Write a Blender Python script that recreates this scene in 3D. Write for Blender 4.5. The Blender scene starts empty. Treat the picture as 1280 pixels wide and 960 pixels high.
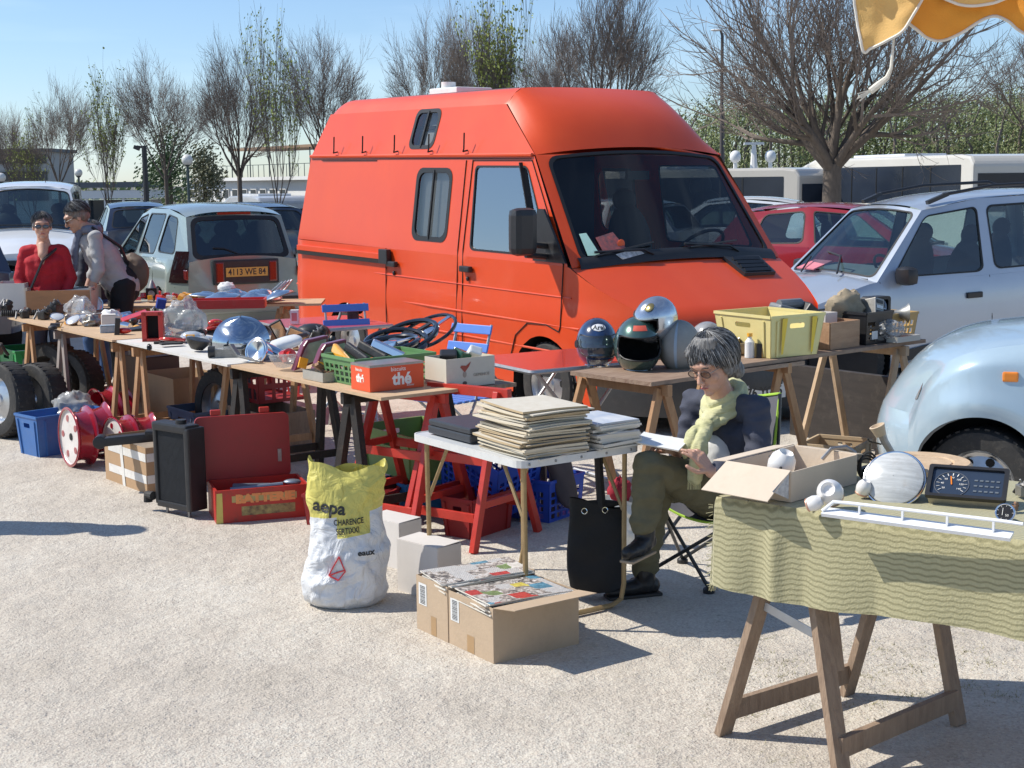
import bpy, bmesh, math, random
from mathutils import Vector, Matrix, Euler, noise
from mathutils.geometry import tessellate_polygon
V = Vector
R = math.radians
PI = math.pi
sc = bpy.context.scene
col = sc.collection
rnd = random.Random(7)
# ---------------------------------------------------------------- camera
F0, H0, YH, ROLL = 1800.0, 1.8, 226.0, 0.012      # focal length in px of a 1280 px wide frame, eye height, horizon row
TH = math.atan((480 - YH) / F0)
cF = V((0, math.cos(TH), -math.sin(TH))); cU = V((0, math.sin(TH), math.cos(TH))); cX = V((1, 0, 0))
cR = cX * math.cos(ROLL) - cU * math.sin(ROLL)
cV = cX * math.sin(ROLL) + cU * math.cos(ROLL)
cam = bpy.data.objects.new('camera', bpy.data.cameras.new('camera'))
col.objects.link(cam)
cam.matrix_world = Matrix(((cR.x, cV.x, -cF.x, 0), (cR.y, cV.y, -cF.y, 0), (cR.z, cV.z, -cF.z, H0), (0, 0, 0, 1)))
cam.data.sensor_width = 36; cam.data.lens = F0 / 1280 * 36
cam.data.clip_end = 3000; cam.data.clip_start = .05
sc.camera = cam
# ---------------------------------------------------------------- sky, sun, exposure
SUN_EL, SUN_AZ = R(47), math.atan2(-1, .13)
w = bpy.data.worlds.new('World'); sc.world = w; w.use_nodes = True
nt = w.node_tree; N = nt.nodes; bg = N['Background']
sky = N.new('ShaderNodeTexSky'); sky.sky_type = 'NISHITA'; sky.sun_disc = False
sky.sun_elevation = SUN_EL; sky.sun_rotation = SUN_AZ
sky.air_density = 1.0; sky.dust_density = .15; sky.ozone_density = 3.2
tc = N.new('ShaderNodeTexCoord'); mp = N.new('ShaderNodeMapping'); mp.inputs['Scale'].default_value = (1.2, 1.2, 9)
mp.inputs['Rotation'].default_value = (.12, .05, 0)
nz = N.new('ShaderNodeTexNoise'); nz.inputs['Scale'].default_value = 2.2; nz.inputs['Detail'].default_value = 5
rp = N.new('ShaderNodeValToRGB'); rp.color_ramp.elements[0].position = .5; rp.color_ramp.elements[1].position = .8
rp.color_ramp.elements[0].color = (0, 0, 0, 1); rp.color_ramp.elements[1].color = (.3, .3, .3, 1)
tint = N.new('ShaderNodeMixRGB'); tint.blend_type = 'MULTIPLY'; tint.inputs[0].default_value = 1; tcs = N.new('ShaderNodeTexCoord'); spz = N.new('ShaderNodeSeparateXYZ'); mrz = N.new('ShaderNodeMapRange'); mrz.inputs['From Min'].default_value = 0; mrz.inputs['From Max'].default_value = .3
tr = N.new('ShaderNodeMixRGB'); tr.inputs[1].default_value = (.80, .90, 1.08, 1); tr.inputs[2].default_value = (.95, .98, 1.04, 1)
nt.links.new(tcs.outputs['Generated'], spz.inputs[0]); nt.links.new(spz.outputs[2], mrz.inputs[0]); nt.links.new(mrz.outputs[0], tr.inputs[0]); nt.links.new(tr.outputs[0], tint.inputs[2])
mx = N.new('ShaderNodeMixRGB'); mx.inputs[2].default_value = (7.0, 8.6, 10.2, 1)
L = nt.links.new
L(tc.outputs['Generated'], mp.inputs[0]); L(mp.outputs[0], nz.inputs[0]); L(nz.outputs[0], rp.inputs[0])
L(rp.outputs[0], mx.inputs[0]); L(sky.outputs[0], tint.inputs[1]); L(tint.outputs[0], mx.inputs[1]); L(mx.outputs[0], bg.inputs[0])
bg.inputs[1].default_value = .11
sl = bpy.data.lights.new('sun', 'SUN'); sl.energy = 4.2; sl.angle = R(.53); sl.color = (1, .95, .86)
so = bpy.data.objects.new('sun', sl); col.objects.link(so)
sdir = V((math.sin(SUN_AZ) * math.cos(SUN_EL), math.cos(SUN_AZ) * math.cos(SUN_EL), math.sin(SUN_EL)))
so.rotation_euler = sdir.to_track_quat('Z', 'Y').to_euler(); so.location = (-20, 5, 20)
vs = sc.view_settings; sc.display_settings.display_device = 'sRGB'
vs.view_transform = 'Standard'; vs.look = 'None'; vs.exposure = 0.36; vs.gamma = 1
sc.cycles.max_bounces = 6; sc.cycles.transparent_max_bounces = 12; sc.cycles.use_denoising = True
# ---------------------------------------------------------------- placing helpers
def ray(px, py):
 a = (px - 640) / F0; b = (480 - py) / F0
 return cF + cR * a + cV * b
def G(px, py, z=0.0):                       # point of the horizontal plane z seen in the photograph at px, py
 r = ray(px, py); return V((0, 0, H0)) + r * ((z - H0) / r.z)
def D(px, py, y):                           # point at distance y
 r = ray(px, py); return V((0, 0, H0)) + r * (y / r.y)
# ---------------------------------------------------------------- materials
MATS = {}
def mat(name, c, rough=.6, metal=0., var=.12, scale=6., bump=0., bscale=None, c2=None, coat=0., stretch=None,
  spec=.5, trans=0., alpha=1., dirt=0., dirtc=(.25, .2, .15), emit=None, sheen=0., wave=None, sss=0.):
 if name in MATS: return MATS[name]
 m = bpy.data.materials.new(name); m.use_nodes = True
 nt = m.node_tree; N = nt.nodes; L = nt.links.new
 b = N['Principled BSDF']
 b.inputs['Roughness'].default_value = rough; b.inputs['Metallic'].default_value = metal
 b.inputs['Coat Weight'].default_value = coat; b.inputs['Coat Roughness'].default_value = .06
 b.inputs['Specular IOR Level'].default_value = spec
 b.inputs['Transmission Weight'].default_value = trans; b.inputs['Alpha'].default_value = alpha
 if sss: b.inputs['Subsurface Weight'].default_value = sss; b.inputs['Subsurface Radius'].default_value = (.01, .004, .002)
 tc = N.new('ShaderNodeTexCoord'); mp = N.new('ShaderNodeMapping')
 if stretch: mp.inputs['Scale'].default_value = stretch
 L(tc.outputs['Object'], mp.inputs[0])
 nz = N.new('ShaderNodeTexNoise'); nz.inputs['Scale'].default_value = scale; nz.inputs['Detail'].default_value = 6
 nz.inputs['Roughness'].default_value = .65
 L(mp.outputs[0], nz.inputs[0])
 fac = nz.outputs[0]
 if wave:
  wv = N.new('ShaderNodeTexWave'); wv.inputs['Scale'].default_value = wave; wv.inputs['Distortion'].default_value = 6
  wv.inputs['Detail'].default_value = 3; L(mp.outputs[0], wv.inputs[0])
  mm = N.new('ShaderNodeMixRGB'); mm.inputs[0].default_value = .5; L(nz.outputs[0], mm.inputs[1]); L(wv.outputs[0], mm.inputs[2]); fac = mm.outputs[0]
 rp = N.new('ShaderNodeValToRGB'); e = rp.color_ramp.elements
 e[0].position = .28; e[1].position = .72
 lo = [max(0, x * (1 - var)) for x in c]; hi = [min(1, x * (1 + var)) for x in (c2 or c)]
 if c2: lo = list(c); hi = list(c2)
 e[0].color = (*lo, 1); e[1].color = (*hi, 1)
 L(fac, rp.inputs[0]); out = rp.outputs[0]
 if dirt:
  n2 = N.new('ShaderNodeTexNoise'); n2.inputs['Scale'].default_value = scale * 2.7; n2.inputs['Detail'].default_value = 8
  n2.inputs['Roughness'].default_value = .75
  L(tc.outputs['Object'], n2.inputs[0])
  r2 = N.new('ShaderNodeValToRGB'); r2.color_ramp.elements[0].position = .52; r2.color_ramp.elements[1].position = .72
  r2.color_ramp.elements[1].color = (dirt, dirt, dirt, 1)
  L(n2.outputs[0], r2.inputs[0])
  mxx = N.new('ShaderNodeMixRGB'); mxx.inputs[2].default_value = (*dirtc, 1)
  L(r2.outputs[0], mxx.inputs[0]); L(out, mxx.inputs[1]); out = mxx.outputs[0]
 L(out, b.inputs['Base Color'])
 if emit: b.inputs['Emission Color'].default_value = (*emit, 1); b.inputs['Emission Strength'].default_value = 1
 if rough > .05:
  mr = N.new('ShaderNodeMapRange'); mr.inputs['To Min'].default_value = max(.02, rough * .8); mr.inputs['To Max'].default_value = min(1, rough * 1.2)
  L(nz.outputs[0], mr.inputs[0]); L(mr.outputs[0], b.inputs['Roughness'])
 if bump:
  nb = N.new('ShaderNodeTexNoise'); nb.inputs['Scale'].default_value = bscale or scale * 4; nb.inputs['Detail'].default_value = 8
  L(mp.outputs[0], nb.inputs[0])
  bp = N.new('ShaderNodeBump'); bp.inputs['Strength'].default_value = bump; bp.inputs['Distance'].default_value = .01
  L(nb.outputs[0], bp.inputs['Height']); L(bp.outputs[0], b.inputs['Normal'])
 MATS[name] = m
 return m
def glassmat(name, tint, refl=.08, rough=.0, dark=0.):
 # thin pane: tinted see-through plus a mirror reflection that grows towards grazing
 if name in MATS: return MATS[name]
 m = bpy.data.materials.new(name); m.use_nodes = True
 nt = m.node_tree; N = nt.nodes; L = nt.links.new
 N.remove(N['Principled BSDF']); out = N['Material Output']
 t = N.new('ShaderNodeBsdfTransparent'); t.inputs[0].default_value = (*tint, 1)
 g = N.new('ShaderNodeBsdfGlossy'); g.inputs['Roughness'].default_value = rough; g.inputs[0].default_value = (1, 1, 1, 1)
 lw = N.new('ShaderNodeLayerWeight'); lw.inputs[0].default_value = .28
 mr = N.new('ShaderNodeMapRange'); mr.inputs['To Min'].default_value = refl; mr.inputs['To Max'].default_value = .75
 mx = N.new('ShaderNodeMixShader')
 L(lw.outputs['Fresnel'], mr.inputs[0]); L(mr.outputs[0], mx.inputs[0]); L(t.outputs[0], mx.inputs[1]); L(g.outputs[0], mx.inputs[2])
 L(mx.outputs[0], out.inputs[0])
 MATS[name] = m
 return m
# ---------------------------------------------------------------- mesh builder
class MB:
 def __init__(s): s.v = []; s.f = []; s.m = []; s.s = []
 def add(s, vs, fs, mi=0, sm=False, M=None):
  o = len(s.v)
  s.v += [(M @ V(v)) if M else V(v) for v in vs]
  for f in fs: s.f.append([i + o for i in f]); s.m.append(mi); s.s.append(sm)
  return s
 def box(s, c, d, rot=None, mi=0, taper=(1, 1), M=None):
  x, y, z = d[0] / 2, d[1] / 2, d[2] / 2; tx, ty = taper
  vs = [V((-x, -y, -z)), V((x, -y, -z)), V((x, y, -z)), V((-x, y, -z)), V((-x * tx, -y * ty, z)), V((x * tx, -y * ty, z)), V((x * tx, y * ty, z)), V((-x * tx, y * ty, z))]
  m = Matrix.Translation(c)
  if rot: m = m @ Euler(rot).to_matrix().to_4x4()
  if M: m = M @ m
  return s.add([m @ v for v in vs], [(0, 3, 2, 1), (4, 5, 6, 7), (0, 1, 5, 4), (1, 2, 6, 5), (2, 3, 7, 6), (3, 0, 4, 7)], mi)
 def beam(s, a, b, w, h, up=(0, 0, 1), mi=0):
  a = V(a); b = V(b); d = (b - a); l = d.length; d.normalize(); u = V(up)
  x = d.cross(u)
  if x.length < 1e-3: x = d.cross(V((0, 1, 0)))
  x.normalize(); u = x.cross(d)
  vs = [p + x * i * w / 2 + u * j * h / 2 for p in (a, b) for i, j in ((-1, -1), (1, -1), (1, 1), (-1, 1))]
  return s.add(vs, [(0, 1, 2, 3), (7, 6, 5, 4), (0, 4, 5, 1), (1, 5, 6, 2), (2, 6, 7, 3), (3, 7, 4, 0)], mi)
 def tube(s, pts, r, n=8, mi=0, closed=False, cap=True):
  pts = [V(p) for p in pts]; k = len(pts); rs = r if isinstance(r, (list, tuple)) else [r] * k
  o = len(s.v); ref = None
  for i, p in enumerate(pts):
   a = pts[(i - 1) % k] if (closed or i > 0) else p; b = pts[(i + 1) % k] if (closed or i < k - 1) else p
   d = (b - a)
   d = d.normalized() if d.length > 1e-9 else V((0, 0, 1))
   if ref is None: ref = d.orthogonal().normalized()
   ref = ref - d * ref.dot(d)
   ref = ref.normalized() if ref.length > 1e-6 else d.orthogonal().normalized()
   u = d.cross(ref)
   for j in range(n):
    t = 2 * PI * j / n; s.v.append(p + (ref * math.cos(t) + u * math.sin(t)) * rs[i])
  for i in range(k if closed else k - 1):
   for j in range(n):
    a = o + i * n; b = o + ((i + 1) % k) * n; s.f.append([a + j, a + (j + 1) % n, b + (j + 1) % n, b + j]); s.m.append(mi); s.s.append(True)
  if cap and not closed:
   s.f.append([o + j for j in reversed(range(n))]); s.f.append([o + (k - 1) * n + j for j in range(n)]); s.m += [mi] * 2; s.s += [False] * 2
  return s
 def lathe(s, prof, n=24, M=None, mi=0, arc=2 * PI, sm=True):
  full = abs(arc - 2 * PI) < 1e-6; k = n if full else n + 1
  vs = [(r * math.cos(arc * j / n), r * math.sin(arc * j / n), z) for r, z in prof for j in range(k)]
  fs = []
  for i in range(len(prof) - 1):
   for j in range(n): fs.append([i * k + j, i * k + (j + 1) % k, (i + 1) * k + (j + 1) % k, (i + 1) * k + j])
  return s.add(vs, fs, mi, sm, M)
 def grid(s, fn, nu, nv, mi=0, sm=True, closed=False, flip=False):
  o = len(s.v); ku = nu if closed else nu + 1
  for j in range(nv + 1):
   for i in range(ku): s.v.append(V(fn(i / nu, j / nv)))
  for j in range(nv):
   for i in range(nu):
    q = [o + j * ku + i, o + j * ku + (i + 1) % ku, o + (j + 1) * ku + (i + 1) % ku, o + (j + 1) * ku + i]
    s.f.append(q[::-1] if flip else q); s.m.append(mi); s.s.append(sm)
  return s
 def ell(s, c, r, nu=16, nv=10, rot=None, mi=0, fn=None):
  m = Matrix.Translation(c)
  if rot: m = m @ Euler(rot).to_matrix().to_4x4()
  def g(u, v):
   p = V((math.cos(2 * PI * u) * math.sin(PI * v), math.sin(2 * PI * u) * math.sin(PI * v), -math.cos(PI * v)))
   k = fn(p) if fn else 1
   return m @ V((p.x * r[0] * k, p.y * r[1] * k, p.z * r[2] * k))
  return s.grid(g, nu, nv, mi, True, True)
 def torus(s, c, R1, r, rot=None, n=32, k=8, mi=0, arc=2 * PI, M=None):
  m = Matrix.Translation(c)
  if rot: m = m @ Euler(rot).to_matrix().to_4x4()
  if M: m = M @ m
  full = abs(arc - 2 * PI) < 1e-6
  return s.tube([m @ V((R1 * math.cos(arc * i / n), R1 * math.sin(arc * i / n), 0)) for i in range(n if full else n + 1)], r, k, mi, closed=full)
 def prism(s, out, h, M=None, mi=0):
  n = len(out); vs = [V((x, y, 0)) for x, y in out] + [V((x, y, h)) for x, y in out]
  return s.add(vs, [list(reversed(range(n))), list(range(n, 2 * n))] + [[i, (i + 1) % n, n + (i + 1) % n, n + i] for i in range(n)], mi, False, M)
 def panel(s, loops, fn, th=0, mi=0, sm=False):
  # polygon with holes in a 2D domain, mapped to 3D by fn(u, v, offset)
  flat = [p for l in loops for p in l]
  tris = tessellate_polygon([[V((p[0], p[1], 0)) for p in l] for l in loops])
  vs = [V(fn(p[0], p[1], 0)) for p in flat]
  if not th: return s.add(vs, [list(t) for t in tris], mi, sm)
  n = len(flat); vs += [V(fn(p[0], p[1], -th)) for p in flat]
  fs = [list(t) for t in tris] + [[i + n for i in reversed(t)] for t in tris]
  o = 0
  for l in loops:
   k = len(l)
   for i in range(k): fs.append([o + i, o + (i + 1) % k, n + o + (i + 1) % k, n + o + i])
   o += k
  return s.add(vs, fs, mi, sm)
 def build(s, name, m, parent=None, bevel=0, sharp=35, smooth=None, sub=0, weld=False, dis=None):
  me = bpy.data.meshes.new(name)
  me.from_pydata([tuple(v) for v in s.v], [], s.f)
  ms = m if isinstance(m, (list, tuple)) else [m]
  for q in ms: me.materials.append(q)
  me.polygons.foreach_set('material_index', s.m)
  me.polygons.foreach_set('use_smooth', [True] * len(s.f) if smooth else s.s)
  if weld or bevel or sub:
   bm = bmesh.new(); bm.from_mesh(me)
   bmesh.ops.remove_doubles(bm, verts=bm.verts, dist=1e-5)
   bmesh.ops.recalc_face_normals(bm, faces=bm.faces)
   if bevel:
    es = [e for e in bm.edges if len(e.link_faces) == 2 and e.calc_face_angle(0) > R(30)]
    bmesh.ops.bevel(bm, geom=es, offset=bevel, segments=2, profile=.6, affect='EDGES', clamp_overlap=True)
   if sub: bmesh.ops.subdivide_edges(bm, edges=bm.edges, cuts=sub, use_grid_fill=True)
   bm.to_mesh(me); bm.free()
  if dis:
   for v in me.vertices: v.co = dis(v.co.copy())
  me.validate(); me.update()
  if any(s.s) or smooth: me.set_sharp_from_angle(angle=R(sharp))
  o = bpy.data.objects.new(name, me); col.objects.link(o)
  if parent: o.parent = parent
  return o
def lab(o, label, cat=None, group=None, kind=None):
 if label: o['label'] = label
 if cat: o['category'] = cat
 if group: o['group'] = group
 if kind or cat: o['kind'] = kind or 'thing'
 return o
def thing(name, label, cat, loc=(0, 0, 0), rz=0., group=None, rot=None):
 o = bpy.data.objects.new(name, None); col.objects.link(o); o.location = loc
 o.rotation_euler = rot or (0, 0, rz); o.empty_display_size = .1
 return lab(o, label, cat, group)
KIDS = {}
def copy_tree(o, parent=None):
 c = o.copy(); col.objects.link(c); c.parent = parent
 if parent: c.matrix_parent_inverse = o.matrix_parent_inverse
 for ch in [q for q in bpy.data.objects if q.parent == o]: copy_tree(ch, c)
 return c
def struct(mb, name, m, **k): o = mb.build(name, m, **k); o['kind'] = 'structure'; return o
def text(name, body, size, m, M, parent, depth=.0008, bold=0, align='CENTER', sx=1.):
 cu = bpy.data.curves.new(name, 'FONT'); cu.body = body; cu.size = size; cu.extrude = depth; cu.offset = bold
 cu.align_x = align; cu.align_y = 'CENTER'; cu.resolution_u = 3
 t = bpy.data.objects.new(name, cu); col.objects.link(t)
 dg = bpy.context.evaluated_depsgraph_get(); me = bpy.data.meshes.new_from_object(t.evaluated_get(dg))
 bpy.data.objects.remove(t); bpy.data.curves.remove(cu)
 me.transform(M @ Matrix.Diagonal((sx, 1, 1, 1))); me.materials.clear(); me.materials.append(m)
 o = bpy.data.objects.new(name, me); col.objects.link(o); o.parent = parent; return o
def frame(o, x, z):                          # matrix with origin o, local x along x, local z along z
 x = V(x).normalized(); z = V(z); z = (z - x * z.dot(x)).normalized(); y = z.cross(x)
 m = Matrix((x, y, z)).transposed().to_4x4(); m.translation = V(o); return m
def rrect(x0, y0, x1, y1, rx, ry=None, n=4):
 ry = ry or rx; p = []
 for cx, cy, a in ((x1 - rx, y0 + ry, -90), (x1 - rx, y1 - ry, 0), (x0 + rx, y1 - ry, 90), (x0 + rx, y0 + ry, 180)):
  for k in range(n + 1): t = R(a + 90 * k / n); p.append((cx + rx * math.cos(t), cy + ry * math.sin(t)))
 return p
def fbm(p, s=1., o=3): return noise.fractal(V(p) * s, 1., 2., o)
# common materials
M_alu = mat('aluminium', (.55, .56, .57), .35, .9, .1, 20)
M_chrome = mat('chrome', (.75, .77, .8), .12, 1., .08, 12, dirt=.25, dirtc=(.3, .27, .22))
M_steel = mat('grey steel', (.3, .3, .3), .45, .8, .2, 15, dirt=.4, dirtc=(.2, .13, .08))
M_black = mat('black plastic', (.02, .02, .022), .42, 0, .2, 15)
M_rubber = mat('tyre rubber', (.028, .027, .026), .75, 0, .25, 12, bump=.2, dirt=.5, dirtc=(.12, .105, .085))
M_dark = mat('dark interior', (.018, .019, .022), .7)
M_white = mat('white plastic', (.75, .75, .73), .4, 0, .06, 8, dirt=.3, dirtc=(.4, .36, .3))
M_card = mat('cardboard', (.46, .345, .235), .85, 0, .07, 5, bump=.15, bscale=60, dirt=.2, dirtc=(.3, .22, .14))
M_cardl = mat('pale cardboard', (.6, .5, .39), .85, 0, .06, 5, bump=.12, bscale=60, dirt=.15, dirtc=(.35, .27, .18))
M_paper = mat('newsprint paper', (.62, .58, .5), .9, 0, .12, 25, stretch=(1, 1, 12))
M_wood = mat('trestle wood', (.33, .17, .08), .7, 0, .1, 5, bump=.3, c2=(.48, .28, .14), stretch=(6, 6, 1), dirt=.3, dirtc=(.16, .09, .05))
M_woodp = mat('pale pine wood', (.5, .34, .2), .7, 0, .1, 5, bump=.3, c2=(.62, .46, .3), stretch=(6, 6, 1), dirt=.25, dirtc=(.25, .17, .1))
M_woodd = mat('weathered trestle wood', (.22, .145, .095), .75, 0, .1, 6, bump=.4, c2=(.36, .26, .18), stretch=(7, 7, 1), dirt=.35, dirtc=(.1, .07, .05))
M_woodbk = mat('black stained wood', (.018, .014, .011), .6, 0, .3, 8, bump=.4, stretch=(6, 6, 1), dirt=.3, dirtc=(.12, .08, .05))
M_board = mat('particle board', (.52, .36, .22), .8, 0, .1, 14, bump=.2, bscale=90, dirt=.35, dirtc=(.34, .22, .13))
M_redp = mat('red paint', (.5, .035, .02), .4, 0, .15, 9, dirt=.3, dirtc=(.2, .04, .03), bump=.1)
M_blue = mat('blue plastic', (.05, .16, .42), .42, 0, .1, 6, dirt=.25, dirtc=(.2, .22, .25))
M_glass = glassmat('clear window glass', (.62, .72, .72), .08)
M_screen = glassmat('windscreen glass', (.55, .66, .66), .07)
M_orange = mat('orange lens', (.85, .25, .02), .15, 0, .1, 30, coat=.6)
M_redlens = mat('red lens', (.6, .03, .02), .15, 0, .2, 30, coat=.6)
M_lens = mat('clear ribbed lens', (.6, .63, .65), .12, .35, .15, 40, stretch=(1, 10, 1), coat=.8)
M_headl = mat('headlamp glass', (.72, .72, .7), .14, .25, .12, 30, stretch=(1, 8, 1), coat=.8, dirt=.25)
# ---------------------------------------------------------------- ground: market square, with the quay road a step lower behind
def ground_z(x, y):
 t = min(1, max(0, (y - 30) / 14)); t = t * t * (3 - 2 * t)
 return -0.95 * t
gm = bpy.data.materials.new('sandy gravel ground'); gm.use_nodes = True
nt = gm.node_tree; N = nt.nodes; L = nt.links.new; b = N['Principled BSDF']; b.inputs['Roughness'].default_value = .95
b.inputs['Specular IOR Level'].default_value = .15
tc = N.new('ShaderNodeTexCoord')
def nzt(s, d=8, r=.6, src=None):
 n = N.new('ShaderNodeTexNoise'); n.inputs['Scale'].default_value = s; n.inputs['Detail'].default_value = d; n.inputs['Roughness'].default_value = r
 L(tc.outputs['Object'], n.inputs[0]); return n.outputs[0]
def ramp(src, stops):
 r = N.new('ShaderNodeValToRGB'); e = r.color_ramp.elements
 while len(e) < len(stops): e.new(.5)
 for q, (p, c) in zip(e, stops): q.position = p; q.color = (*c, 1) if len(c) == 3 else c
 L(src, r.inputs[0]); return r.outputs[0]
def mixc(f, a, c, mode='MIX'):
 m = N.new('ShaderNodeMixRGB'); m.blend_type = mode
 for i, q in ((0, f), (1, a), (2, c)):
  if isinstance(q, (int, float)): m.inputs[i].default_value = q
  elif isinstance(q, tuple): m.inputs[i].default_value = (*q, 1)
  else: L(q, m.inputs[i])
 return m.outputs[0]
base = ramp(nzt(.9, 6), [(.3, (.46, .418, .362)), (.5, (.535, .49, .43)), (.72, (.595, .555, .495))])
grav = ramp(nzt(70, 4, .8), [(.33, (.30, .27, .25)), (.47, (.5, .5, .5)), (.62, (.66, .65, .62))])
base = mixc(.42, base, grav, 'OVERLAY')
base = mixc(.35, base, ramp(nzt(.22, 4, .55), [(.35, (.42, .41, .40)), (.65, (.6, .59, .57))]), 'OVERLAY')
base = mixc(.2, base, ramp(nzt(7, 6, .7), [(.35, (.40, .39, .37)), (.65, (.6, .6, .6))]), 'OVERLAY')
vo = N.new('ShaderNodeTexVoronoi'); vo.inputs['Scale'].default_value = 120; L(tc.outputs['Object'], vo.inputs[0])
peb = ramp(vo.outputs['Color'], [(.15, (.34, .32, .31)), (.5, (.5, .5, .5)), (.85, (.64, .63, .61))])
base = mixc(.4, base, peb, 'OVERLAY')
# dry grass and dark leaf specks, more of them on the right
sx = N.new('ShaderNodeSeparateXYZ'); L(tc.outputs['Object'], sx.inputs[0])
side = N.new('ShaderNodeMapRange'); side.inputs['From Min'].default_value = -.6; side.inputs['From Max'].default_value = 1.0; L(sx.outputs[0], side.inputs[0])
patch = ramp(nzt(2.6, 9, .75), [(.53, (0, 0, 0)), (.64, (1, 1, 1))])
mu = mixc(1., side.outputs[0], patch, 'MULTIPLY')
fine = ramp(nzt(28, 5, .7), [(.5, (0, 0, 0)), (.62, (1, 1, 1))])
mu = mixc(1., mu, fine, 'MULTIPLY')
base = mixc(mu, base, (.24, .22, .14))
sp = ramp(nzt(60, 3, .6), [(.66, (0, 0, 0)), (.72, (.8, .8, .8))])
base = mixc(sp, base, (.15, .12, .1))
far = N.new('ShaderNodeMapRange'); far.inputs['From Min'].default_value = 30; far.inputs['From Max'].default_value = 36; L(sx.outputs[1], far.inputs[0])
base = mixc(far.outputs[0], base, (.16, .155, .15))
L(base, b.inputs['Base Color'])
bp = N.new('ShaderNodeBump'); bp.inputs['Strength'].default_value = .7; bp.inputs['Distance'].default_value = .009
bm_ = mixc(.5, nzt(45, 6, .75), vo.outputs['Distance'], 'ADD'); L(bm_, bp.inputs['Height'])
bp2 = N.new('ShaderNodeBump'); bp2.inputs['Strength'].default_value = .6; bp2.inputs['Distance'].default_value = .06
L(nzt(5, 5), bp2.inputs['Height']); L(bp.outputs[0], bp2.inputs['Normal']); L(bp2.outputs[0], b.inputs['Normal'])
g = MB()
def edges(a, b, n, p=1): return [a + (b - a) * (i / n) ** p for i in range(n + 1)]
xs = sorted(set([-1500, -600, -250, -120, -70] + [-40 + i * 4 for i in range(21)] + [70, 120, 250, 600, 1500]))
ys = sorted(set([-1500, -300, -60, -10] + [i for i in range(0, 61)] + [80, 130, 250, 600, 1500, 2900]))
vid = {}
for j, y in enumerate(ys):
 for i, x in enumerate(xs): vid[i, j] = len(g.v); g.v.append(V((x, y, ground_z(x, y))))
for j in range(len(ys) - 1):
 for i in range(len(xs) - 1): g.f.append([vid[i, j], vid[i + 1, j], vid[i + 1, j + 1], vid[i, j + 1]]); g.m.append(0); g.s.append(True)
struct(g, 'ground', gm)
# loose pebbles and crumbs of gravel in the foreground
pm = mat('pebble stone', (.34, .3, .26), .9, 0, .2, 3, c2=(.6, .55, .5))
g = MB(); r2 = random.Random(3)
for i in range(9000):
 y = 4.0 + 6.5 * r2.random() ** 1.6; x = (r2.random() - .5) * y * .86
 s = .0018 + .0045 * r2.random() ** 3; h = s * (.5 + .4 * r2.random()); a = r2.random() * 6
 p = [V((x + s * math.cos(a + k * PI / 2) * (1 + .4 * r2.random()), y + s * math.sin(a + k * PI / 2), -.0005)) for k in range(4)]
 g.add(p + [V((x, y, h))], [(0, 1, 4), (1, 2, 4), (2, 3, 4), (3, 0, 4)])
lab(g.build('gravel', pm), 'loose pale gravel scattered over the sandy ground', 'gravel', kind='stuff')
gr = mat('dry grass blades', (.22, .21, .11), .8, 0, .3, 20, c2=(.45, .41, .27))
g = MB()
spots = [(1100, 812), (1140, 834), (985, 828), (950, 826), (1205, 815), (1235, 830), (1075, 845), (1090, 880), (1140, 870), (975, 845), (1015, 850), (1255, 870), (940, 895), (1210, 860), (650, 625), (620, 628), (560, 640), (700, 622), (660, 636), (600, 618), (905, 560), (1060, 555), (860, 640), (930, 700)]
for px, py in spots:
 c = G(px, py)
 for k in range(70):
  a = r2.random() * 6.28; d = abs(r2.gauss(0, .09)); x = c.x + d * math.cos(a) * 1.5; y = c.y + d * math.sin(a); hh = .004 + .010 * r2.random(); t = r2.random() * 6.28; q = .0022
  lx = r2.gauss(0, .012); ly = r2.gauss(0, .012)
  g.add([(x - q * math.cos(t), y - q * math.sin(t), -.001), (x + q * math.cos(t), y + q * math.sin(t), -.001), (x + lx, y + ly, hh)], [(0, 1, 2)])
lab(g.build('grass', gr), 'sparse dry grass tufts and leaf litter on the sandy ground', 'grass', kind='stuff')
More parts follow.
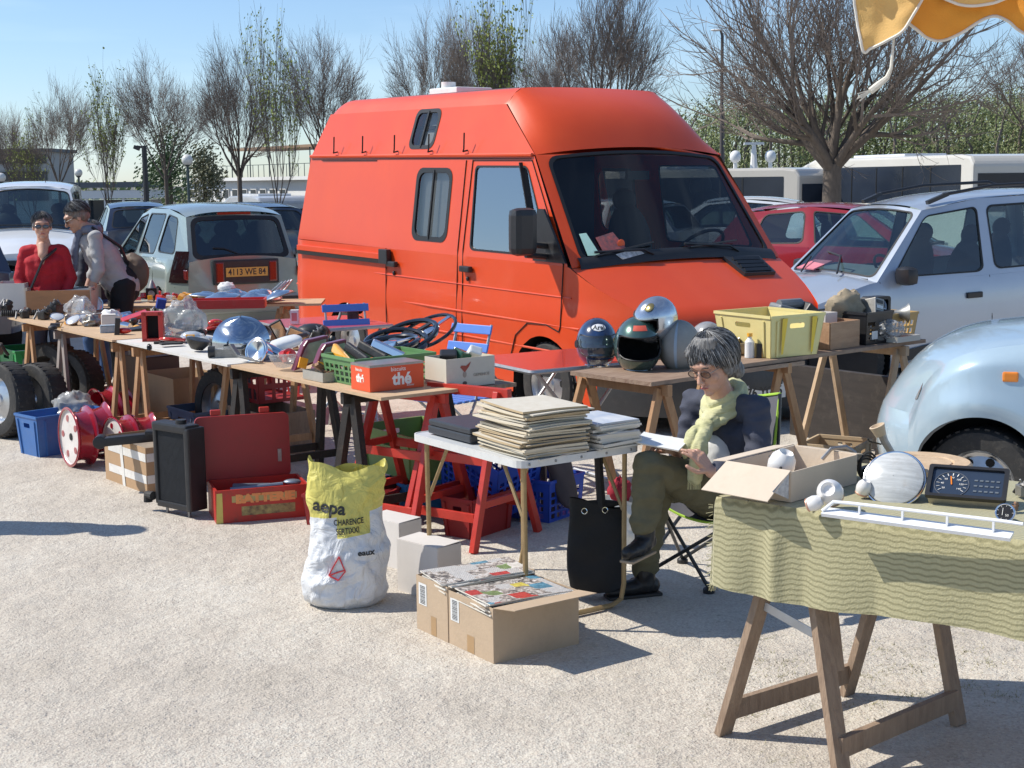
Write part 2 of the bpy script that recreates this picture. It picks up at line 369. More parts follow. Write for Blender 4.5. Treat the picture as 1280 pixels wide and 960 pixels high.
# ---------------------------------------------------------------- trees
M_bark = mat('bark', (.12, .095, .075), .9, 0, .3, 12, bump=.6, stretch=(1, 1, .3))
M_twig = mat('twig bark', (.18, .145, .12), .9, 0, .2, 6)
M_leafy = mat('spring leaf', (.22, .28, .05), .7, 0, .3, 3, c2=(.35, .38, .09))
M_leafd = mat('dark evergreen leaf', (.05, .10, .035), .7, 0, .3, 3, c2=(.12, .18, .08))
M_wood2 = mat('riverside leaf', (.12, .165, .055), .8, 0, .3, .12, c2=(.29, .32, .14))
h_big = False
def tree_mesh(seed, h, spread, tr, forks=6, depth=5, leafy=0., low=.22, up=.5, dens=1.):
 r = random.Random(seed); trunk = MB(); tw = MB(); lf = MB(); tips = []
 def grow(p, d, ln, rad, dep):
  pts = [p]; q = p.copy(); dd = d.copy(); n = 3 if dep > 1 else 2
  for i in range(n):
   dd = (dd + V((r.gauss(0, .10), r.gauss(0, .10), r.gauss(0, .05) + (.10 if dep < 4 else .03) * up))).normalized()
   q = q + dd * ln / n; pts.append(q)
  rads = [rad * (1 - .45 * i / n) for i in range(n + 1)]
  big = rad > tr * .2
  (trunk if big else tw).tube(pts, rads, 6 if big else 3, cap=False)
  if dep == 0: tips.append(q); return
  kids = [(1., .35)] if dep > 1 else []
  m = max(2, int(round((3 if dep > 2 else 3.4) * dens)))
  for k in range(m + len(kids)):
   t = 1. if k == 0 else r.uniform(.42 if dep > 2 else .25, .97)
   idx = min(n - 1, int(t * n)); fr = t * n - idx; bp_ = pts[idx].lerp(pts[idx + 1], fr)
   base = (pts[idx + 1] - pts[idx]).normalized()
   ax = V((r.gauss(0, 1), r.gauss(0, 1), r.gauss(0, .4))); ax = (ax - base * ax.dot(base)).normalized()
   ang = (.16 if k == 0 else r.uniform(.38, .75)) * spread
   nd = (base * math.cos(ang) + ax * math.sin(ang)); nd.z += .22 * up; nd.normalize()
   grow(bp_, nd, ln * ((.84 if h_big else .76) if k == 0 else r.uniform(.55, .85)), max(.0085, rads[idx] * (.84 if k == 0 else .55)), dep - 1)
 hl = h * low
 pts = [V((0, 0, -.05)), V((r.gauss(0, .03), 0, hl * .5)), V((r.gauss(0, .06), r.gauss(0, .05), hl))]
 trunk.tube(pts, [tr * 1.15, tr, tr * .9], 10, cap=False)
 for k in range(forks):
  a = 2 * PI * (k + r.random() * .6) / forks; ang = (0.1 if k == 0 else r.uniform(.3, .72)) * spread
  grow(pts[2] + V((0, 0, -hl * .1 * r.random())), V((math.cos(a) * math.sin(ang), math.sin(a) * math.sin(ang), math.cos(ang))), h * (.27 if k == 0 else r.uniform(.21, .27)), tr * r.uniform(.45, .6), depth - 1)
 if leafy:
  for t in tips:
   if r.random() > leafy: continue
   for k in range(3):
    c = t + V((r.gauss(0, .07), r.gauss(0, .07), r.gauss(0, .07))); s = r.uniform(.04, .09)
    n = V((r.gauss(0, 1), r.gauss(0, 1), r.gauss(0, 1))).normalized(); u = n.orthogonal().normalized(); v = n.cross(u)
    lf.add([c - u * s, c + v * s * .6, c + u * s, c - v * s * .6], [(0, 1, 2, 3)])
 return trunk, tw, lf
TREE = {}
def mk_tree(kind, seed, **k):
 a, b_, c = tree_mesh(seed, **k); TREE[kind] = []
 for mb, nm, m in ((a, 'trunk', M_bark), (b_, 'twigs', M_twig), (c, 'leaves', M_leafy)):
  if mb.v: o = mb.build(nm, m, smooth=True, sharp=80); TREE[kind].append((nm, o.data)); bpy.data.objects.remove(o)
mk_tree('bareA', 11, h=10, spread=1.0, tr=.17, forks=6, depth=6, low=.52, dens=.88, up=.36)
mk_tree('bareB', 23, h=10, spread=.95, tr=.16, forks=6, depth=6, low=.50, dens=.88, up=.38)
mk_tree('bareC', 37, h=10, spread=.98, tr=.22, forks=8, depth=6, low=.48, dens=.86, up=.36)
h_big = True
mk_tree('big', 38, h=10, spread=1.18, tr=.36, forks=9, depth=6, low=.30, dens=.85, up=.5)
mk_tree('thin', 41, h=10, spread=.55, tr=.09, forks=5, depth=5, leafy=.7, up=.9)
mk_tree('thin2', 47, h=10, spread=.38, tr=.08, forks=6, depth=5, leafy=1., up=1.4, low=.12)
def put_tree(kind, px, top, dist, label, h=None, sx=1., rz=0., name='bare_tree', group='bare trees behind the car park'):
 p = D(px, 240, dist); z0 = ground_z(p.x, p.y); ztop = D(px, top, dist).z; H = (ztop - z0)
 t = thing(name, label, 'tree', (p.x, p.y, z0), rz, group)
 zs_ = sorted(v.co.z for v in TREE[kind][1][1].vertices); hh = zs_[int(len(zs_) * .985)]; s = H / hh
 t.scale = (s * sx * (1 if kind == 'big' else .80), s * sx * (1 if kind == 'big' else .80), s)
 for nm, me in TREE[kind]:
  o = bpy.data.objects.new(nm, me); col.objects.link(o); o.parent = t
 return t
put_tree('bareB', 18, 140, 62, 'small bare tree at the far left edge beside the flat roofed building', sx=.8)
put_tree('thin', 40, 150, 60, 'slim tree with pale green leaves, leftmost of the leafy ones', name='leafy_tree', group='trees coming into leaf', rz=1)
put_tree('bareA', 75, 112, 58, 'bare tree left of the globe lamp behind the white van', sx=.85, rz=2)
put_tree('thin', 136, 102, 57, 'slim tree with sparse yellow green leaves above the stooping man', name='leafy_tree', group='trees coming into leaf', rz=3)
put_tree('bareA', 208, 84, 55, 'bare tree in front of the dark evergreen, by the black lamp post', sx=.95, rz=4)
put_tree('bareC', 300, 66, 52, 'wide bare tree over the small coach and the white building', sx=.8, rz=.6)
put_tree('thin', 346, 38, 50, 'tall thin tree with few leaves just left of the orange van', name='leafy_tree', group='trees coming into leaf', rz=5, sx=.8)
put_tree('bareB', 408, 55, 55, 'bare tree rising behind the rear of the orange van roof', sx=.95, rz=1.7)
put_tree('bareA', 545, 28, 55, 'bare tree above the white roof vent of the van', sx=.75, rz=.3)
put_tree('bareB', 592, 25, 60, 'bare tree close to the bright green tree above the van', sx=.75, rz=2.2)
put_tree('thin2', 628, 8, 50, 'narrow bright yellow green tree above the middle of the van roof', name='leafy_tree', group='trees coming into leaf', rz=1.1, sx=.9)
put_tree('bareC', 752, -22, 48, 'large bare tree above the front of the orange van', sx=.85, rz=2.9)
put_tree('bareB', 680, 40, 66, 'bare tree half hidden left of the large one above the van', sx=.9, rz=4.1)
put_tree('big', 1040, -75, 33, 'big spreading bare tree between the two coaches', sx=.84, rz=4.6)
put_tree('bareA', 1300, 10, 36, 'bare tree cut off by the right edge of the picture', sx=1.15, rz=.9)
# dark evergreen with a crown of small leaf faces
def crown(mb, c, r, n, r_, s=(.08, .2)):
 for k in range(n):
  d = V((r_.gauss(0, 1), r_.gauss(0, 1), r_.gauss(0, 1))).normalized() * (r_.random() ** .45)
  p = V((c[0] + d.x * r[0], c[1] + d.y * r[1], c[2] + d.z * r[2])); q = r_.uniform(*s)
  nn = V((r_.gauss(0, 1), r_.gauss(0, 1), r_.gauss(0, 1))).normalized(); u = nn.orthogonal().normalized(); v = nn.cross(u)
  mb.add([p - u * q, p - v * q * .5, p + u * q, p + v * q * .5], [(0, 1, 2, 3)])
for px, top, dist, wd, lb in ((212, 150, 66, 2.0, 'dark green evergreen tree behind the bare tree on the left'), (255, 178, 68, 1.6, 'low grey green bushy tree beside the globe lamp')):
 p = D(px, 240, dist); z0 = ground_z(p.x, p.y); H = D(px, top, dist).z - z0
 t = thing('evergreen_tree', lb, 'tree', (p.x, p.y, z0))
 MB().tube([(0, 0, 0), (.05, 0, H * .5), (0, 0, H * .8)], [.14, .1, .04], 8).build('trunk', M_bark, t)
 mb = MB(); rr = random.Random(px)
 for k in range(16):
  a = rr.random() * 6.28; zz = rr.uniform(.28, .9); q = wd * (1.05 - zz) * rr.uniform(.3, 1)
  crown(mb, (q * math.cos(a), q * math.sin(a), H * zz), (wd * .45, wd * .4, H * .15), 210, rr, (.04, .11))
 mb.build('crown', M_leafd if px == 212 else mat('grey green leaf', (.12, .13, .07), .8, 0, .3, 2, c2=(.22, .22, .14)), t)
# riverside wood on the far bank
mb = MB(); rr = random.Random(99); tk = MB()
for k in range(150):
 px = 842 + 520 * rr.random(); dist = rr.uniform(118, 150)
 p = D(px, 226, dist); H = (222 - (118 + 22 * noise.noise(V((px * .012, 1, 0))) + rr.uniform(-8, 16) + (12 if px < 900 else 0))) / 1800 * dist + 1.8
 tk.tube([(p.x, p.y, -1.5), (p.x + rr.gauss(0, .5), p.y, H * .5), (p.x + rr.gauss(0, .9), p.y, H * .92)], [.2, .14, .05], 4, cap=False)
 for j in range(9):
  zz = rr.uniform(.05, .93); q = 2.6 * math.sqrt(max(.1, 1 - zz * zz * .8))
  crown(mb, (p.x + rr.uniform(-q, q), p.y + rr.uniform(-q, q), H * zz), (2.0, 1.7, 1.3), 84, rr, (.06, .17))
for q in range(len(tk.f)): tk.m[q] = 1
o = len(mb.v); mb.v += tk.v; mb.f += [[i + o for i in f] for f in tk.f]; mb.m += tk.m; mb.s += [False] * len(tk.f)
lab(mb.build('riverside_wood', [M_wood2, M_twig]), 'long green wood on the far river bank behind the coaches', 'wood', kind='stuff')
mb = MB()
for k in range(46):
 px = rr.uniform(-60, 420); dist = rr.uniform(140, 170); p = D(px, 226, dist)
 crown(mb, (p.x, p.y, rr.uniform(-.5, 1.4)), (4, 3, 1.6), 60, rr, (.2, .5))
lab(mb.build('distant_hedge', M_wood2), 'low distant greenery behind the buildings on the left', 'hedge', kind='stuff')
# ---------------------------------------------------------------- lamp posts
M_post = mat('dark green post paint', (.05, .07, .07), .5)
M_globe = mat('milky lamp globe', (.7, .68, .62), .25, 0, .05, 5, coat=.5)
for px, gy, rpx, dist, lb in ((234, 200, 7, 46, 'globe lamp on a thin post right of the black lamp post'), (98, 216, 5, 52, 'globe lamp above the stooping man, smaller of the two'), (1, 222, 6, 48, 'globe lamp cut by the left edge of the picture')):
 p = D(px, gy, dist); z0 = ground_z(p.x, p.y); r_ = rpx * dist / 1800
 t = thing('globe_lamp', lb, 'street lamp', (p.x, p.y, z0), group='globe lamps of the quay')
 MB().tube([(0, 0, 0), (0, 0, p.z - z0 - r_ * .8)], [.06, .04], 8).build('post', M_post, t)
 MB().ell((0, 0, p.z - z0), (r_, r_, r_)).build('globe', M_globe, t)
 MB().lathe([(.05, 0), (.1, .05), (.1, .09), (.04, .12)], 10, Matrix.Translation((0, 0, p.z - z0 - r_ * 1.15))).build('collar', M_post, t)
p = D(180, 182, 40); z0 = ground_z(p.x, p.y); hh = p.z - z0
t = thing('street_lamp', 'black post with a small angled lamp head among the left trees', 'street lamp', (p.x, p.y, z0))
MB().tube([(0, 0, 0), (0, 0, hh)], [.09, .07], 8).build('post', M_black, t)
mb = MB().beam((0, 0, hh - .05), (-.2, 0, hh - .02), .06, .06); mb.build('arm', M_black, t)
MB().box((-.2, 0, hh - .06), (.16, .12, .1), (0, .4, 0)).build('lamp_head', M_black, t)
p = D(903, 38, 42); z0 = ground_z(p.x, p.y); hh = p.z - z0
t = thing('street_lamp', 'tall slim lamp post rising behind the front of the orange van', 'street lamp', (p.x, p.y, z0))
MB().tube([(0, 0, 0), (0, 0, 1.4), (0, 0, 1.45), (0, 0, hh - .15), (-.05, 0, hh)], [.09, .085, .06, .045, .035], 10).build('post', mat('bronze post', (.07, .06, .055), .5), t)
MB().ell((-.17, 0, hh + .01), (.17, .08, .035)).build('lamp_head', M_white, t)
# ---------------------------------------------------------------- buildings, far left
M_bw = mat('white render', (.72, .71, .68), .8, 0, .06, .5)
M_win = mat('far window glass', (.03, .04, .05), .12, 0, .3, .3)
M_conc = mat('pale concrete', (.42, .41, .38), .85, 0, .1, .4)
A = D(236, 262, 78); B = D(400, 262, 66)
ax = (B - A); ax.z = 0; Lb = ax.length; t = thing('long_building', 'long white building with rows of square dark windows behind the left trees', 'building', (A.x, A.y, ground_z(A.x, A.y)), math.atan2(ax.y, ax.x))
zt = D(236, 227, 78).z + .95
MB().box((Lb / 2 + 4, 3, zt / 2), (Lb + 8, 6, zt)).build('wall', M_bw, t)
MB().box((Lb / 2 + 4, 2.9, zt + .08), (Lb + 8.3, 6.5, .16)).build('roof', M_bw, t)
mb = MB()
for k in range(24): mb.tube([(k * .6, .1, zt + .1), (k * .6, .1, zt + .75)], .018, 4)
mb.tube([(0, .1, zt + .75), (14, .1, zt + .75)], .02, 4)
mb.build('railing', M_post, t)
mb = MB().box((9.5, 1.6, zt + 1.55), (9, 3, .12)).build('awning', mat('brown awning cloth', (.3, .2, .13), .9), t)
for k in range(5):
 MB().tube([(5.2 + k * 2.1, .2, zt + .1), (5.2 + k * 2.1, .2, zt + 1.5)], .03, 5).build('awning_post', M_post, t)
for i in range(11):
 for j, zz in enumerate((1.66, 2.27)):
  f = MB().box((.75 + i * 1.05, -.04, zz), (.62, .07, .48)).build('window', M_bw, t)
  MB().box((.75 + i * 1.05, -.085, zz), (.52, .03, .40)).build('pane', M_win, f)
A = D(84, 262, 92); t = thing('canopy_building', 'low flat roofed canopy with a white band beyond the left car park', 'building', (A.x, A.y, -.95))
MB().box((2.6, 2, 1.9 + .9), (6.2, 5, .35)).build('roof', mat('dark roof slab', (.12, .13, .14), .7), t)
MB().box((2.3, 1.6, 2.2), (6.2, 4, .5)).build('wall', M_bw, t)
MB().box((2.3, 2, .9), (5.6, 3.4, 1.9)).build('storefront', M_win, t)
for k in range(5): MB().box((.2 + k * 1.15, -.2, 1.1), (.14, .14, 2.2)).build('post', M_bw, t)
A = D(-30, 262, 110); t = thing('office_building', 'flat roofed grey building with dark window bands at the far left', 'building', (A.x, A.y, -.95))
zt = D(0, 190, 110).z + .95
MB().box((2.6, 3, zt / 2), (6.4, 6, zt)).build('wall', M_conc, t)
MB().box((2.6, 3, zt + .1), (6.9, 6.6, .25)).build('roof', mat('dark roof slab', (.12, .13, .14), .7), t)
for z in (.38, .66, .9): MB().box((2.6, -.03, zt * z), (5.9, .1, zt * .13)).build('window', M_win, t)
# river boat with radar domes
A = D(942, 222, 88); t = thing('river_boat', 'white river boat superstructure with two radar domes and a mast', 'boat', (A.x, A.y, -3.2))
MB().prism([(-9, -1.6), (7, -1.6), (10, 0), (7, 1.6), (-9, 1.6)], 2.4).build('hull', M_bw, t)
MB().box((-1, 0, 3.0), (11, 2.6, 2.2)).build('cabin', M_bw, t)
MB().box((0, 0, 4.4), (3.6, 2.2, 1.0)).build('wheelhouse', M_bw, t)
MB().box((0, -1.12, 4.5), (3.2, .05, .4)).build('window', M_win, t)
zz = D(920, 196, 88).z + 3.2
for x in (-1.12, 1.0):
 MB().tube([(x, 0, 4.8), (x, 0, zz)], .12, 6).build('dome_post', M_bw, t)
 MB().ell((x, 0, zz), (.34, .34, .38)).build('radar_dome', M_white, t)
MB().tube([(0, 0, 4.8), (0, 0, zz + .7)], [.3, .12], 8).build('mast', M_bw, t)
MB().box((0, 0, zz + .78), (1.2, .2, .14)).build('radar_bar', M_bw, t)
MB().box((0, 0, 5.0), (3.0, .4, .12), (0, .1, 0)).build('platform', M_bw, t)
# ---------------------------------------------------------------- vehicles
M_seal = mat('black window rubber', (.012, .012, .012), .5)
M_void = mat('wheel well black', (.008, .008, .008), .9)
M_seat = mat('dark seat fabric', (.03, .032, .036), .9, 0, .2, 30)
M_plateW = mat('white plate', (.8, .8, .76), .4, 0, .03, 5)
M_plateY = mat('yellow plate', (.55, .30, .07), .4, 0, .06, 5)
M_rim = mat('rim silver', (.5, .51, .52), .3, .8, .08, 10, dirt=.3, dirtc=(.2, .17, .14))
def add_wheel(mbt, mbr, c, r, w, out, holes=8, hub=.62):
 # out: unit vector pointing to the outer face
 z = V(out).normalized(); x = z.orthogonal().normalized(); M = frame(c, x, z)
 ri = r * hub
 mbt.lathe([(ri, -w / 2), (r * .9, -w / 2), (r * .985, -w * .38), (r, -w * .2), (r, w * .2), (r * .985, w * .38), (r * .93, w / 2), (r * .8, w * .53), (ri * 1.02, w / 2), (ri, w * .42)], 40, M)
 for k in range(36):
  a = 2 * PI * k / 36; p = M @ V((math.cos(a) * r * .992, math.sin(a) * r * .992, 0)); d = (M.to_3x3() @ V((math.cos(a), math.sin(a), 0)))
  mbt.beam(p - z * w * .42 - d * r * .006, p + z * w * .42 - d * r * .006, r * .085, r * .03, up=d)
 mbr.lathe([(ri, -w * .4), (ri * .93, -w * .3), (ri * .9, w * .1), (ri * .93, w * .36), (ri, w * .47), (ri * 1.02, w * .46)], 40, M)
 mbr.lathe([(ri * .93, w * .25), (ri * .8, w * .2), (ri * .5, w * .3), (ri * .3, w * .34), (ri * .26, w * .42), (0.001, w * .42)], 40, M)
def wheel(parent, c, r, w, out, rimm=None, holes=7, name='wheel'):
 t = MB(); q = MB(); add_wheel(t, q, c, r, w, out)
 z = V(out).normalized(); x = z.orthogonal().normalized(); M = frame(c, x, z); h = q; ri = r * .62
 for k in range(holes):
  a = 2 * PI * k / holes; p = M @ V((math.cos(a) * ri * .68, math.sin(a) * ri * .68, w * .255))
  h.lathe([(ri * .13, 0), (ri * .125, .006), (.0005, .006)], 10, frame(p - z * .002, x, z), mi=1)
 o = t.build(name, M_rubber, parent); q.build('rim', [rimm or M_rim, M_void], o)
 return o
def window(t, Vb, P, hole, rad, glass, mframe=None, seal=.012, name='window', body=None, bow=0., sealw=1.):
 # P: p00 p10 p11 p01 corners of a quad; hole (u0,v0,u1,v1) of the pane; surround goes into MB body
 p00, p10, p11, p01 = [V(p) for p in P]; n = (p10 - p00).cross(p01 - p00).normalized()
 W = ((p10 - p00).length + (p11 - p01).length) / 2; H = ((p01 - p00).length + (p11 - p10).length) / 2
 def f(u, v, o):
  b = bow * (1 - (2 * u - 1) ** 2)
  return (p00 * (1 - u) + p10 * u) * (1 - v) + (p01 * (1 - u) + p11 * u) * v + n * (o + b)
 u0, v0, u1, v1 = hole
 hp = rrect(u0, v0, u1, v1, rad / W, rad / H)
 def dens(l, n_=6):
  if not bow: return l
  r = []
  for i, a in enumerate(l):
   b = l[(i + 1) % len(l)]; k = n_ if abs(a[0] - b[0]) > .2 else 1
   for j in range(k): r.append((a[0] + (b[0] - a[0]) * j / k, a[1] + (b[1] - a[1]) * j / k))
  return r
 if body is not None: body.panel([dens([(0, 0), (1, 0), (1, 1), (0, 1)]), dens(hp)], f)
 hp = dens(hp)
 cu = (u0 + u1) / 2; cv = (v0 + v1) / 2
 s = seal * sealw
 def inset(d): return [(cu + (a - cu) * (1 - 2 * d / ((u1 - u0) * W)), cv + (b - cv) * (1 - 2 * d / ((v1 - v0) * H))) for a, b in hp]
 g = MB()
 if bow:
  nu = 10
  def gf(a, b_): u = u0 + (u1 - u0) * a; v = v0 + (v1 - v0) * b_; return f(u, v, -.006)
  g.grid(gf, nu, 4)
 else: g.panel([hp], lambda u, v, o: f(u, v, o - .006))
 go = g.build(name, glass, t)
 m = MB(); a = inset(-s * .4); b = inset(s); k = len(a)
 vs = [f(*q, .004) for q in a] + [f(*q, .004) for q in b] + [f(*q, -.012) for q in b]
 m.add(vs, [[i, (i + 1) % k, k + (i + 1) % k, k + i] for i in range(k)] + [[k + i, k + (i + 1) % k, 2 * k + (i + 1) % k, 2 * k + i] for i in range(k)])
 m.build('window_seal', M_seal, go)
 return f
def interp(tab, x):
 if x <= tab[0][0]: return tab[0][1]
 for (a, b), (c, d) in zip(tab, tab[1:]):
  if x <= c:
   t = (x - a) / (c - a); return b + (d - b) * t
 return tab[-1][1]
def sinterp(tab, x):                         # smooth (Catmull-Rom) version
 if x <= tab[0][0]: return tab[0][1]
 if x >= tab[-1][0]: return tab[-1][1]
 for i in range(len(tab) - 1):
  if x <= tab[i + 1][0]:
   (a, b), (c, d) = tab[i], tab[i + 1]; t = (x - a) / (c - a)
   m0 = ((d - tab[i - 1][1]) / (c - tab[i - 1][0]) if i > 0 else (d - b) / (c - a)) * (c - a)
   m1 = ((tab[i + 2][1] - b) / (tab[i + 2][0] - a) if i + 2 < len(tab) else (d - b) / (c - a)) * (c - a)
   t2 = t * t; t3 = t2 * t
   return (2 * t3 - 3 * t2 + 1) * b + (t3 - 2 * t2 + t) * m0 + (-2 * t3 + 3 * t2) * d + (t3 - t2) * m1
def headrest_seat(t, x, y, z, m=None):
 mb = MB()
 mb.ell((x, y, z + .12), (.26, .25, .09), 12, 8)
 mb.ell((x - .25, y, z + .45), (.09, .24, .36), 12, 10, (0, -.2, 0))
 mb.ell((x - .34, y, z + .83), (.055, .13, .10), 12, 8, (0, -.15, 0))
 mb.tube([(x - .31, y - .05, z + .7), (x - .33, y - .05, z + .82)], .008, 5); mb.tube([(x - .31, y + .05, z + .7), (x - .33, y + .05, z + .82)], .008, 5)
 return mb.build('seat', m or M_seat, t)
def car(name, label, cat, loc, yaw, S, group=None, pitch=0.):
 t = thing(name, label, cat, loc, 0, group, rot=(0, -pitch, yaw)); P = S['paint']; Ln = S['L']; W = S['W'] / 2
 sill = S.get('sill', .2); wh = S['wheels']; wr_ = S['wr']; top = S['belt']; arch = wr_ * 1.18
 def half(x):
  a = min(1, x / S.get('rr', .35)); b = min(1, (Ln - x) / S.get('fr', .5))
  return W * (.80 + .20 * math.sin(PI / 2 * a)) * (.74 + .26 * math.sin(PI / 2 * max(b, 0)) )
 def prof(z, x): k = (z - .58) / .5; return 1 - .055 * k * k - (.02 if z < sill + .06 else 0)
 def zb(x):
  z = sill
  for c in wh:
   d = abs(x - c)
   if d < arch: z = max(z, wr_ + math.sqrt(arch * arch - d * d))
  return z
 xs = [Ln * i / 70 for i in range(71)]
 for c in wh:
  for k in range(13): xs.append(c + arch * math.cos(PI * k / 12) * .9999)
 xs = sorted(set(round(x, 4) for x in xs if 0 <= x <= Ln))
 body = MB()
 rows = 9
 def sidep(x, t_, sgn):
  z0 = zb(x); z1 = sinterp(top, x); z = z0 + (z1 - z0) * t_
  y = half(x) * prof(z, x)
  if t_ > .93: y -= .012
  return V((x, sgn * y, z))
 for sg in (1, -1):
  o = len(body.v)
  for x in xs:
   for j in range(rows + 1): body.v.append(sidep(x, j / rows, sg))
  for i in range(len(xs) - 1):
   for j in range(rows):
    a = o + i * (rows + 1) + j; q = [a, a + rows + 1, a + rows + 2, a + 1]
    body.f.append(q if sg < 0 else q[::-1]); body.m.append(0); body.s.append(True)
 for xe, sg, bul in ((0, -1, S.get('bulr', .1)), (Ln, 1, S.get('bulf', .2))):
  z0, z1 = zb(xe), sinterp(top, xe); hh = half(xe)
  def ef(u, v):
   y = (2 * u - 1); z = z0 + (z1 - z0) * v
   return V((xe + sg * bul * (1 - y * y) * (.5 + .5 * math.sin(PI * min(1, v * 1.2))), y * hh * prof(z, xe), z + (S.get('crown', .05) * (1 - y * y) * v)))
  body.grid(ef, 16, 8, flip=(sg > 0) is False)
 cab = S['cabin']                          # dict: xs0 screen base, xs1 roof front, xr1 roof rear, xr0 rear glass base
 def deck(x0, x1, n):
  def df(u, v):
   y = 2 * v - 1; x = x0 + (x1 - x0) * u; ed = 1.
   z = sinterp(top, x) + S.get('crown', .05) * (1 - y ** 2)
   bul = 0
   if x > Ln - .3: bul = S.get('bulf', .2) * (1 - y * y) * (x - Ln + .3) / .3 * .5
   return V((x + bul, (sidep(x, 1, 1).y) * y, z))
  body.grid(df, n, 12)
 deck(cab['xs0'] - .05, Ln, 20); deck(0, cab['xr0'] + .05, 6)
 # cabin
 zr = S['roof']; rw = S['rw']
 def bp(x, sg): p = sidep(x, 1, sg); return V((x, p.y, p.z))
 def rpnt(x, sg): return V((x, sg * rw * (1 if x < cab['xs1'] - .1 else .97), sinterp(zr, x)))
 gl = S.get('glass', M_glass)
 for sg in (1, -1):
  for (xb0, xt0, xb1, xt1, hole, rad) in S['side']:
   q = [bp(xb0, sg), bp(xb1, sg), rpnt(xt1, sg), rpnt(xt0, sg)]
   if sg > 0: q = [q[1], q[0], q[3], q[2]]; hole_ = (1 - hole[2], hole[1], 1 - hole[0], hole[3]) if hole else None
   else: hole_ = hole
   if hole_: window(t, 0, q, hole_, rad, gl, body=body)
   else: body.add(q, [(0, 1, 2, 3)])
 cr = S.get('crown', .05)
 q = [V((cab['xs0'], bp(cab['xs0'], -1).y, bp(cab['xs0'], 1).z)), bp(cab['xs0'], 1), rpnt(cab['xs1'], 1), rpnt(cab['xs1'], -1)]
 window(t, 0, q, S.get('shole', (.05, .04, .95, .95)), .07, S.get('sglass', M_screen), name='windscreen', body=body, bow=cr * 1.2)
 q = [bp(cab['xr0'], 1), bp(cab['xr0'], -1), rpnt(cab['xr1'], -1), rpnt(cab['xr1'], 1)]
 window(t, 0, q, S.get('rhole', (.08, .1, .92, .92)), .09, gl, name='rear_window', body=body, bow=cr * .8, sealw=S.get('rseal', 1.))
 def rf(u, v):
  y = 2 * v - 1; x = cab['xr1'] + (cab['xs1'] - cab['xr1']) * u
  e = rpnt(x, 1)
  bo = cr * (1.2 if u == 1 else .8 if u == 0 else 0) * (1 - y * y) * 0
  return V((x, e.y * y, e.z + S.get('rcrown', .05) * (1 - abs(y) ** 3)))
 body.grid(rf, 14, 14)
 o = body.build('body', P, t, weld=True, sharp=38)
 # liners, floor, bumper, trims
 m = MB().box((Ln / 2, 0, sill + .14), (Ln * .96, W * 1.7, .1))
 for c in wh:
  for sg in (1, -1):
   m.lathe([(arch * 1.0, -.03), (arch * 1.0, -.3), (0.01, -.3)], 20, frame((c, sg * W * .985, wr_), (1, 0, 0), (0, sg, 0)), sm=True)
 m.build('underbody', M_void, t)
 for c in wh:
  for sg in (1, -1): wheel(t, V((c, sg * (W * .97 - .09), wr_)), wr_, .17, (0, sg, 0), S.get('rim'))
 inx = MB().box((cab['xs0'] - .25, 0, S['dash']), (.5, W * 1.55, .2), (0, .12, 0)); inx.build('dashboard', S.get('dashm', M_dark), t)
 for (x, y) in S['seats']: headrest_seat(t, x, y, S['seatz'])
 mb = MB().torus((cab['xs0'] - .42, S.get('drv', .35), S['dash'] + .1), .18, .014, (0, -1.0, 0), 20, 6); mb.build('steering_wheel', M_black, t)
 for ln in S.get('lines', []):            # panel gaps: dark strips 3 mm proud
  for sg in (1, -1): MB().tube([sidep(x, tt, sg) + V((0, sg * .001, 0)) for (x, tt) in ln], .0035, 4).build('door_gap', M_void, t)
 return t, sidep, rpnt, half
def mirror(t, p, sg, s=1., m=None):
 mb = MB().ell(p, (.07 * s, .11 * s, .085 * s), 14, 10, fn=lambda q: 1 / max(abs(q.x), abs(q.y), abs(q.z)) ** .6); mb.beam(V(p) - V((-.02, sg * .1 * s, .05)), V(p) - V((-.05, sg * .2 * s, .07)), .05, .05)
 return mb.build('wing_mirror', m or M_black, t)
# silver blue tall hatchback behind the van, facing left
pa = mat('silver blue car paint', (.41, .46, .53), .32, .3, .04, 3, coat=1.)
S = dict(paint=pa, L=3.54, W=1.62, sill=.2, wheels=(.62, 2.95), wr=.28, rr=.2, fr=.55, crown=.05,
         belt=[(0, .98), (.5, .99), (1.6, .98), (2.6, 1.0), (2.85, .98), (3.2, .88), (3.54, .74)],
         roof=[(0.1, 1.62), (.5, 1.68), (1.5, 1.68), (2.13, 1.60)], rw=.58,
         cabin=dict(xs0=2.75, xs1=2.12, xr1=.12, xr0=.02),
         side=[(2.28, 2.02, 2.75, 2.12, (.0, .06, .0001, .1), .01), (1.52, 1.5, 2.75, 2.12, (.05, .05, .88, .9), .07), (.62, .62, 1.52, 1.5, (.06, .07, .92, .9), .07), (.02, .12, .62, .62, (.2, .12, .85, .88), .07)],
         seats=((1.75, .36), (1.75, -.36), (.8, .36), (.8, -.36)), seatz=.5, dash=.95, dashm=mat('pale dash', (.2, .22, .24), .7), bulf=.12, glass=glassmat('cool car glass', (.55, .68, .68), .09),
         lines=[[(2.72, 1), (2.70, .5), (2.66, 0.1)], [(1.52, 1), (1.52, .5), (1.52, .05)], [(2.66, .1), (1.52, .05), (.75, .05)]])
S['side'] = S['side'][1:]
t, sp, rp_, hf = car('parked_car', 'silver blue tall hatchback with roof rails, right of the orange van', 'car', (5.62, 14.62, -.04), -2.781, S, pitch=-.035)
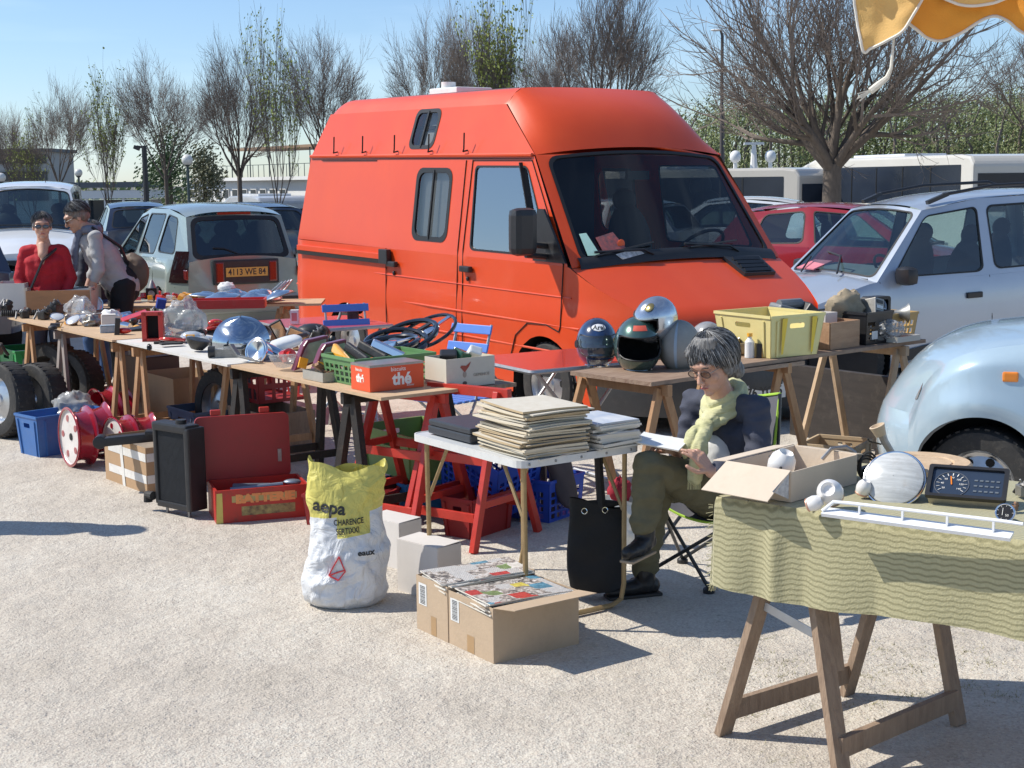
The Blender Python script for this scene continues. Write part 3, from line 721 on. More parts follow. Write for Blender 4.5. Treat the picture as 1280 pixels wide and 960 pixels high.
for sg in (1, -1):
 mb = MB().tube([(.35, sg * .52, 1.74), (.5, sg * .53, 1.79), (1.3, sg * .53, 1.79), (1.85, sg * .52, 1.73)], .016, 8); mb.build('roof_rail', M_black, t)
 MB().beam((1.8, sg * .52, 1.735), (2.02, sg * .51, 1.665), .045, .035).build('rail_foot', M_black, t); MB().beam((.36, sg * .52, 1.74), (.2, sg * .51, 1.7), .045, .04).build('rail_foot', M_black, t)
mirror(t, V((2.5, .86, 1.04)), 1); mirror(t, V((2.5, -.86, 1.04)), -1)
for x in (1.72, .8):
 for sg in (1,): MB().box(sp(x, .78, sg) + V((0, .012, 0)), (.17, .03, .055)).build('door_handle', M_black, t, bevel=.01)
MB().beam(sp(.9, .12, 1) + V((0, .01, 0)), sp(2.6, .12, 1) + V((0, .01, 0)), .03, .1).build('door_trim', M_black, t)
MB().tube([(2.86, .3, 1.06), (2.62, .0, 1.19), (2.6, -.25, 1.22)], .011, 5).build('wiper', M_black, t)
MB().tube([(2.9, -.25, 1.05), (2.68, -.42, 1.17)], .009, 5).build('wiper', M_black, t)
for sg in (1, -1): MB().ell((3.36, sg * .55, .72), (.16, .14, .12), 14, 10).build('headlight', M_headl, t)
MB().box((2.72, -.3, 1.10), (.22, .3, .012), (0, .3, 0)).build('paper_sheet', mat('pink paper', (.6, .2, .25), .8), t)
# silver green hatchback seen from behind on the left
pa = mat('silver green car paint', (.26, .30, .26), .33, .3, .04, 3, coat=1.)
S = dict(paint=pa, L=4.13, W=1.72, sill=.22, wheels=(.75, 3.3), wr=.3, rr=.45, fr=.6, crown=.06, bulr=.10,
         belt=[(0, .97), (.5, 1.0), (1.6, .98), (2.9, .96), (3.3, .9), (3.8, .8), (4.13, .66)],
         roof=[(0.3, 1.50), (.7, 1.57), (1.5, 1.6), (2.2, 1.57), (2.55, 1.5)], rw=.60,
         cabin=dict(xs0=3.35, xs1=2.5, xr1=.3, xr0=.02),
         side=[(2.0, 1.95, 3.35, 2.5, (.08, .06, .86, .9), .07), (1.1, 1.05, 2.0, 1.95, (.05, .07, .93, .9), .06), (.02, .3, 1.1, 1.05, (.42, .12, .94, .9), .07)],
         seats=((2.1, .37), (2.1, -.37), (1.1, .42), (1.1, 0), (1.1, -.42)), seatz=.5, dash=.95, rcrown=.06,
         glass=glassmat('dark green tinted glass', (.22, .33, .3), .11), rhole=(.05, .05, .95, .95), rseal=3.,
         lines=[[(3.1, .95), (3.08, .4), (3.0, .08)], [(2.0, 1), (2.0, .5), (2.0, .05)], [(1.12, 1), (1.05, .6), (1.05, .45)], [(3.0, .62), (2., .60), (.2, .58)]])
t, sp, rp_, hf = car('parked_car', 'silver green hatchback seen from behind with a yellow number plate', 'car', (-3.25, 17.55, -.09), 2.055, S)
for sg in (1, -1):
 a = MB()
 def lf_(u, v, sg=sg):
  z = .72 + .38 * v; x = .30 * u * (1 - .3 * v) + .0; p = hf(x) * (1 - .055 * ((z - .58) / .5) ** 2)
  return V((x - .005, sg * (p + .012), z))
 a.grid(lf_, 6, 6, flip=sg > 0); pass
 a.build('tail_light', mat('smoked tail lamp', (.02, .006, .005), .1, 0, .3, 10, coat=1.), t)
 MB().box((.03, sg * (hf(.03) + .004), .82), (.18, .03, .12)).build('lamp_lens', mat('tail lamp red', (.16, .015, .012), .1, coat=1.), t, bevel=.01)
MB().box((-.1, 0, .84), (.06, .82, .3)).build('plate_recess', M_black, t, bevel=.02)
for sg in (1, -1): MB().box((-.125, sg * .33, .84), (.03, .1, .25)).build('reflector', mat('tail lamp red', (.35, .03, .02), .1), t, bevel=.015)
pl = MB().box((-.137, 0, .84), (.012, .52, .11)).build('number_plate', M_plateY, t)
text('plate_text', '4113 WE 84', .105, M_black, frame((-.1425, 0, .838), (0, -1, 0), (-1, 0, 0)), pl, bold=.002, sx=.88)
MB().box((-.11, 0, .45), (.1, 1.3, .22)).build('bumper', pa, t, bevel=.03)
MB().box((-.165, 0, .5), (.02, 1.3, .05)).build('bumper_strip', M_black, t)
MB().box((.33, 0, 1.535), (.05, .42, .03)).build('brake_light', mat('tail lamp red', (.35, .03, .02), .1), t)
MB().tube([(.0, 0, 1.03), (.05, .22, 1.12), (.06, .35, 1.13)], .012, 5).build('wiper', M_black, t)
MB().box(sp(1.3, .82, 1) + V((0, .012, 0)), (.15, .03, .04)).build('door_handle', pa, t, bevel=.01)
mirror(t, V((3.0, .95, 1.05)), 1, 1., M_black)
# white van, facing the camera at the left edge
pw = mat('white car paint', (.72, .74, .76), .3, 0, .03, 3, coat=1.)
S = dict(paint=pw, L=4.1, W=1.74, sill=.22, wheels=(.7, 3.4), wr=.3, rr=.1, fr=.5, crown=.08, bulf=.12,
         belt=[(0, 1.08), (2.6, 1.08), (3.1, 1.08), (3.5, 1.0), (3.9, .88), (4.1, .74)],
         roof=[(0.05, 1.78), (1.5, 1.82), (2.3, 1.78), (2.5, 1.72)], rw=.66, rcrown=.07,
         cabin=dict(xs0=3.15, xs1=2.45, xr1=.08, xr0=.02),
         side=[(1.95, 1.9, 3.15, 2.45, (.05, .05, .86, .88), .06), (.02, .08, 1.95, 1.9, (.5, .06, .94, .88), .06)],
         seats=((2.1, .4), (2.1, -.4)), seatz=.6, dash=1.02, sglass=glassmat('white van screen', (.4, .55, .55), .1), shole=(.03, .04, .97, .94),
         lines=[[(3.0, .95), (3.0, .5), (2.95, .08)]])
c = D(22, 245, 21.5); wd_ = V((math.cos(R(-77)), math.sin(R(-77)), 0))
t, sp, rp_, hf = car('parked_van', 'white delivery van facing the camera at the left edge', 'van', (c.x - wd_.x * 4.1, 21.5 - wd_.y * 4.1, ground_z(0, 21.5)), R(-77), S)
MB().box((4.16, 0, .62), (.14, 1.2, .2)).build('grille', M_black, t, bevel=.03)
MB().box((4.2, 0, .38), (.14, 1.5, .22)).build('bumper', pw, t, bevel=.05)
for sg in (1, -1): MB().ell((3.98, sg * .62, .76), (.14, .17, .12), 12, 8).build('headlight', M_headl, t)
MB().beam((3.24, .62, 1.20), (3.2, -.55, 1.22), .05, .02).build('wiper', M_black, t)
MB().tube([(1.6, .2, 1.88), (1.52, .2, 2.0)], .01, 5).build('aerial', M_black, t)
mirror(t, V((2.9, .98, 1.15)), 1); mirror(t, V((2.9, -.98, 1.15)), -1)
# red hatchback behind the van
pr = mat('red car paint', (.30, .008, .014), .3, 0, .04, 3, coat=1.)
SR = dict(paint=pr, L=3.9, W=1.66, sill=.2, wheels=(.65, 3.1), wr=.29, rr=.4, fr=.6, crown=.06,
         belt=[(0, .86), (.5, .9), (1.6, .88), (2.7, .88), (3.1, .82), (3.6, .72), (3.9, .6)],
         roof=[(0.45, 1.32), (.9, 1.39), (1.5, 1.41), (2.0, 1.38), (2.2, 1.33)], rw=.56,
         cabin=dict(xs0=2.95, xs1=2.15, xr1=.45, xr0=.08),
         side=[(1.5, 1.45, 2.95, 2.15, (.06, .06, .82, .9), .06), (.08, .45, 1.5, 1.45, (.4, .1, .94, .9), .08)],
         seats=((1.7, .36), (1.7, -.36)), seatz=.42, dash=.85, rhole=(.08, .1, .92, .9), glass=glassmat('cool car glass', (.55, .68, .68), .09), lines=[[(2.8, .9), (2.75, .1)], [(1.5, 1), (1.5, .1)]])
c = G(1010, 356)
t, sp, rp_, hf = car('parked_car', 'red hatchback parked behind the orange van windscreen', 'car', (3.0, 20.5, 0), -.50, SR)
# white and silver cars further back
def recolour(src, m):
 for q in [x for x in bpy.data.objects if x.parent == src and x.name.startswith('body')]:
  q.data = q.data.copy(); q.data.materials[0] = m
def car_copy(src, loc, yaw, label, m=None):
 c = copy_tree(src); c.location = loc; c.rotation_euler = (0, 0, yaw); c['label'] = label
 if m: recolour(c, m)
 return c
ps = mat('silver car paint', (.42, .44, .46), .3, .4, .04, 3, coat=1.); pd = mat('dark blue car paint', (.02, .03, .06), .3, 0, .04, 3, coat=1.)
bpy.context.view_layer.update()
redcar = t
for px, dist, yaw, lb, m in ((1030, 27, 2.8, 'white hatchback whose roof shows behind the red car', pw), (868, 26, 2.6, 'silver hatchback seen through the van windscreen beyond the red car', ps),
                             (176, 30, 1.9, 'dark blue car half hidden by the silver green hatchback', pd), (362, 27, 2.3, 'dark car between the silver green hatchback and the van', pd),
                             (-72, 15.5, 2.0, 'dark blue car cut by the left edge of the picture', pd)):
 p = D(px, 300, dist); car_copy(redcar, (p.x, p.y, ground_z(p.x, p.y)), yaw, lb, m)
# ---------------------------------------------------------------- the orange high roof van
M_van = mat('orange red van paint', (.64, .055, .007), .42, 0, .05, 1.3, c2=(.71, .075, .011), coat=.22, dirt=.10, dirtc=(.45, .06, .02), bump=.02, bscale=2)
VX = V((-2.069, 14.267, 0)); VYAW, VPIT = -.981, -.017; VW = 2.08
van = thing('orange_van', 'orange red high roof van with black mirrors and open vent on the bonnet', 'van', VX, rot=(0, -VPIT, VYAW))
def vt(z): return 0 if z < 1.25 else (z - 1.25) / .8 * .10 if z < 2.05 else .10 + (z - 2.05) / .5 * .16
def rear(z): return sinterp([(.2, -.3), (.9, -.26), (1.32, -.17), (2.05, .05), (2.4, .2), (2.6, .34)], z)
WC, WR_, AR = 4.15, .33, .42
def vzb(x):
 z = .23
 for c in (WC, .95):
  d = abs(x - c)
  if d < AR: z = max(z, .32 + math.sqrt(AR * AR - d * d) * .92)
 return z
body = MB()
def sidep(x, z, sg):       # sg 0 visible side, 1 far side
 fl = 0
 if .60 < z < 1.0: fl = -.012 * math.sin(PI * (z - .6) / .4)          # bulging waist band
 y = vt(z) + fl
 if x > 4.4: y += .22 * ((x - 4.4) / .75) ** 2.2
 if x < .1: y += .10 * ((.1 - x) / .4) ** 2
 return V((x, y if sg == 0 else VW - y, z))
# lower body side, sill to belt (1.25)
nosez = lambda x: 1.25 if x < 4.45 else 1.25 - (x - 4.45) * .47
for sg in (0, 1):
 xs = sorted(set([round(-.3 + i * .11, 3) for i in range(50)] + [round(c + AR * math.cos(PI * k / 14) * .9999, 4) for c in (WC, .95) for k in range(15)] + [5.14]))
 xs = [x for x in xs if x <= 5.14]
 zs = [0, .18, .3, .42, .5, .58, .66, .74, .8, .86, .92, 1.0, 1.08, 1.16, 1.25]
 o = len(body.v); K = len(zs)
 for x in xs:
  z0 = vzb(x); z1 = nosez(x)
  for z in zs:
   t_ = z / 1.25; zz = z0 + (z1 - z0) * t_ if z0 > .24 or x > 4.45 else max(.23, .23 + (z1 - .23) * t_)
   xx = max(x, rear(zz)) if x < .1 else x
   body.v.append(sidep(xx if x > -.29 else rear(zz), zz, sg))
 for i in range(len(xs) - 1):
  for j in range(K - 1):
   a = o + i * K + j; q = [a, a + K, a + K + 1, a + 1]
   body.f.append(q if sg == 0 else q[::-1]); body.m.append(0); body.s.append(True)
def quad_side(x0b, x0t, x1b, x1t, z0, z1, sg, hole=None, rad=.07, glass=None, nm='window', **k):
 q = [sidep(x0b, z0, sg), sidep(x1b, z0, sg), sidep(x1t, z1, sg), sidep(x0t, z1, sg)]
 if sg == 1: q = [q[1], q[0], q[3], q[2]]; hole = (1 - hole[2], hole[1], 1 - hole[0], hole[3]) if hole else None
 if hole: return window(van, 0, q, hole, rad, glass, body=body, name=nm, **k)
 n = 6
 body.grid(lambda u, v: (q[0] * (1 - u) + q[1] * u) * (1 - v) + (q[3] * (1 - u) + q[2] * u) * v, n, 3)
M_gw = glassmat('grey curtained window', (.8, .82, .82), .06, .02)
M_cabg = glassmat('cab side glass', (.55, .62, .66), .30)
M_vscreen = glassmat('van windscreen glass', (.62, .68, .68), .03)
for sg in (0, 1):
 r0, r1 = rear(1.25), rear(2.05)
 quad_side(r0, r1, 1.72, 1.72, 1.25, 2.05, sg)
 quad_side(1.72, 1.72, 2.92, 2.92, 1.25, 2.05, sg, (.36, .13, .83, .87), .09, M_gw, seal=.03)
 quad_side(2.92, 2.92, 3.0, 3.0, 1.25, 2.05, sg)
 quad_side(3.0, 3.0, 4.45, 3.88, 1.25, 2.05, sg, (.07, .07, .86, .905), .05, M_cabg)
 # upper cap, with small window
 quad_side(rear(2.07), rear(2.46), 1.72, 1.72, 2.07, 2.46, sg)
 quad_side(1.72, 1.72, 2.5, 2.5, 2.07, 2.46, sg, (.26, .14, .78, .97), .07, M_gw, seal=.024)
 quad_side(2.5, 2.5, 3.88, 3.30, 2.06, 2.46, sg)
# roof with rounded shoulders
xr0, xr1 = .22, 3.32
def roof(u, v):
 x = xr0 + (xr1 - xr0) * u; y0 = vt(2.46); w_ = VW - 2 * y0; s = 2 * v - 1
 e = abs(s); z = 2.46 + .125 * (1 - max(0, (e - .80) / .20) ** 2) + .02 * (1 - s * s)
 if u < .07: z -= .05 * (1 - u / .07) ** 2
 return V((x, y0 + w_ * v, z))
body.grid(roof, 40, 40)
# rear face
def rearf(u, v):
 z = .3 + 2.2 * v; y0 = vt(z) + .09; return V((rear(z) - .04 * math.sin(PI * u), y0 + (VW - 2 * y0) * u, z))
body.grid(rearf, 10, 16, flip=True)
# windscreen
q = [sidep(4.50, 1.24, 0), sidep(4.50, 1.24, 1), V((3.88, VW - vt(2.06) - .005, 2.06)), V((3.88, vt(2.06) + .005, 2.06))]
fs_ = window(van, 0, q, (.045, .03, .955, .96), .09, M_vscreen, name='windscreen', body=body, bow=.10, seal=.02)
# front: cap slope above the screen
def capf(u, v):
 base_ = fs_(u, 1.0, 0.); tp_ = roof(1., u)
 p = base_ * (1 - v) + tp_ * v
 s = 2 * u - 1; k = 1 - abs(s) ** 4
 return p + V((.05 * math.sin(PI * v) * k, 0, .06 * math.sin(PI * v) * k))
body.grid(capf, 24, 10)
# strip between cap and roof front edge
def capr(u, v):
 a = capf(u, 1); b = roof(1, u); return a * (1 - v) + b * v
body.grid(capr, 24, 3)
# bonnet
def bon(u, v):
 x = 4.50 + .64 * v; s = 2 * u - 1; k = 1 - s * s
 y = sidep(x, nosez(x), 0).y; z = 1.235 - (x - 4.5) * .5 + .03 * k * (1 - v)
 if v > .85: z -= .03 * ((v - .85) / .15) ** 2
 return V((x + .10 * k * (1 if v > .01 else 1), y + (VW - 2 * y) * u, z))
body.grid(bon, 24, 16)
def nose(u, v):
 a = bon(u, 1); s = 2 * u - 1; k = 1 - s * s
 z = a.z * (1 - v) + .52 * v
 return V((a.x + .07 * math.sin(PI * v * .7), a.y, z))
body.grid(nose, 24, 8)
ob = body.build('body', M_van, van, weld=True, sharp=32)
# trims
mb = MB()
for sg in (0, 1):
 mb.tube([sidep(rear(2.05), 2.06, sg) + V((0, -.006 if sg == 0 else .006, 0)), sidep(2., 2.06, sg) + V((0, -.012 if sg == 0 else .012, 0)), sidep(3.86, 2.06, sg) + V((0, -.012 if sg == 0 else .012, 0))], .016, 6)
mb.build('drip_rail', M_van, van)
mb = MB()
for sg in (0, 1):
 d = V((0, -.004 if sg == 0 else .004, 0))
 mb.tube([sidep(rear(2.035) + .03, 2.034, sg) + d, sidep(3.84, 2.034, sg) + d], .004, 4)
 for pts in ([(2.92, 2.02), (2.92, 1.3), (2.91, .7), (2.9, .3)], [(3.02, 2.02), (3.0, 1.3), (3.0, .7), (3.0, .3)], [(3.02, 2.02), (3.86, 2.02)], [(3.86, 2.02), (4.40, 1.26), (4.38, .80), (4.36, .76)],
    [(1.72, 1.25), (1.72, .7), (1.72, .3)], [(3.0, .3), (3.6, .3)], [(1.72, .3), (2.9, .3)], [(3.86, 2.44), (3.86, 2.1)] if 0 else [(.3, 2.02), (1.4, 2.02)],
    [(4.36, .76), (4.2, .80), (3.95, .79), (3.78, .68), (3.7, .5)]):
  mb.tube([sidep(x, z, sg) + d for x, z in pts], .0045, 4)
mb.build('panel_gap', M_void, van)
mb = MB()
for sg in (0, 1):
 d = V((0, -.004 if sg == 0 else .004, 0))
 for z in (1.02,):
  mb.tube([sidep(-.24, z, sg) + d, sidep(1.72, z, sg) + d, sidep(4.5, z, sg) + d], .006, 5)
 for z0 in (.80, .60):
  mb.tube([sidep(-.24, z0, sg) + d, sidep(2.5, z0, sg) + d, sidep(4.6, z0 + .0, sg) + d], .009, 6)
mb.build('pressed_crease', M_van, van)
# sliding door rail
MB().box((.84, -.012, 1.175), (1.78, .035, .05)).build('rail_cover', M_van, van, bevel=.004)
MB().box((.84, -.014, 1.13), (1.76, .03, .035)).build('slide_rail', M_void, van)
MB().box((1.75, -.035, 1.18), (.15, .05, .13)).build('rail_end', M_black, van, bevel=.008)
for x in (1.87, 3.09):
 h = MB().box((x, -.03, 1.12 if x < 2 else 1.15), (.15, .045, .05)).build('door_handle', M_black, van, bevel=.012)
 MB().ell((x, -.012, 1.04 if x < 2 else 1.07), (.016, .012, .02)).build('lock', M_black, h)
for i, x in enumerate((.63, 1.2, 1.79, 2.38, 2.94)):
 y = vt(2.1)
 MB().tube([(x - .03, y - .005, 2.10), (x - .03, y - .05, 2.09), (x, y - .06, 2.11), (x, y - .055, 2.24)], .007, 5).build('roof_hook', M_void, van)
# window details: dividers and grey blinds
for a, x, z0, z1 in ((0, 2.43, 1.36, 1.94), (0, 2.13, 2.13, 2.44)):
 MB().beam((x, vt(z0) - .004, z0), (x, vt(z1) - .004, z1), .02, .015).build('window_bar', M_seal, van)
M_blind = mat('grey perforated blind', (.30, .30, .28), .8, 0, .08, 60)
MB().add([(2.13, .07, 1.33), (2.75, .07, 1.33), (2.75, .14, 1.98), (2.13, .14, 1.98)], [(0, 1, 2, 3)]).build('blind', M_blind, van)
MB().add([(1.88, .22, 2.1), (2.35, .22, 2.1), (2.35, .34, 2.48), (1.88, .34, 2.48)], [(0, 1, 2, 3)]).build('blind', M_blind, van)
MB().beam(sidep(4.06, 1.29, 0) + V((0, -.008, 0)), sidep(3.72, 2.0, 0) + V((0, -.008, 0)), .035, .015).build('quarterlight_bar', M_seal, van)
# far sides closed off inside, cab open: bulkhead and roof lining
mi = MB().box((2.2, VW / 2, 1.2), (.04, VW - .3, 1.7)); mi.box((3.6, VW / 2, .42), (2.6, VW - .1, .06)); mi.box((2.5, VW / 2, 2.3), (1.4, VW - .5, .03))
mi.build('bulkhead', M_dark, van)
MB().box((4.33, VW / 2, 1.14), (.5, VW - .16, .12), (0, .1, 0)).build('dashboard', M_dark, van, bevel=.03)
for y in (.5, 1.58): headrest_seat(van, 3.45, y, .85, M_dark)
MB().torus((4.1, 1.58, 1.32), .21, .014, (0, -.75, 0)).build('steering_wheel', M_black, van)
MB().box((4.35, .85, 1.215), (.28, .75, .02), (0, .1, .1)).build('paper_sheet', mat('pale blue paper', (.35, .55, .7), .8), van)
MB().box((3.98, 1.02, 1.9), (.03, .22, .07)).build('rear_view_mirror', M_black, van)
# mirror, big double arm
for sg in (0,):
 s = -1 if sg == 0 else 1; y = 0 if sg == 0 else VW
 m = MB().box((4.22, y + s * .24, 1.50), (.12, .21, .35)).build('wing_mirror', M_black, van, bevel=.055)
 MB().tube([(4.2, y + s * .02, 1.39), (4.2, y + s * .2, 1.41)], .024, 8).build('mirror_arm', M_black, m)
 MB().tube([(4.2, y + s * .02, 1.31), (4.2, y + s * .2, 1.33)], .024, 8).build('mirror_arm', M_black, m)
 MB().prism([(4.02, 1.27), (4.44, 1.27), (4.16, 1.66), (4.08, 1.66)], .02, Matrix(((1, 0, 0, 0), (0, 0, 1, y - .015 if sg == 0 else y - .008), (0, 1, 0, 0), (0, 0, 0, 1)))).build('mirror_base', M_black, m)
# scuttle with wipers and louvred vent
def ons(u, v, o=.0): return fs_(u, v, o)
MB().grid(lambda u, v: ons(.03 + .94 * u, -.03 + .10 * v, .006 + .012 * math.sin(PI * v)), 20, 3).build('scuttle', M_black, van)
for u0, u1 in ((.30, .10), (.72, .50)):
 MB().tube([ons(u0 + .04, .02, .02), ons(u0, .06, .03), ons(u1, .09, .02)], .010, 6).build('wiper', M_black, van)
 MB().tube([ons(u0 - .02 - .18, .06, .02), ons(u0 + .06, .12, .02)], .007, 5).build('wiper_blade', M_black, van)
vn = MB()
def onb(u, v, o=0): p = bon(u, v); return p + V((.35, 0, .9)) * o
for (u0, v0, u1, v1, o0, o1) in ((.66, .02, .88, .04, .03, .03),): pass
fr_ = [onb(.66, .02, .03), onb(.86, .02, .03), onb(.86, .36, .03), onb(.68, .36, .03)]
fb_ = [onb(.66, .02, .0), onb(.86, .02, .0), onb(.86, .36, .0), onb(.68, .36, .0)]
v_ = vn.add(fr_ + fb_, [(0, 1, 2, 3), (4, 5, 1, 0), (5, 6, 2, 1), (6, 7, 3, 2), (7, 4, 0, 3)]).build('bonnet_vent', M_black, van)
for k in range(4):
 vv = .09 + k * .075
 MB().beam(onb(.69, vv, .038), onb(.84, vv, .038), .03, .008, up=(.6, 0, .5)).build('louvre', M_black, v_)
# nose: headlights, grille, bumper, plate
for y in (.36, VW - .36): MB().box((5.19, y, .72), (.12, .34, .17), (0, .1, 0)).build('headlight', mat('dark lamp glass', (.2, .2, .19), .15, .3, .2, 12, coat=1.), van, bevel=.02)  # lens in an even dark grey, darker than the other headlamp glass
g_ = MB().box((5.25, VW / 2, .70), (.1, 1.0, .16), (0, .1, 0)).build('grille', M_black, van, bevel=.01)
for k in range(4): MB().box((5.305, VW / 2, .645 + k * .036), (.03, .98, .012)).build('grille_bar', M_black, g_)
M_bump = mat('dark grey bumper', (.045, .047, .05), .5, 0, .2, 5, dirt=.4, dirtc=(.1, .09, .08))
bp_ = MB()
def bmp(u, v):
 s = 2 * u - 1; zz = .60 - .38 * v; k = abs(s) ** 5
 return V((5.36 + .07 * (1 - s * s) - .55 * k + .03 * math.sin(PI * v), -.02 + (VW + .04) * u, zz))
bp_.grid(bmp, 40, 8); bp_.grid(lambda u, v: bmp(u, 0) + V((-.2 * v, 0, 0)), 40, 1)
bp_.build('bumper', M_bump, van)
for k in range(3): MB().box((5.30, VW - .2, .50 - k * .05), (.04, .2, .02), (0, 0, -.5)).build('bumper_slot', M_void, van)
pl = MB().box((5.452, .98, .36), (.012, .52, .115)).build('number_plate', M_plateW, van)
text('plate_text', '8376 YQ 6', .10, M_black, frame((5.4590, .98, .358), (0, 1, 0), (1, 0, 0)), pl, bold=.003)
for y in (.30, .42): pass
for c in (WC, .95):
 for sg in (0, 1):
  s = -1 if sg == 0 else 1; y = .12 if sg == 0 else VW - .12
  wheel(van, V((c, y, WR_)), WR_, .2, (0, s, 0), holes=5)
lin = MB()
for c in (WC, .95):
 for sg in (0, 1):
  s = -1 if sg == 0 else 1; y = .02 if sg == 0 else VW - .02
  lin.lathe([(AR, 0), (AR, -.34), (.01, -.34)], 24, frame((c, y, .32), (1, 0, 0), (0, s, 0)))
lin.box((2.4, VW / 2, .33), (5.2, VW - .2, .12)); lin.build('underbody', M_void, van)
# stickers inside the screen, lower near corner
MB().add([ons(.075, .08, .002), ons(.125, .07, .002), ons(.10, .27, .002), ons(.07, .27, .002)], [(0, 1, 2, 3)]).build('sticker', mat('pale green sticker', (.5, .75, .62), .6), van)
MB().add([ons(.14, .10, .002), ons(.24, .10, .002), ons(.21, .25, .002), ons(.13, .22, .002)], [(0, 1, 2, 3)]).build('sticker', mat('red and grey sticker', (.08, .08, .09), .6, c2=(.55, .12, .1), scale=25), van)
MB().ell(ons(.225, .14, .004), (.008, .035, .035)).build('sticker', mat('orange red sticker', (.8, .12, .03), .6), van)
MB().add([ons(.20, .0, .02), ons(.30, .03, .02), ons(.28, .08, .02), ons(.18, .05, .02)], [(0, 1, 2, 3)]).build('sticker', mat('printed white card', (.7, .7, .68), .7, c2=(.2, .2, .2), scale=30), van)
# roof vent and rear strip
rv = MB().box((1.15, VW * .55, 2.66), (.5, .4, .07)).build('roof_vent', M_white, van, bevel=.015)
MB().tube([(1.1, VW * .5, 2.69), (1.1, VW * .5, 2.75)], .07, 12).build('vent_cap', M_white, rv)
for i in (0,): MB().tube([(.7, .62, 2.605), (2.9, .62, 2.612)], .008, 5).build('roof_strip', M_black, van)
# ---------------------------------------------------------------- light blue car, nose in from the right edge
pb = mat('light blue metallic car paint', (.40, .52, .60), .3, .1, .03, 3, coat=1.)
NA = R(-17); NP = V((1.945, 7.0, 0))
nc = thing('parked_car', 'light blue car whose rounded nose and front wheel enter at the right edge', 'car', NP, NA)
# local frame: nose at x = 0, x runs backwards along the car, y across (0 = visible side)
wx, wr2, A2 = .34, .285, .30
zt = [(0, .58), (.05, .70), (.11, .805), (.19, .885), (.32, .945), (.6, .99), (1.0, 1.03), (1.8, 1.08)]
body = MB()
def ztn(x): return sinterp(zt, x)
def nzb(x):
 d = abs(x - wx); z = .22
 if d < A2: z = max(z, .335 + math.sqrt(A2 * A2 - d * d) * 1.0)
 return z
def nyy(x, z):
 y = 0
 if x < .42: y += .34 * ((.42 - x) / .42) ** 2.6
 k = (z - .58) / .45; y += .045 * k * k
 d = math.hypot(x - wx, z - .335)
 y -= .022 * math.exp(-((d - .36) / .07) ** 2)
 return y
xs = sorted([i * .022 for i in range(83)] + [wx + A2 * math.cos(PI * k / 18) * .9999 for k in range(19) if wx + A2 * math.cos(PI * k / 18) > 0])
Kz = 20
def yin(j): return .09 * max(0, (j / Kz - .75) / .25) ** 2
for x in xs:
 z0, z1 = nzb(x), ztn(x)
 for j in range(Kz + 1):
  z = z0 + (z1 - z0) * j / Kz; body.v.append(V((x, nyy(x, z) + yin(j), z)))
for i in range(len(xs) - 1):
 for j in range(Kz):
  a = i * (Kz + 1) + j; body.f.append([a, a + Kz + 1, a + Kz + 2, a + 1]); body.m.append(0); body.s.append(True)
def bonn(u, v):
 x = 1.8 * u; z = ztn(x); y0 = nyy(x, z) + .09; y1 = 1.62 - y0; s = 2 * v - 1
 return V((x - .15 * (1 - s * s) * (1 - u) ** 6, y0 + (y1 - y0) * v, z + .035 * (1 - s * s) ** .7 * min(1, u * 4 + .1)))
body.grid(bonn, 60, 18)
def nosef(u, v):
 a = bonn(0, u); z = a.z * (1 - v) + .24 * v
 y0 = nyy(0, z) + .09 * max(0, ((z - .22) / .36 - .75) / .25) ** 2; s = 2 * u - 1
 return V((a.x - .035 * math.sin(PI * v) * (1 - s * s), y0 + (1.62 - 2 * y0) * u, z))
body.grid(nosef, 18, 8, flip=True)
body.build('body', pb, nc, weld=True, sharp=45)
lin = MB().lathe([(A2, -.02), (A2, -.3), (.01, -.3)], 24, frame((wx, 0, .335), (1, 0, 0), (0, -1, 0))); lin.box((1.1, .8, .26), (1.6, 1.4, .1)); lin.build('underbody', M_void, nc)
wheel(nc, V((wx + .03, .13, wr2)), wr2, .18, V((-.30, -1, 0)).normalized(), M_rim)
wheel(nc, V((wx, 1.5, wr2)), wr2, .18, (0, 1, 0), M_rim)
hlq = MB().grid(lambda u, v: (lambda x, z: V((x - .004, nyy(x, z) + .09 * max(0, ((z - .22) / (ztn(x) - .22) - .75) / .25) ** 2 - .004, z)))(.004 + .04 * v + .04 * u, .64 + .13 * v + .03 * u), 8, 8).build('headlight', mat('front lamp cover', (.42, .43, .42), .15, .2, .2, 25, coat=1.), nc)
MB().box((.475, nyy(.475, .84) - .001, .835), (.075, .02, .05)).build('indicator', mat('orange lens', (.85, .25, .02)), nc, bevel=.012)
MB().tube([(.565 + q_, nyy(.565 + q_, z) - .0005 + (.03 if z > .9 else 0), z) for z, q_ in ((.30, .10), (.45, .06), (.6, .01), (.7, 0), (.85, 0))], .004, 5).build('door_gap', M_void, nc)
MB().box((1.95, .81, .65), (.4, 1.5, .9)).build('firewall', M_void, nc)
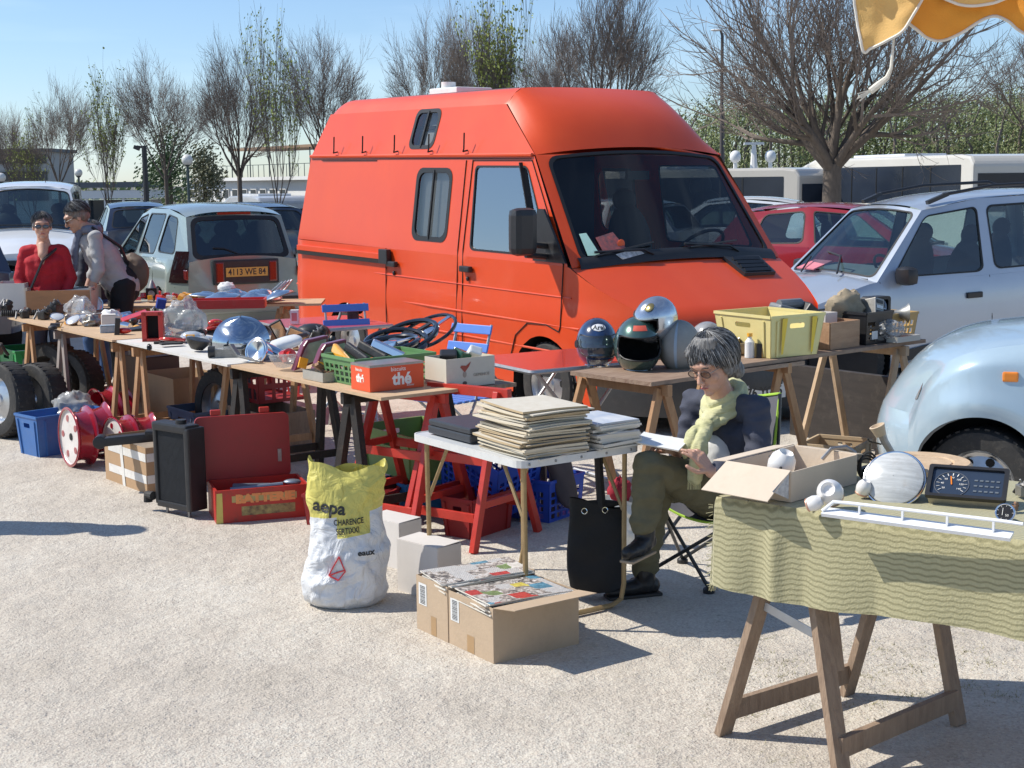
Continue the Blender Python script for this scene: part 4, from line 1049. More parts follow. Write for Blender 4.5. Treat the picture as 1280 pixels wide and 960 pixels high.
# ---------------------------------------------------------------- coaches
def coach(label, x, y, yaw, paint, Lc=12, H=3.4, z=-.95, nosecurve=True):
 t = thing('coach', label, 'coach', (x, y, z), yaw, 'coaches parked on the quay road')
 b = MB(); W2 = 1.25
 out = [(0, .35), (0, H - .25), (.15, H - .05), (.6, H), (Lc - 1.8, H), (Lc - .7, H - .25), (Lc - .25, H - 1.0), (Lc, 1.3), (Lc, .35)]
 b.prism(out, 2 * W2, Matrix(((1, 0, 0, 0), (0, 0, 1, -W2), (0, 1, 0, 0), (0, 0, 0, 1))))
 b.build('body', paint, t, bevel=.08)
 for sg in (-1, 1):
  g = MB(); yy = sg * (W2 + .012)
  g.add([(.55, yy, H - 1.32), (Lc - 1.0, yy, H - 1.32), (Lc - 1.25, yy, H - .9), (Lc - 2.1, yy, H - .27), (.55, yy, H - .27)], [(0, 1, 2, 3, 4) if sg < 0 else (4, 3, 2, 1, 0)])
  w_ = g.build('side_window', M_win2, t)
  for k in range(1, 7): MB().box((.55 + k * 1.45, sg * (W2 + .016), H - .8), (.05, .012, 1.0)).build('window_joint', M_seal, w_)
  MB().box((Lc / 2, sg * (W2 + .01), .95), (Lc * .8, .02, .05)).build('trim_strip', M_alu, t)
  for c in (2.6, Lc - 2.6): wheel(t, V((c, sg * (W2 - .14), .5)), .5, .28, (0, sg, 0))
 MB().box((-.012, 0, H - 1.0), (.02, 2.2, 1.0)).build('rear_window', M_win2, t)
 MB().add([(Lc + .02, -1.15, 1.35), (Lc + .02, 1.15, 1.35), (Lc - .2, 1.15, H - .95), (Lc - .2, -1.15, H - .95)], [(0, 1, 2, 3)]).build('windscreen', M_win2, t)
 mm = MB().tube([(Lc - .5, -W2, H - .6), (Lc - .1, -W2 - .3, H - .7), (Lc, -W2 - .32, H - 1.0)], .03, 6); mm.box((Lc, -W2 - .32, H - 1.25), (.1, .16, .4)); mm.build('wing_mirror', M_black, t)
 mm = MB().tube([(Lc - .5, W2, H - .6), (Lc - .1, W2 + .3, H - .7), (Lc, W2 + .32, H - 1.0)], .03, 6); mm.box((Lc, W2 + .32, H - 1.25), (.1, .16, .4)); mm.build('wing_mirror', M_black, t)
 MB().box((Lc * .55, 0, H + .04), (3, 1.4, .1)).build('roof_unit', pw, t, bevel=.04)
 return t
M_win2 = mat('dark coach window', (.012, .018, .03), .12, 0, .4, .35, c2=(.03, .04, .06), spec=.3)
pgc = mat('beige coach paint', (.5, .47, .42), .35, 0, .04, .4, coat=.5); pwc = mat('cream white coach paint', (.64, .62, .57), .35, 0, .04, .4, coat=.5)
p = D(1052, 240, 47)
coach('big cream white coach with a curved front window line, behind the silver blue hatchback', D(1268, 240, 38).x, 38, math.atan2(47 - 38, D(1052, 240, 47).x - D(1268, 240, 38).x), pwc, Lc=10.6, H=3.3)
coach('beige coach with dark blue windows between the orange van and the big tree', D(1030, 240, 44).x, 44.5, math.atan2(8, -9), pgc, Lc=11, H=3.05)
coach('dark coach end showing right of the cream coach at the picture edge', D(1330, 240, 41).x + 1.5, 42, 2.4, pgc, Lc=10, H=3.1)
coach('small grey coach beyond the silver green car on the left', D(362, 262, 58).x, 58, math.atan2(5.8, -2.7), mat('light grey coach paint', (.45, .47, .5), .35, coat=.5), Lc=6.5, H=2.25)
# ---------------------------------------------------------------- tables and trestles
def u2(a): return V((math.cos(a), math.sin(a), 0))
def trestle(label, c, ridge, w, h, spread, m, group=None, rails=(.18,), leg=(.05, .025), name='trestle', ladder=False, top=.06):
 # c: ground point under the middle of the ridge; ridge: unit direction; legs splay across it
 c = V(c); r = V(ridge).normalized(); s = V((0, 0, 1)).cross(r)
 t = thing(name, label, 'trestle', c, math.atan2(r.y, r.x), group)   # local x = ridge, y = splay
 MB().box((0, 0, h - top / 2), (w, .035, top)).build('ridge_beam', m, t, bevel=.003)
 for sx in (-1, 1):
  for sy in (-1, 1):
   MB().beam((sx * (w / 2 - .06), sy * .02, h - top * .4), (sx * (w / 2 - .03), sy * spread, .0), leg[1], leg[0], up=(0, 1, 0)).build('leg', m, t, bevel=.002)
 for z in rails:
  for sy in (-1, 1):
   yy = sy * (.02 + (spread - .02) * (1 - z / h)); MB().beam((-w / 2 + .06, yy, z), (w / 2 - .06, yy, z), .018, .045, up=(0, 0, 1)).build('rail', m, t, bevel=.002)
 if ladder:
  for sx in (-1, 1):
   for z in (.22, .45):
    yy = spread * (1 - z / h); MB().beam((sx * (w / 2 - .045), -yy, z), (sx * (w / 2 - .045), yy, z), .022, .035).build('cross_bar', m, t)
 return t
def board(label, c, ux, l, wd, z, m, th=.018, name='table_board', group=None, sag=0):
 # c corner, ux direction of length, depth to the left of ux ... thing origin at corner
 u = V(ux).normalized(); t = MB()
 n = 12
 t.grid(lambda a, b: (a * l, b * wd, -sag * math.sin(PI * a)), n, 2); t.grid(lambda a, b: (a * l, b * wd, -th - sag * math.sin(PI * a)), n, 2, flip=True)
 for b in (0, wd): t.grid(lambda a, q, b=b: (a * l, b, -th * (1 - q) - sag * math.sin(PI * a)), n, 1, flip=b > 0)
 for a in (0, 1): t.add([(a * l, 0, -th), (a * l, wd, -th), (a * l, wd, 0), (a * l, 0, 0)], [(0, 1, 2, 3)])
 o = t.build(name, m, sharp=30, weld=True); o.location = (c[0], c[1], z); o.rotation_euler = (0, 0, math.atan2(u.y, u.x))
 return lab(o, label, 'table top', group)
TZ = .76
A0 = V((-.64, 6.95, 0)); TD = V((-.592, .806, 0)); TN = V((.806, .592, 0))     # long table, near corner, along, across
def T(s, d, z=TZ): return A0 + TD * s + TN * d + V((0, 0, z))
BW = .72
def tboard(label, s0, s1, d0, d1, z, m, **k): return board(label, T(s1, d0, 0), -TD, s1 - s0, d1 - d0, z, m, **k)
M_boardw = mat('whitish worn board', (.62, .6, .56), .7, 0, .08, 6, dirt=.5, dirtc=(.35, .3, .24))
tboard('tan particle board at the near end of the long table', -.0, 2.35, 0, .52, TZ, M_board, th=.016)
tboard('dark board under the white carton at the near end of the long table', .05, 1.2, .525, .86, TZ - .012, M_woodd, th=.02)
tboard('whitish board in the middle of the long table', 1.68, 3.55, -.02, .6, TZ + .004, M_boardw, th=.014)
tboard('tan board at the far left end of the long table', 3.40, 5.65, -.05, .6, TZ + .008, M_board, th=.014)
tr = 'trestles under the long table'
trestle('black trestle under the tan board, nearest the yellow and white sack', T(.42, .36, 0), TN, .68, .735, .2, M_woodbk, tr, leg=(.06, .035))
trestle('black trestle beside the grey tyre under the long table', T(1.72, .36, 0), TN, .68, .73, .17, M_woodbk, tr, leg=(.06, .035))
trestle('orange brown trestle under the right end of the whitish board', T(2.35, .55, 0), TN, .6, .735, .2, M_wood, tr)
trestle('orange brown trestle behind the red rims, right of its twin', T(3.15, .32, 0), TN, .66, .735, .17, M_wood, tr)
trestle('orange brown trestle behind the red rims, left of its twin', T(3.52, .32, 0), TN, .66, .735, .17, M_wood, tr)
trestle('orange brown trestle under the far left end of the long table', T(5.35, .3, 0), TN, .66, .735, .2, M_wood, tr)
trestle('pale grey weathered trestle behind the tyres', T(4.62, .3, 0), TN, .66, .735, .17, mat('grey weathered wood', (.3, .25, .22), .8, 0, .2, 8, stretch=(6, 6, 1)), tr)
# red ladder trestles
RD = V((.57, -.82, 0)).normalized()
trestle('red painted ladder trestle under the near corner of the long table', G(512, 668) + V((0, .1, 0)), V((.80, -.60, 0)), .52, .74, .27, M_redp, 'red ladder trestles', rails=(.16, .43), leg=(.042, .03), ladder=True, top=.05)
trestle('red painted ladder trestle beside the steel camping table', G(588, 676) + V((0, .1, 0)), V((.80, -.60, 0)), .52, .78, .27, M_redp, 'red ladder trestles', rails=(.16, .43), leg=(.042, .03), ladder=True, top=.05)
# back table
bt = board('tan board of the table behind, carrying hubcaps and orange lenses', G(118, 384, TZ), V((1, .06, 0)), 1.95, .55, TZ, M_board, th=.02)
trestle('orange brown trestle under the right end of the back table', G(118, 384, TZ) * V((1, 1, 0)) + V((1.55, .32, 0)) if 0 else V((G(118, 384, TZ).x + 1.6, G(118, 384, TZ).y + .35, 0)), V((0, 1, 0)), .5, .735, .2, M_wood)
trestle('orange brown trestle under the left end of the back table', V((G(118, 384, TZ).x + .3, G(118, 384, TZ).y + .32, 0)), V((0, 1, 0)), .5, .735, .2, M_wood)
# helmet table
HC = V((.72, 7.37, 0)); HD = V((1.82, 1.53, 0)).normalized(); HN = V((-HD.y, HD.x, 0))
def HT(s, d, z=TZ): return HC + HD * s + HN * d + V((0, 0, z))
M_hb = mat('dark brown table board', (.2, .12, .08), .7, 0, .2, 5, c2=(.38, .27, .19), stretch=(1, 6, 6), bump=.3, dirt=.4, dirtc=(.1, .08, .07))
board('brown plank table top carrying the four helmets', HT(0, 0), HD, 1.25, .62, TZ, M_hb, th=.022)
board('brown plank table top carrying the yellow crate and wooden box', HT(.72, .02), HD, 1.75, .60, TZ + .026, M_hb, th=.022)
for lb, s in (('brown wooden trestle below the helmets', .12), ('brown wooden trestle below the yellow crate', 1.12), ('brown wooden trestle beside the nose of the light blue car', 2.25)):
 trestle(lb, HT(s, .33, 0), HN, .66 if s > .2 else .7, .735 if s < .5 else .76, .26, M_wood if s < 2 else M_woodp, 'trestles under the helmet table', rails=())
# bistro tables and chairs
M_redt = mat('red lacquered table top', (.62, .06, .04), .25, 0, .06, 3, coat=.5, dirt=.1)
M_redt2 = mat('faded red table top', (.55, .07, .08), .3, 0, .08, 3, coat=.4, dirt=.2)
M_galv = mat('galvanised tube', (.45, .46, .47), .4, .6, .1, 20)
M_bchair = mat('blue chair lacquer', (.09, .22, .62), .45, 0, .08, 6, dirt=.15)
def bistro_table(label, c, u, l, wd, z, m):
 t = thing('bistro_table', label, 'table', (c[0], c[1], 0), math.atan2(u[1], u[0]), 'red folding bistro tables')
 MB().panel([rrect(0, 0, l, wd, .03)], lambda a, b, o: (a, b, z + o), .008).build('tabletop', m, t)
 MB().tube([(x, y, z - .013) for x, y in rrect(.004, .004, l - .004, wd - .004, .03)], .014, 6, closed=True).build('rim', M_galv, t)
 for y in (.06, wd - .06):
  for a, b in ((.06, l - .06), (l - .06, .06)): MB().tube([(a, y, 0), (b, y + .02 * (a < b), z - .02)], .011, 6).build('leg', M_galv, t)
 MB().tube([(.06, .06, .02), (.06, wd - .06, .02)], .01, 6).build('crossbar', M_galv, t); MB().tube([(l - .06, .06, .02), (l - .06, wd - .06, .02)], .01, 6).build('crossbar', M_galv, t)
bistro_table('red square bistro table in front of the van wheel', (.11, 7.90), (.86, .5), .75, .75, .76, M_redt)
bistro_table('faded red bistro table left of the blue chairs', (-1.52, 10.30), (.86, .5), .75, .9, .755, M_redt2)
def bistro_chair(label, c, yaw):
 t = thing('bistro_chair', label, 'chair', c, yaw, 'blue folding chairs by the van')   # local: faces -y, back at +y
 for x in (-.15, .15):
  MB().tube([(x, -.22, 0), (x, .05, .44), (x * .98, .21, .91)], .009, 6).build('frame_tube', M_galv, t)
  MB().tube([(x * .9, .24, 0), (x * .9, .02, .30), (x * .9, -.16, .45)], .009, 6).build('leg', M_galv, t)
 for z, y in ((.88, .19), (.77, .155)):
  MB().box((0, y - .012, z), (.35, .014, .056), (-.3, 0, 0)).build('back_slat', M_bchair, t, bevel=.004)
 for k in range(6): MB().box((0, -.16 + k * .06, .455), (.33, .04, .014)).build('seat_slat', M_bchair, t, bevel=.003)
 MB().tube([(-.15, -.2, .03), (.15, -.2, .03)], .007, 6).build('crossbar', M_galv, t)
bistro_chair('blue folding chair left of its twin, behind the red headlights', D(441, 520, 10.5) * V((1, 1, 0)), .3)
bistro_chair('blue folding chair nearer the middle of the van side', D(566, 520, 8.9) * V((1, 1, 0)), -.75)
# steel camping table with papers
NC = V((.03, 5.58, 0)); NU = V((-.57, .82, 0)).normalized(); NV = V((.85, .53, 0)).normalized()
def NT(a, b, z=.70): return NC + NU * a + NV * b + V((0, 0, z))
t = thing('camping_table', 'white topped camping table with thin ochre tube legs, carrying the newspapers', 'table', (.03, 5.58, 0), math.atan2(NU.y, NU.x))
def nl(a, b, z): return V((a, -b, z))
MB().panel([[(a, -b) for a, b in rrect(0, 0, .84, .62, .05)]], lambda a, b, o: (a, b, .70 + o), .006).build('tabletop', mat('grey white table laminate', (.55, .57, .58), .35, 0, .05, 5), t)
MB().panel([[(a, -b) for a, b in rrect(-.004, -.004, .844, .624, .054)], [(a, -b) for a, b in rrect(.004, .004, .836, .616, .046)]], lambda a, b, o: (a, b, .702 + o), .03).build('edge_band', mat('white painted steel edge', (.62, .62, .6), .4, 0, .05, 9, dirt=.3), t)
for i in range(5): MB().ell(nl(-.004, .04 + i * .13, .687), (.004, .006, .006), 8, 6).build('rivet', M_steel, t)
M_och = mat('ochre painted tube', (.36, .25, .12), .45, .3, .15, 20, dirt=.3)
for a in (.05, .79):
 MB().tube([nl(a, .05, .68), nl(a, .055, .1), nl(a, .07, .035), nl(a, .12, .015), nl(a, .50, .015), nl(a, .55, .035), nl(a, .565, .1), nl(a, .57, .68)], .011, 8).build('leg', M_och, t)
 for b in (.06, .56): MB().tube([nl(a, b, .42), nl(a + (.17 if a < .4 else -.17), b, .68)], .008, 6).build('brace', M_och, t)
# foreground trestle and cloth covered table
t = thing('trestle', 'large weathered folding trestle under the green cloth in the foreground', 'trestle', (1.07, 4.52, 0))
f1, f2, f3, f4 = V((.675, 4.5, 0)), V((1.16, 4.85, 0)), V((.985, 4.15, 0)), V((1.465, 4.56, 0))
rA, rB = V((.89, 4.39, .735)), V((1.33, 4.71, .735)); O_ = V((1.07, 4.52, 0))
off = (f1 - f3).normalized() * .03
def bm2(a, b, w_, h_, nm, m=M_woodd, up=(0, 0, 1)): return MB().beam(V(a) - O_, V(b) - O_, w_, h_, up).build(nm, m, t, bevel=.002)
rd = (rB - rA).normalized()
bm2(rA + off - rd * .03, f1 + V((0, 0, .001)), .027, .058, 'leg', up=rd); bm2(rB + off, f2, .027, .055, 'leg', up=rd)
bm2(rA - off, f3, .027, .06, 'leg', up=rd); bm2(rB - off, f4, .027, .055, 'leg', up=rd)
bm2(rA - off * 1.6 + rd * .045, (rA - off) * .40 + f3 * .60 + rd * .045, .02, .045, 'leg_splice', up=rd)
for a, b in ((f1, f2), (f3, f4)):
 k = .085; ra = rA; rb = rB
 p = a + V((0, 0, k)) + (rA - a) * .07; q = b + V((0, 0, k)) + (rB - b) * .07
 bm2(p * V((1, 1, 0)) + V((0, 0, k)), q * V((1, 1, 0)) + V((0, 0, k)), .024, .065, 'rail')
bm2(rA + V((0, 0, .0)) - rd * .08, rB + rd * .08, .05, .05, 'ridge_beam')
sa = f1.lerp(rA, .62) - rd * .02; sb = f3.lerp(rA, .56) - rd * .02
bm2(sa, sb, .004, .03, 'metal_strap', M_galv)
t2 = copy_tree(t); t2.location = t.location + V((.786, -.618, 0)) * 1.35; t2['label'] = 'second folding trestle of the foreground table, outside the right edge of the picture'; t['group'] = t2['group'] = 'trestles of the foreground table'
CC = V((.655, 4.45, 0)); CU = V((.786, -.618, 0)).normalized(); CN = V((.618, .786, 0)).normalized()
def CT(a, b, z=.80): return CC + CU * a + CN * b + V((0, 0, z))
board('thin plywood table top under the green cloth', CT(.01, .01, 0), CU, 2.2, .74, .788, M_woodp, th=.016)
cm = bpy.data.materials.new('green wavy striped cotton'); cm.use_nodes = True; nt = cm.node_tree; N = nt.nodes; L = nt.links.new; b = N['Principled BSDF']
b.inputs['Roughness'].default_value = .9; b.inputs['Sheen Weight'].default_value = .2
tc = N.new('ShaderNodeTexCoord'); sp_ = N.new('ShaderNodeSeparateXYZ'); L(tc.outputs['Object'], sp_.inputs[0])
def mth(op, a, b_=None):
 n = N.new('ShaderNodeMath'); n.operation = op
 for i, q in enumerate((a, b_)):
  if q is None: continue
  if isinstance(q, (int, float)): n.inputs[i].default_value = q
  else: L(q, n.inputs[i])
 return n.outputs[0]
wvx = mth('MULTIPLY', mth('SINE', mth('MULTIPLY', sp_.outputs[0], 2 * PI / .050)), .0017)
nzx = N.new('ShaderNodeTexNoise'); nzx.inputs['Scale'].default_value = 7; L(tc.outputs['Object'], nzx.inputs[0])
co = mth('ADD', mth('ADD', mth('SUBTRACT', sp_.outputs[1], sp_.outputs[2]), wvx), mth('MULTIPLY', nzx.outputs[0], .018))
st = mth('SINE', mth('MULTIPLY', co, 2 * PI / .0165))
rp = N.new('ShaderNodeValToRGB'); e = rp.color_ramp.elements; e[0].position = .5; e[0].color = (.39, .35, .21, 1); e[1].position = .95; e[1].color = (.215, .19, .105, 1)
mr = N.new('ShaderNodeMapRange'); mr.inputs['From Min'].default_value = -1; L(st, mr.inputs[0]); L(mr.outputs[0], rp.inputs[0])
nz2 = N.new('ShaderNodeTexNoise'); nz2.inputs['Scale'].default_value = 160; L(tc.outputs['Object'], nz2.inputs[0])
mxc = N.new('ShaderNodeMixRGB'); mxc.blend_type = 'MULTIPLY'; mxc.inputs[0].default_value = .35; L(rp.outputs[0], mxc.inputs[1]); L(nz2.outputs[0], mxc.inputs[2])
mx3 = N.new('ShaderNodeMixRGB'); mx3.blend_type = 'ADD'; mx3.inputs[0].default_value = .10; L(mxc.outputs[0], mx3.inputs[1]); mx3.inputs[2].default_value = (.8, .8, .4, 1)
L(mx3.outputs[0], b.inputs['Base Color'])
bp = N.new('ShaderNodeBump'); bp.inputs['Strength'].default_value = .5; bp.inputs['Distance'].default_value = .004; L(nz2.outputs[0], bp.inputs['Height']); L(bp.outputs[0], b.inputs['Normal'])
cl = MB(); Lc, Wc = 2.25, .76
def wob(x, d): return .010 * d / .28 * math.sin(x * 23 + 2 * math.sin(x * 5)) + .012 * d / .28 * math.sin(x * 9 + 1)
def cfront(u, v):
 x = -.012 + Lc * u; hang = .285 + .012 * math.sin(x * 6) ; d = hang * v
 r_ = .012
 fold = -.018 * math.exp(-((x - .20) / .03) ** 2) * min(1, d / .1)
 return (x, -.006 - r_ * min(1, d / .02) - abs(wob(x, d)) * .8 + fold, .004 - d + (0 if v else .001))
def ctop(u, v):
 x = -.012 + Lc * u; y = -.006 + Wc * v
 n_ = noise.noise(V((x * 4, y * 5, 3))) ; n2 = noise.noise(V((x * 14, y * 11, 9)))
 e = min(1, v * 12) * min(1, (1 - v) * 12) * min(1, (x + .012) / .03)
 return (x, y, .005 + .006 * e * max(0, n_) + .002 * e * n2)
def cleft(u, v):
 y = -.006 + Wc * u; d = (.29 + .02 * math.sin(y * 9)) * v
 return (-.012 - .006 * min(1, d / .02) - .018 * (d / .28) * (1 + math.sin(y * 17)), y, .005 - d)
cl.grid(cfront, 260, 26, flip=True); cl.grid(ctop, 160, 40); cl.grid(cleft, 60, 20)
def fx_(u, v): return (-.012 - .01 * v, -.006 + .02 * u, 0)
for k in range(90):
 y = -.006 + Wc * rnd.random(); v0 = V(cleft((y + .006) / Wc, 1.)); v1 = v0 + V((rnd.gauss(-.003, .004), rnd.gauss(0, .004), -.012 - .02 * rnd.random()))
 cl.tube([v0, v1], .0009, 3, cap=False)
for k in range(46):
 d = .02 + .27 * rnd.random(); p0 = V((-.02, -.014, .004 - d)); cl.tube([p0, p0 + V((-.012 - .014 * rnd.random(), -.003, -.012 * rnd.random()))], .0009, 3, cap=False)
cl.add([cleft(0, j / 20) for j in range(21)] + [cfront(0, j / 20) for j in range(21)], [(j, j + 1, 22 + j, 21 + j) for j in range(20)], 0, True)
o = cl.build('tablecloth', cm, sharp=60, weld=True); o.location = CT(0, 0); o.rotation_euler = (0, 0, math.atan2(CU.y, CU.x))
lab(o, 'olive green cloth with wavy stripes draped over the foreground table', 'tablecloth')
# ---------------------------------------------------------------- containers
def carton(label, K, e1, e2, a, b, h, m, flaps=(), th=.004, name='cardboard_box', z=0., group=None, fill=None, cat='box'):
 # K near corner, e1 and e2 the two horizontal directions, a and b the sides
 e1 = V((e1[0], e1[1], 0)).normalized(); e2 = V((e2[0], e2[1], 0)).normalized()
 t = thing(name, label, cat, (K[0], K[1], z), math.atan2(e1.y, e1.x), group)
 mir = 1 if e1.cross(e2).z > 0 else -1
 def P(x, y, zz): return V((x, mir * y, zz))
 w_ = MB()
 for (p, q) in ((P(0, 0, 0), P(a, 0, 0)), (P(a, 0, 0), P(a, b, 0)), (P(a, b, 0), P(0, b, 0)), (P(0, b, 0), P(0, 0, 0))):
  mid = (p + q) / 2; w_.beam(p + V((0, 0, h / 2)), q + V((0, 0, h / 2)), th, h)
 w_.box(P(a / 2, b / 2, .004), (a, b, .006)); w_.build('walls', m, t)
 for side, ang, ln, frac in flaps:       # side 0: along e1 at y=0, 1: x=a, 2: y=b, 3: x=0 ; ang 0 horizontal outwards, 90 up, 180 closed
  A_, B_, out = {0: (P(0, 0, h), P(a, 0, h), P(0, -1, 0)), 1: (P(a, 0, h), P(a, b, h), P(1, 0, 0)), 2: (P(0, b, h), P(a, b, h), P(0, 1, 0)), 3: (P(0, 0, h), P(0, b, h), P(-1, 0, 0))}[side]
  dv = out * math.cos(R(ang)) + V((0, 0, math.sin(R(ang)))); ins = (B_ - A_) * frac
  f = MB().panel([[(0, 0), (1, 0), (1, .98), (0, 1)]], lambda u, v, o, A_=A_, B_=B_, dv=dv, ins=ins: (A_ + ins * v).lerp(B_ - ins * v, u) + dv * ln * v + dv.cross((B_ - A_).normalized()) * o + V((0, 0, .003)), .003)
  f.build('flap', m, t)
 return t, P
def crate(label, K, e1, e2, a, b, h, m, z=0., slots=(6, 3), flare=.015, name='plastic_crate', group=None, solid=False, cat='crate', th=.004, bottom=True, rim=.012, hand=True, rot=None):
 e1 = V((e1[0], e1[1], 0)).normalized(); e2 = V((e2[0], e2[1], 0)).normalized()
 t = thing(name, label, cat, (K[0], K[1], z), math.atan2(e1.y, e1.x), group)
 if rot: t.rotation_euler = rot
 mir = 1 if e1.cross(e2).z > 0 else -1
 def P(x, y, zz): return V((x, mir * y, zz))
 def wallf(A_, B_, out, ln):
  def f(u, v, o): return A_.lerp(B_, u) + V((0, 0, h * v)) + out * (flare * v + (o if o else 0)) + (B_ - A_).normalized() * flare * v * (2 * u - 1)
  return f
 w_ = MB()
 for A_, B_, out, ln in ((P(0, 0, 0), P(a, 0, 0), P(0, -1, 0), a), (P(a, 0, 0), P(a, b, 0), P(1, 0, 0), b), (P(a, b, 0), P(0, b, 0), P(0, 1, 0), a), (P(0, b, 0), P(0, 0, 0), P(-1, 0, 0), b)):
  holes = []
  if not solid:
   nx = max(2, int(slots[0] * ln / max(a, b))); nz_ = slots[1]
   for i in range(nx):
    for j in range(nz_):
     u0 = .06 + .88 * i / nx; v0 = .08 + .72 * j / nz_; du = .88 / nx * .68; dv = .72 / nz_ * .68
     holes.append([(u0, v0), (u0 + du, v0), (u0 + du, v0 + dv), (u0, v0 + dv)])
  elif hand and ln < max(a, b) + .001:
   holes.append(rrect(.36, .70, .64, .82, .03, .04))
  w_.panel([[(0, 0), (1, 0), (1, 1), (0, 1)]] + holes, wallf(A_, B_, out, ln), th)
  if solid:
   for u in (.12, .5, .88):
    if hand and u == .5: continue
    f = wallf(A_, B_, out, ln); w_.beam(f(u, .02, .004), f(u, .9, .004), .012, .008, up=out)
 if bottom: w_.box(P(a / 2, b / 2, .005), (a, b, .006))
 w_.build('walls', m, t)
 r_ = MB(); q = [P(-flare, -flare, h), P(a + flare, -flare, h), P(a + flare, b + flare, h), P(-flare, b + flare, h)]
 for i in range(4): r_.beam(q[i], q[(i + 1) % 4], rim, rim * 1.3)
 r_.build('rim', m, t)
 return t, P
E1, E2 = V((.57, -.82, 0)).normalized(), V((.87, .49, 0)).normalized()
tape = mat('brown packing tape', (.38, .24, .12), .3, 0, .05, 8)
labm = mat('white printed label', (.7, .7, .68), .6, 0, .05, 8); 
def barcode(t, P, x0, x1, z0, z1):
 o = MB().add([P(x0, -.0035, z0), P(x1, -.0035, z0), P(x1, -.0035, z1), P(x0, -.0035, z1)], [(0, 1, 2, 3)]).build('paper_label', labm, t)
 b_ = MB(); z = z0 + .006
 while z < z1 - .008:
  hgt = rnd.choice((.0015, .003)); b_.add([P(x0 + .01, -.0045, z), P(x1 - .012, -.0045, z), P(x1 - .012, -.0045, z + hgt), P(x0 + .01, -.0045, z + hgt)], [(0, 1, 2, 3)]); z += hgt + .003
 lab(b_.build('barcode_bars', M_black, o), None, kind='stuff')
def magtex(name, seed, base=(.72, .70, .66)):
 # printed cover: photographs, text blocks and a few coloured headings as flat print
 m = bpy.data.materials.new(name); m.use_nodes = True; nt = m.node_tree; N = nt.nodes; L = nt.links.new; b = N['Principled BSDF']; b.inputs['Roughness'].default_value = .35
 tc = N.new('ShaderNodeTexCoord'); mp = N.new('ShaderNodeMapping'); mp.inputs['Location'].default_value = (seed, seed * .7, 0); L(tc.outputs['Object'], mp.inputs[0])
 def ramp_(src, stops, const=False):
  r = N.new('ShaderNodeValToRGB'); e = r.color_ramp.elements
  if const: r.color_ramp.interpolation = 'CONSTANT'
  while len(e) < len(stops): e.new(.5)
  for q, (p, c) in zip(e, stops): q.position = p; q.color = (*c, 1)
  L(src, r.inputs[0]); return r.outputs[0]
 def mix_(f, a, c, mode='MIX'):
  x = N.new('ShaderNodeMixRGB'); x.blend_type = mode
  for i, q in ((0, f), (1, a), (2, c)):
   if isinstance(q, float): x.inputs[i].default_value = q
   elif isinstance(q, tuple): x.inputs[i].default_value = (*q, 1)
   else: L(q, x.inputs[i])
  return x.outputs[0]
 vo = N.new('ShaderNodeTexVoronoi'); vo.distance = 'CHEBYCHEV'; vo.inputs['Scale'].default_value = 15; vo.inputs['Randomness'].default_value = .6; L(mp.outputs[0], vo.inputs[0])
 sp = N.new('ShaderNodeSeparateColor'); L(vo.outputs['Color'], sp.inputs[0])
 n1 = N.new('ShaderNodeTexNoise'); n1.inputs['Scale'].default_value = 30; n1.inputs['Detail'].default_value = 7; n1.inputs['Roughness'].default_value = .7; n1.inputs['Distortion'].default_value = 1.5; L(mp.outputs[0], n1.inputs[0])
 photo = ramp_(n1.outputs[0], [(.36, (.035, .035, .04)), (.46, (.20, .18, .16)), (.53, (.48, .42, .36)), (.6, (.62, .6, .58)), (.68, (.75, .74, .72))])
 wv = N.new('ShaderNodeTexWave'); wv.inputs['Scale'].default_value = 42; wv.inputs['Distortion'].default_value = .4; L(mp.outputs[0], wv.inputs[0])
 n2 = N.new('ShaderNodeTexNoise'); n2.inputs['Scale'].default_value = 140; L(mp.outputs[0], n2.inputs[0])
 txt = ramp_(mix_(.5, wv.outputs[0], n2.outputs[0]), [(.36, (.12, .12, .13)), (.48, base)])
 isph = ramp_(sp.outputs[0], [(0., (1, 1, 1)), (.72, (0, 0, 0))], True)
 o = mix_(isph, txt, photo)
 colr = ramp_(sp.outputs[1], [(0., (.5, .06, .05)), (.3, (.6, .52, .1)), (.5, (.1, .28, .4)), (.7, (.7, .68, .64)), (.85, (.2, .3, .12))], True)
 isc = ramp_(sp.outputs[2], [(0., (1, 1, 1)), (.16, (0, 0, 0))], True)
 o = mix_(isc, o, mix_(.45, colr, photo, 'OVERLAY')); L(o, b.inputs['Base Color'])
 return m
NUMW = 'topmost second third fourth fifth sixth seventh eighth ninth tenth eleventh twelfth thirteenth fourteenth fifteenth sixteenth seventeenth eighteenth nineteenth twentieth'.split() + ['twenty ' + q for q in 'first second third fourth fifth sixth seventh eighth ninth'.split()] + ['thirtieth']
def ORD(k, what, where): return ('topmost %s of %s' % (what, where)) if k == 0 else '%s, %s from the top of %s' % (what, NUMW[k], where)
MAGS = [magtex('magazine print %s' % c, i * 3.1) for i, c in enumerate(('one', 'two', 'three', 'four', 'five'))]
M_pages = mat('page edges', (.66, .62, .54), .85, 0, .12, 200, stretch=(.05, .05, 4))
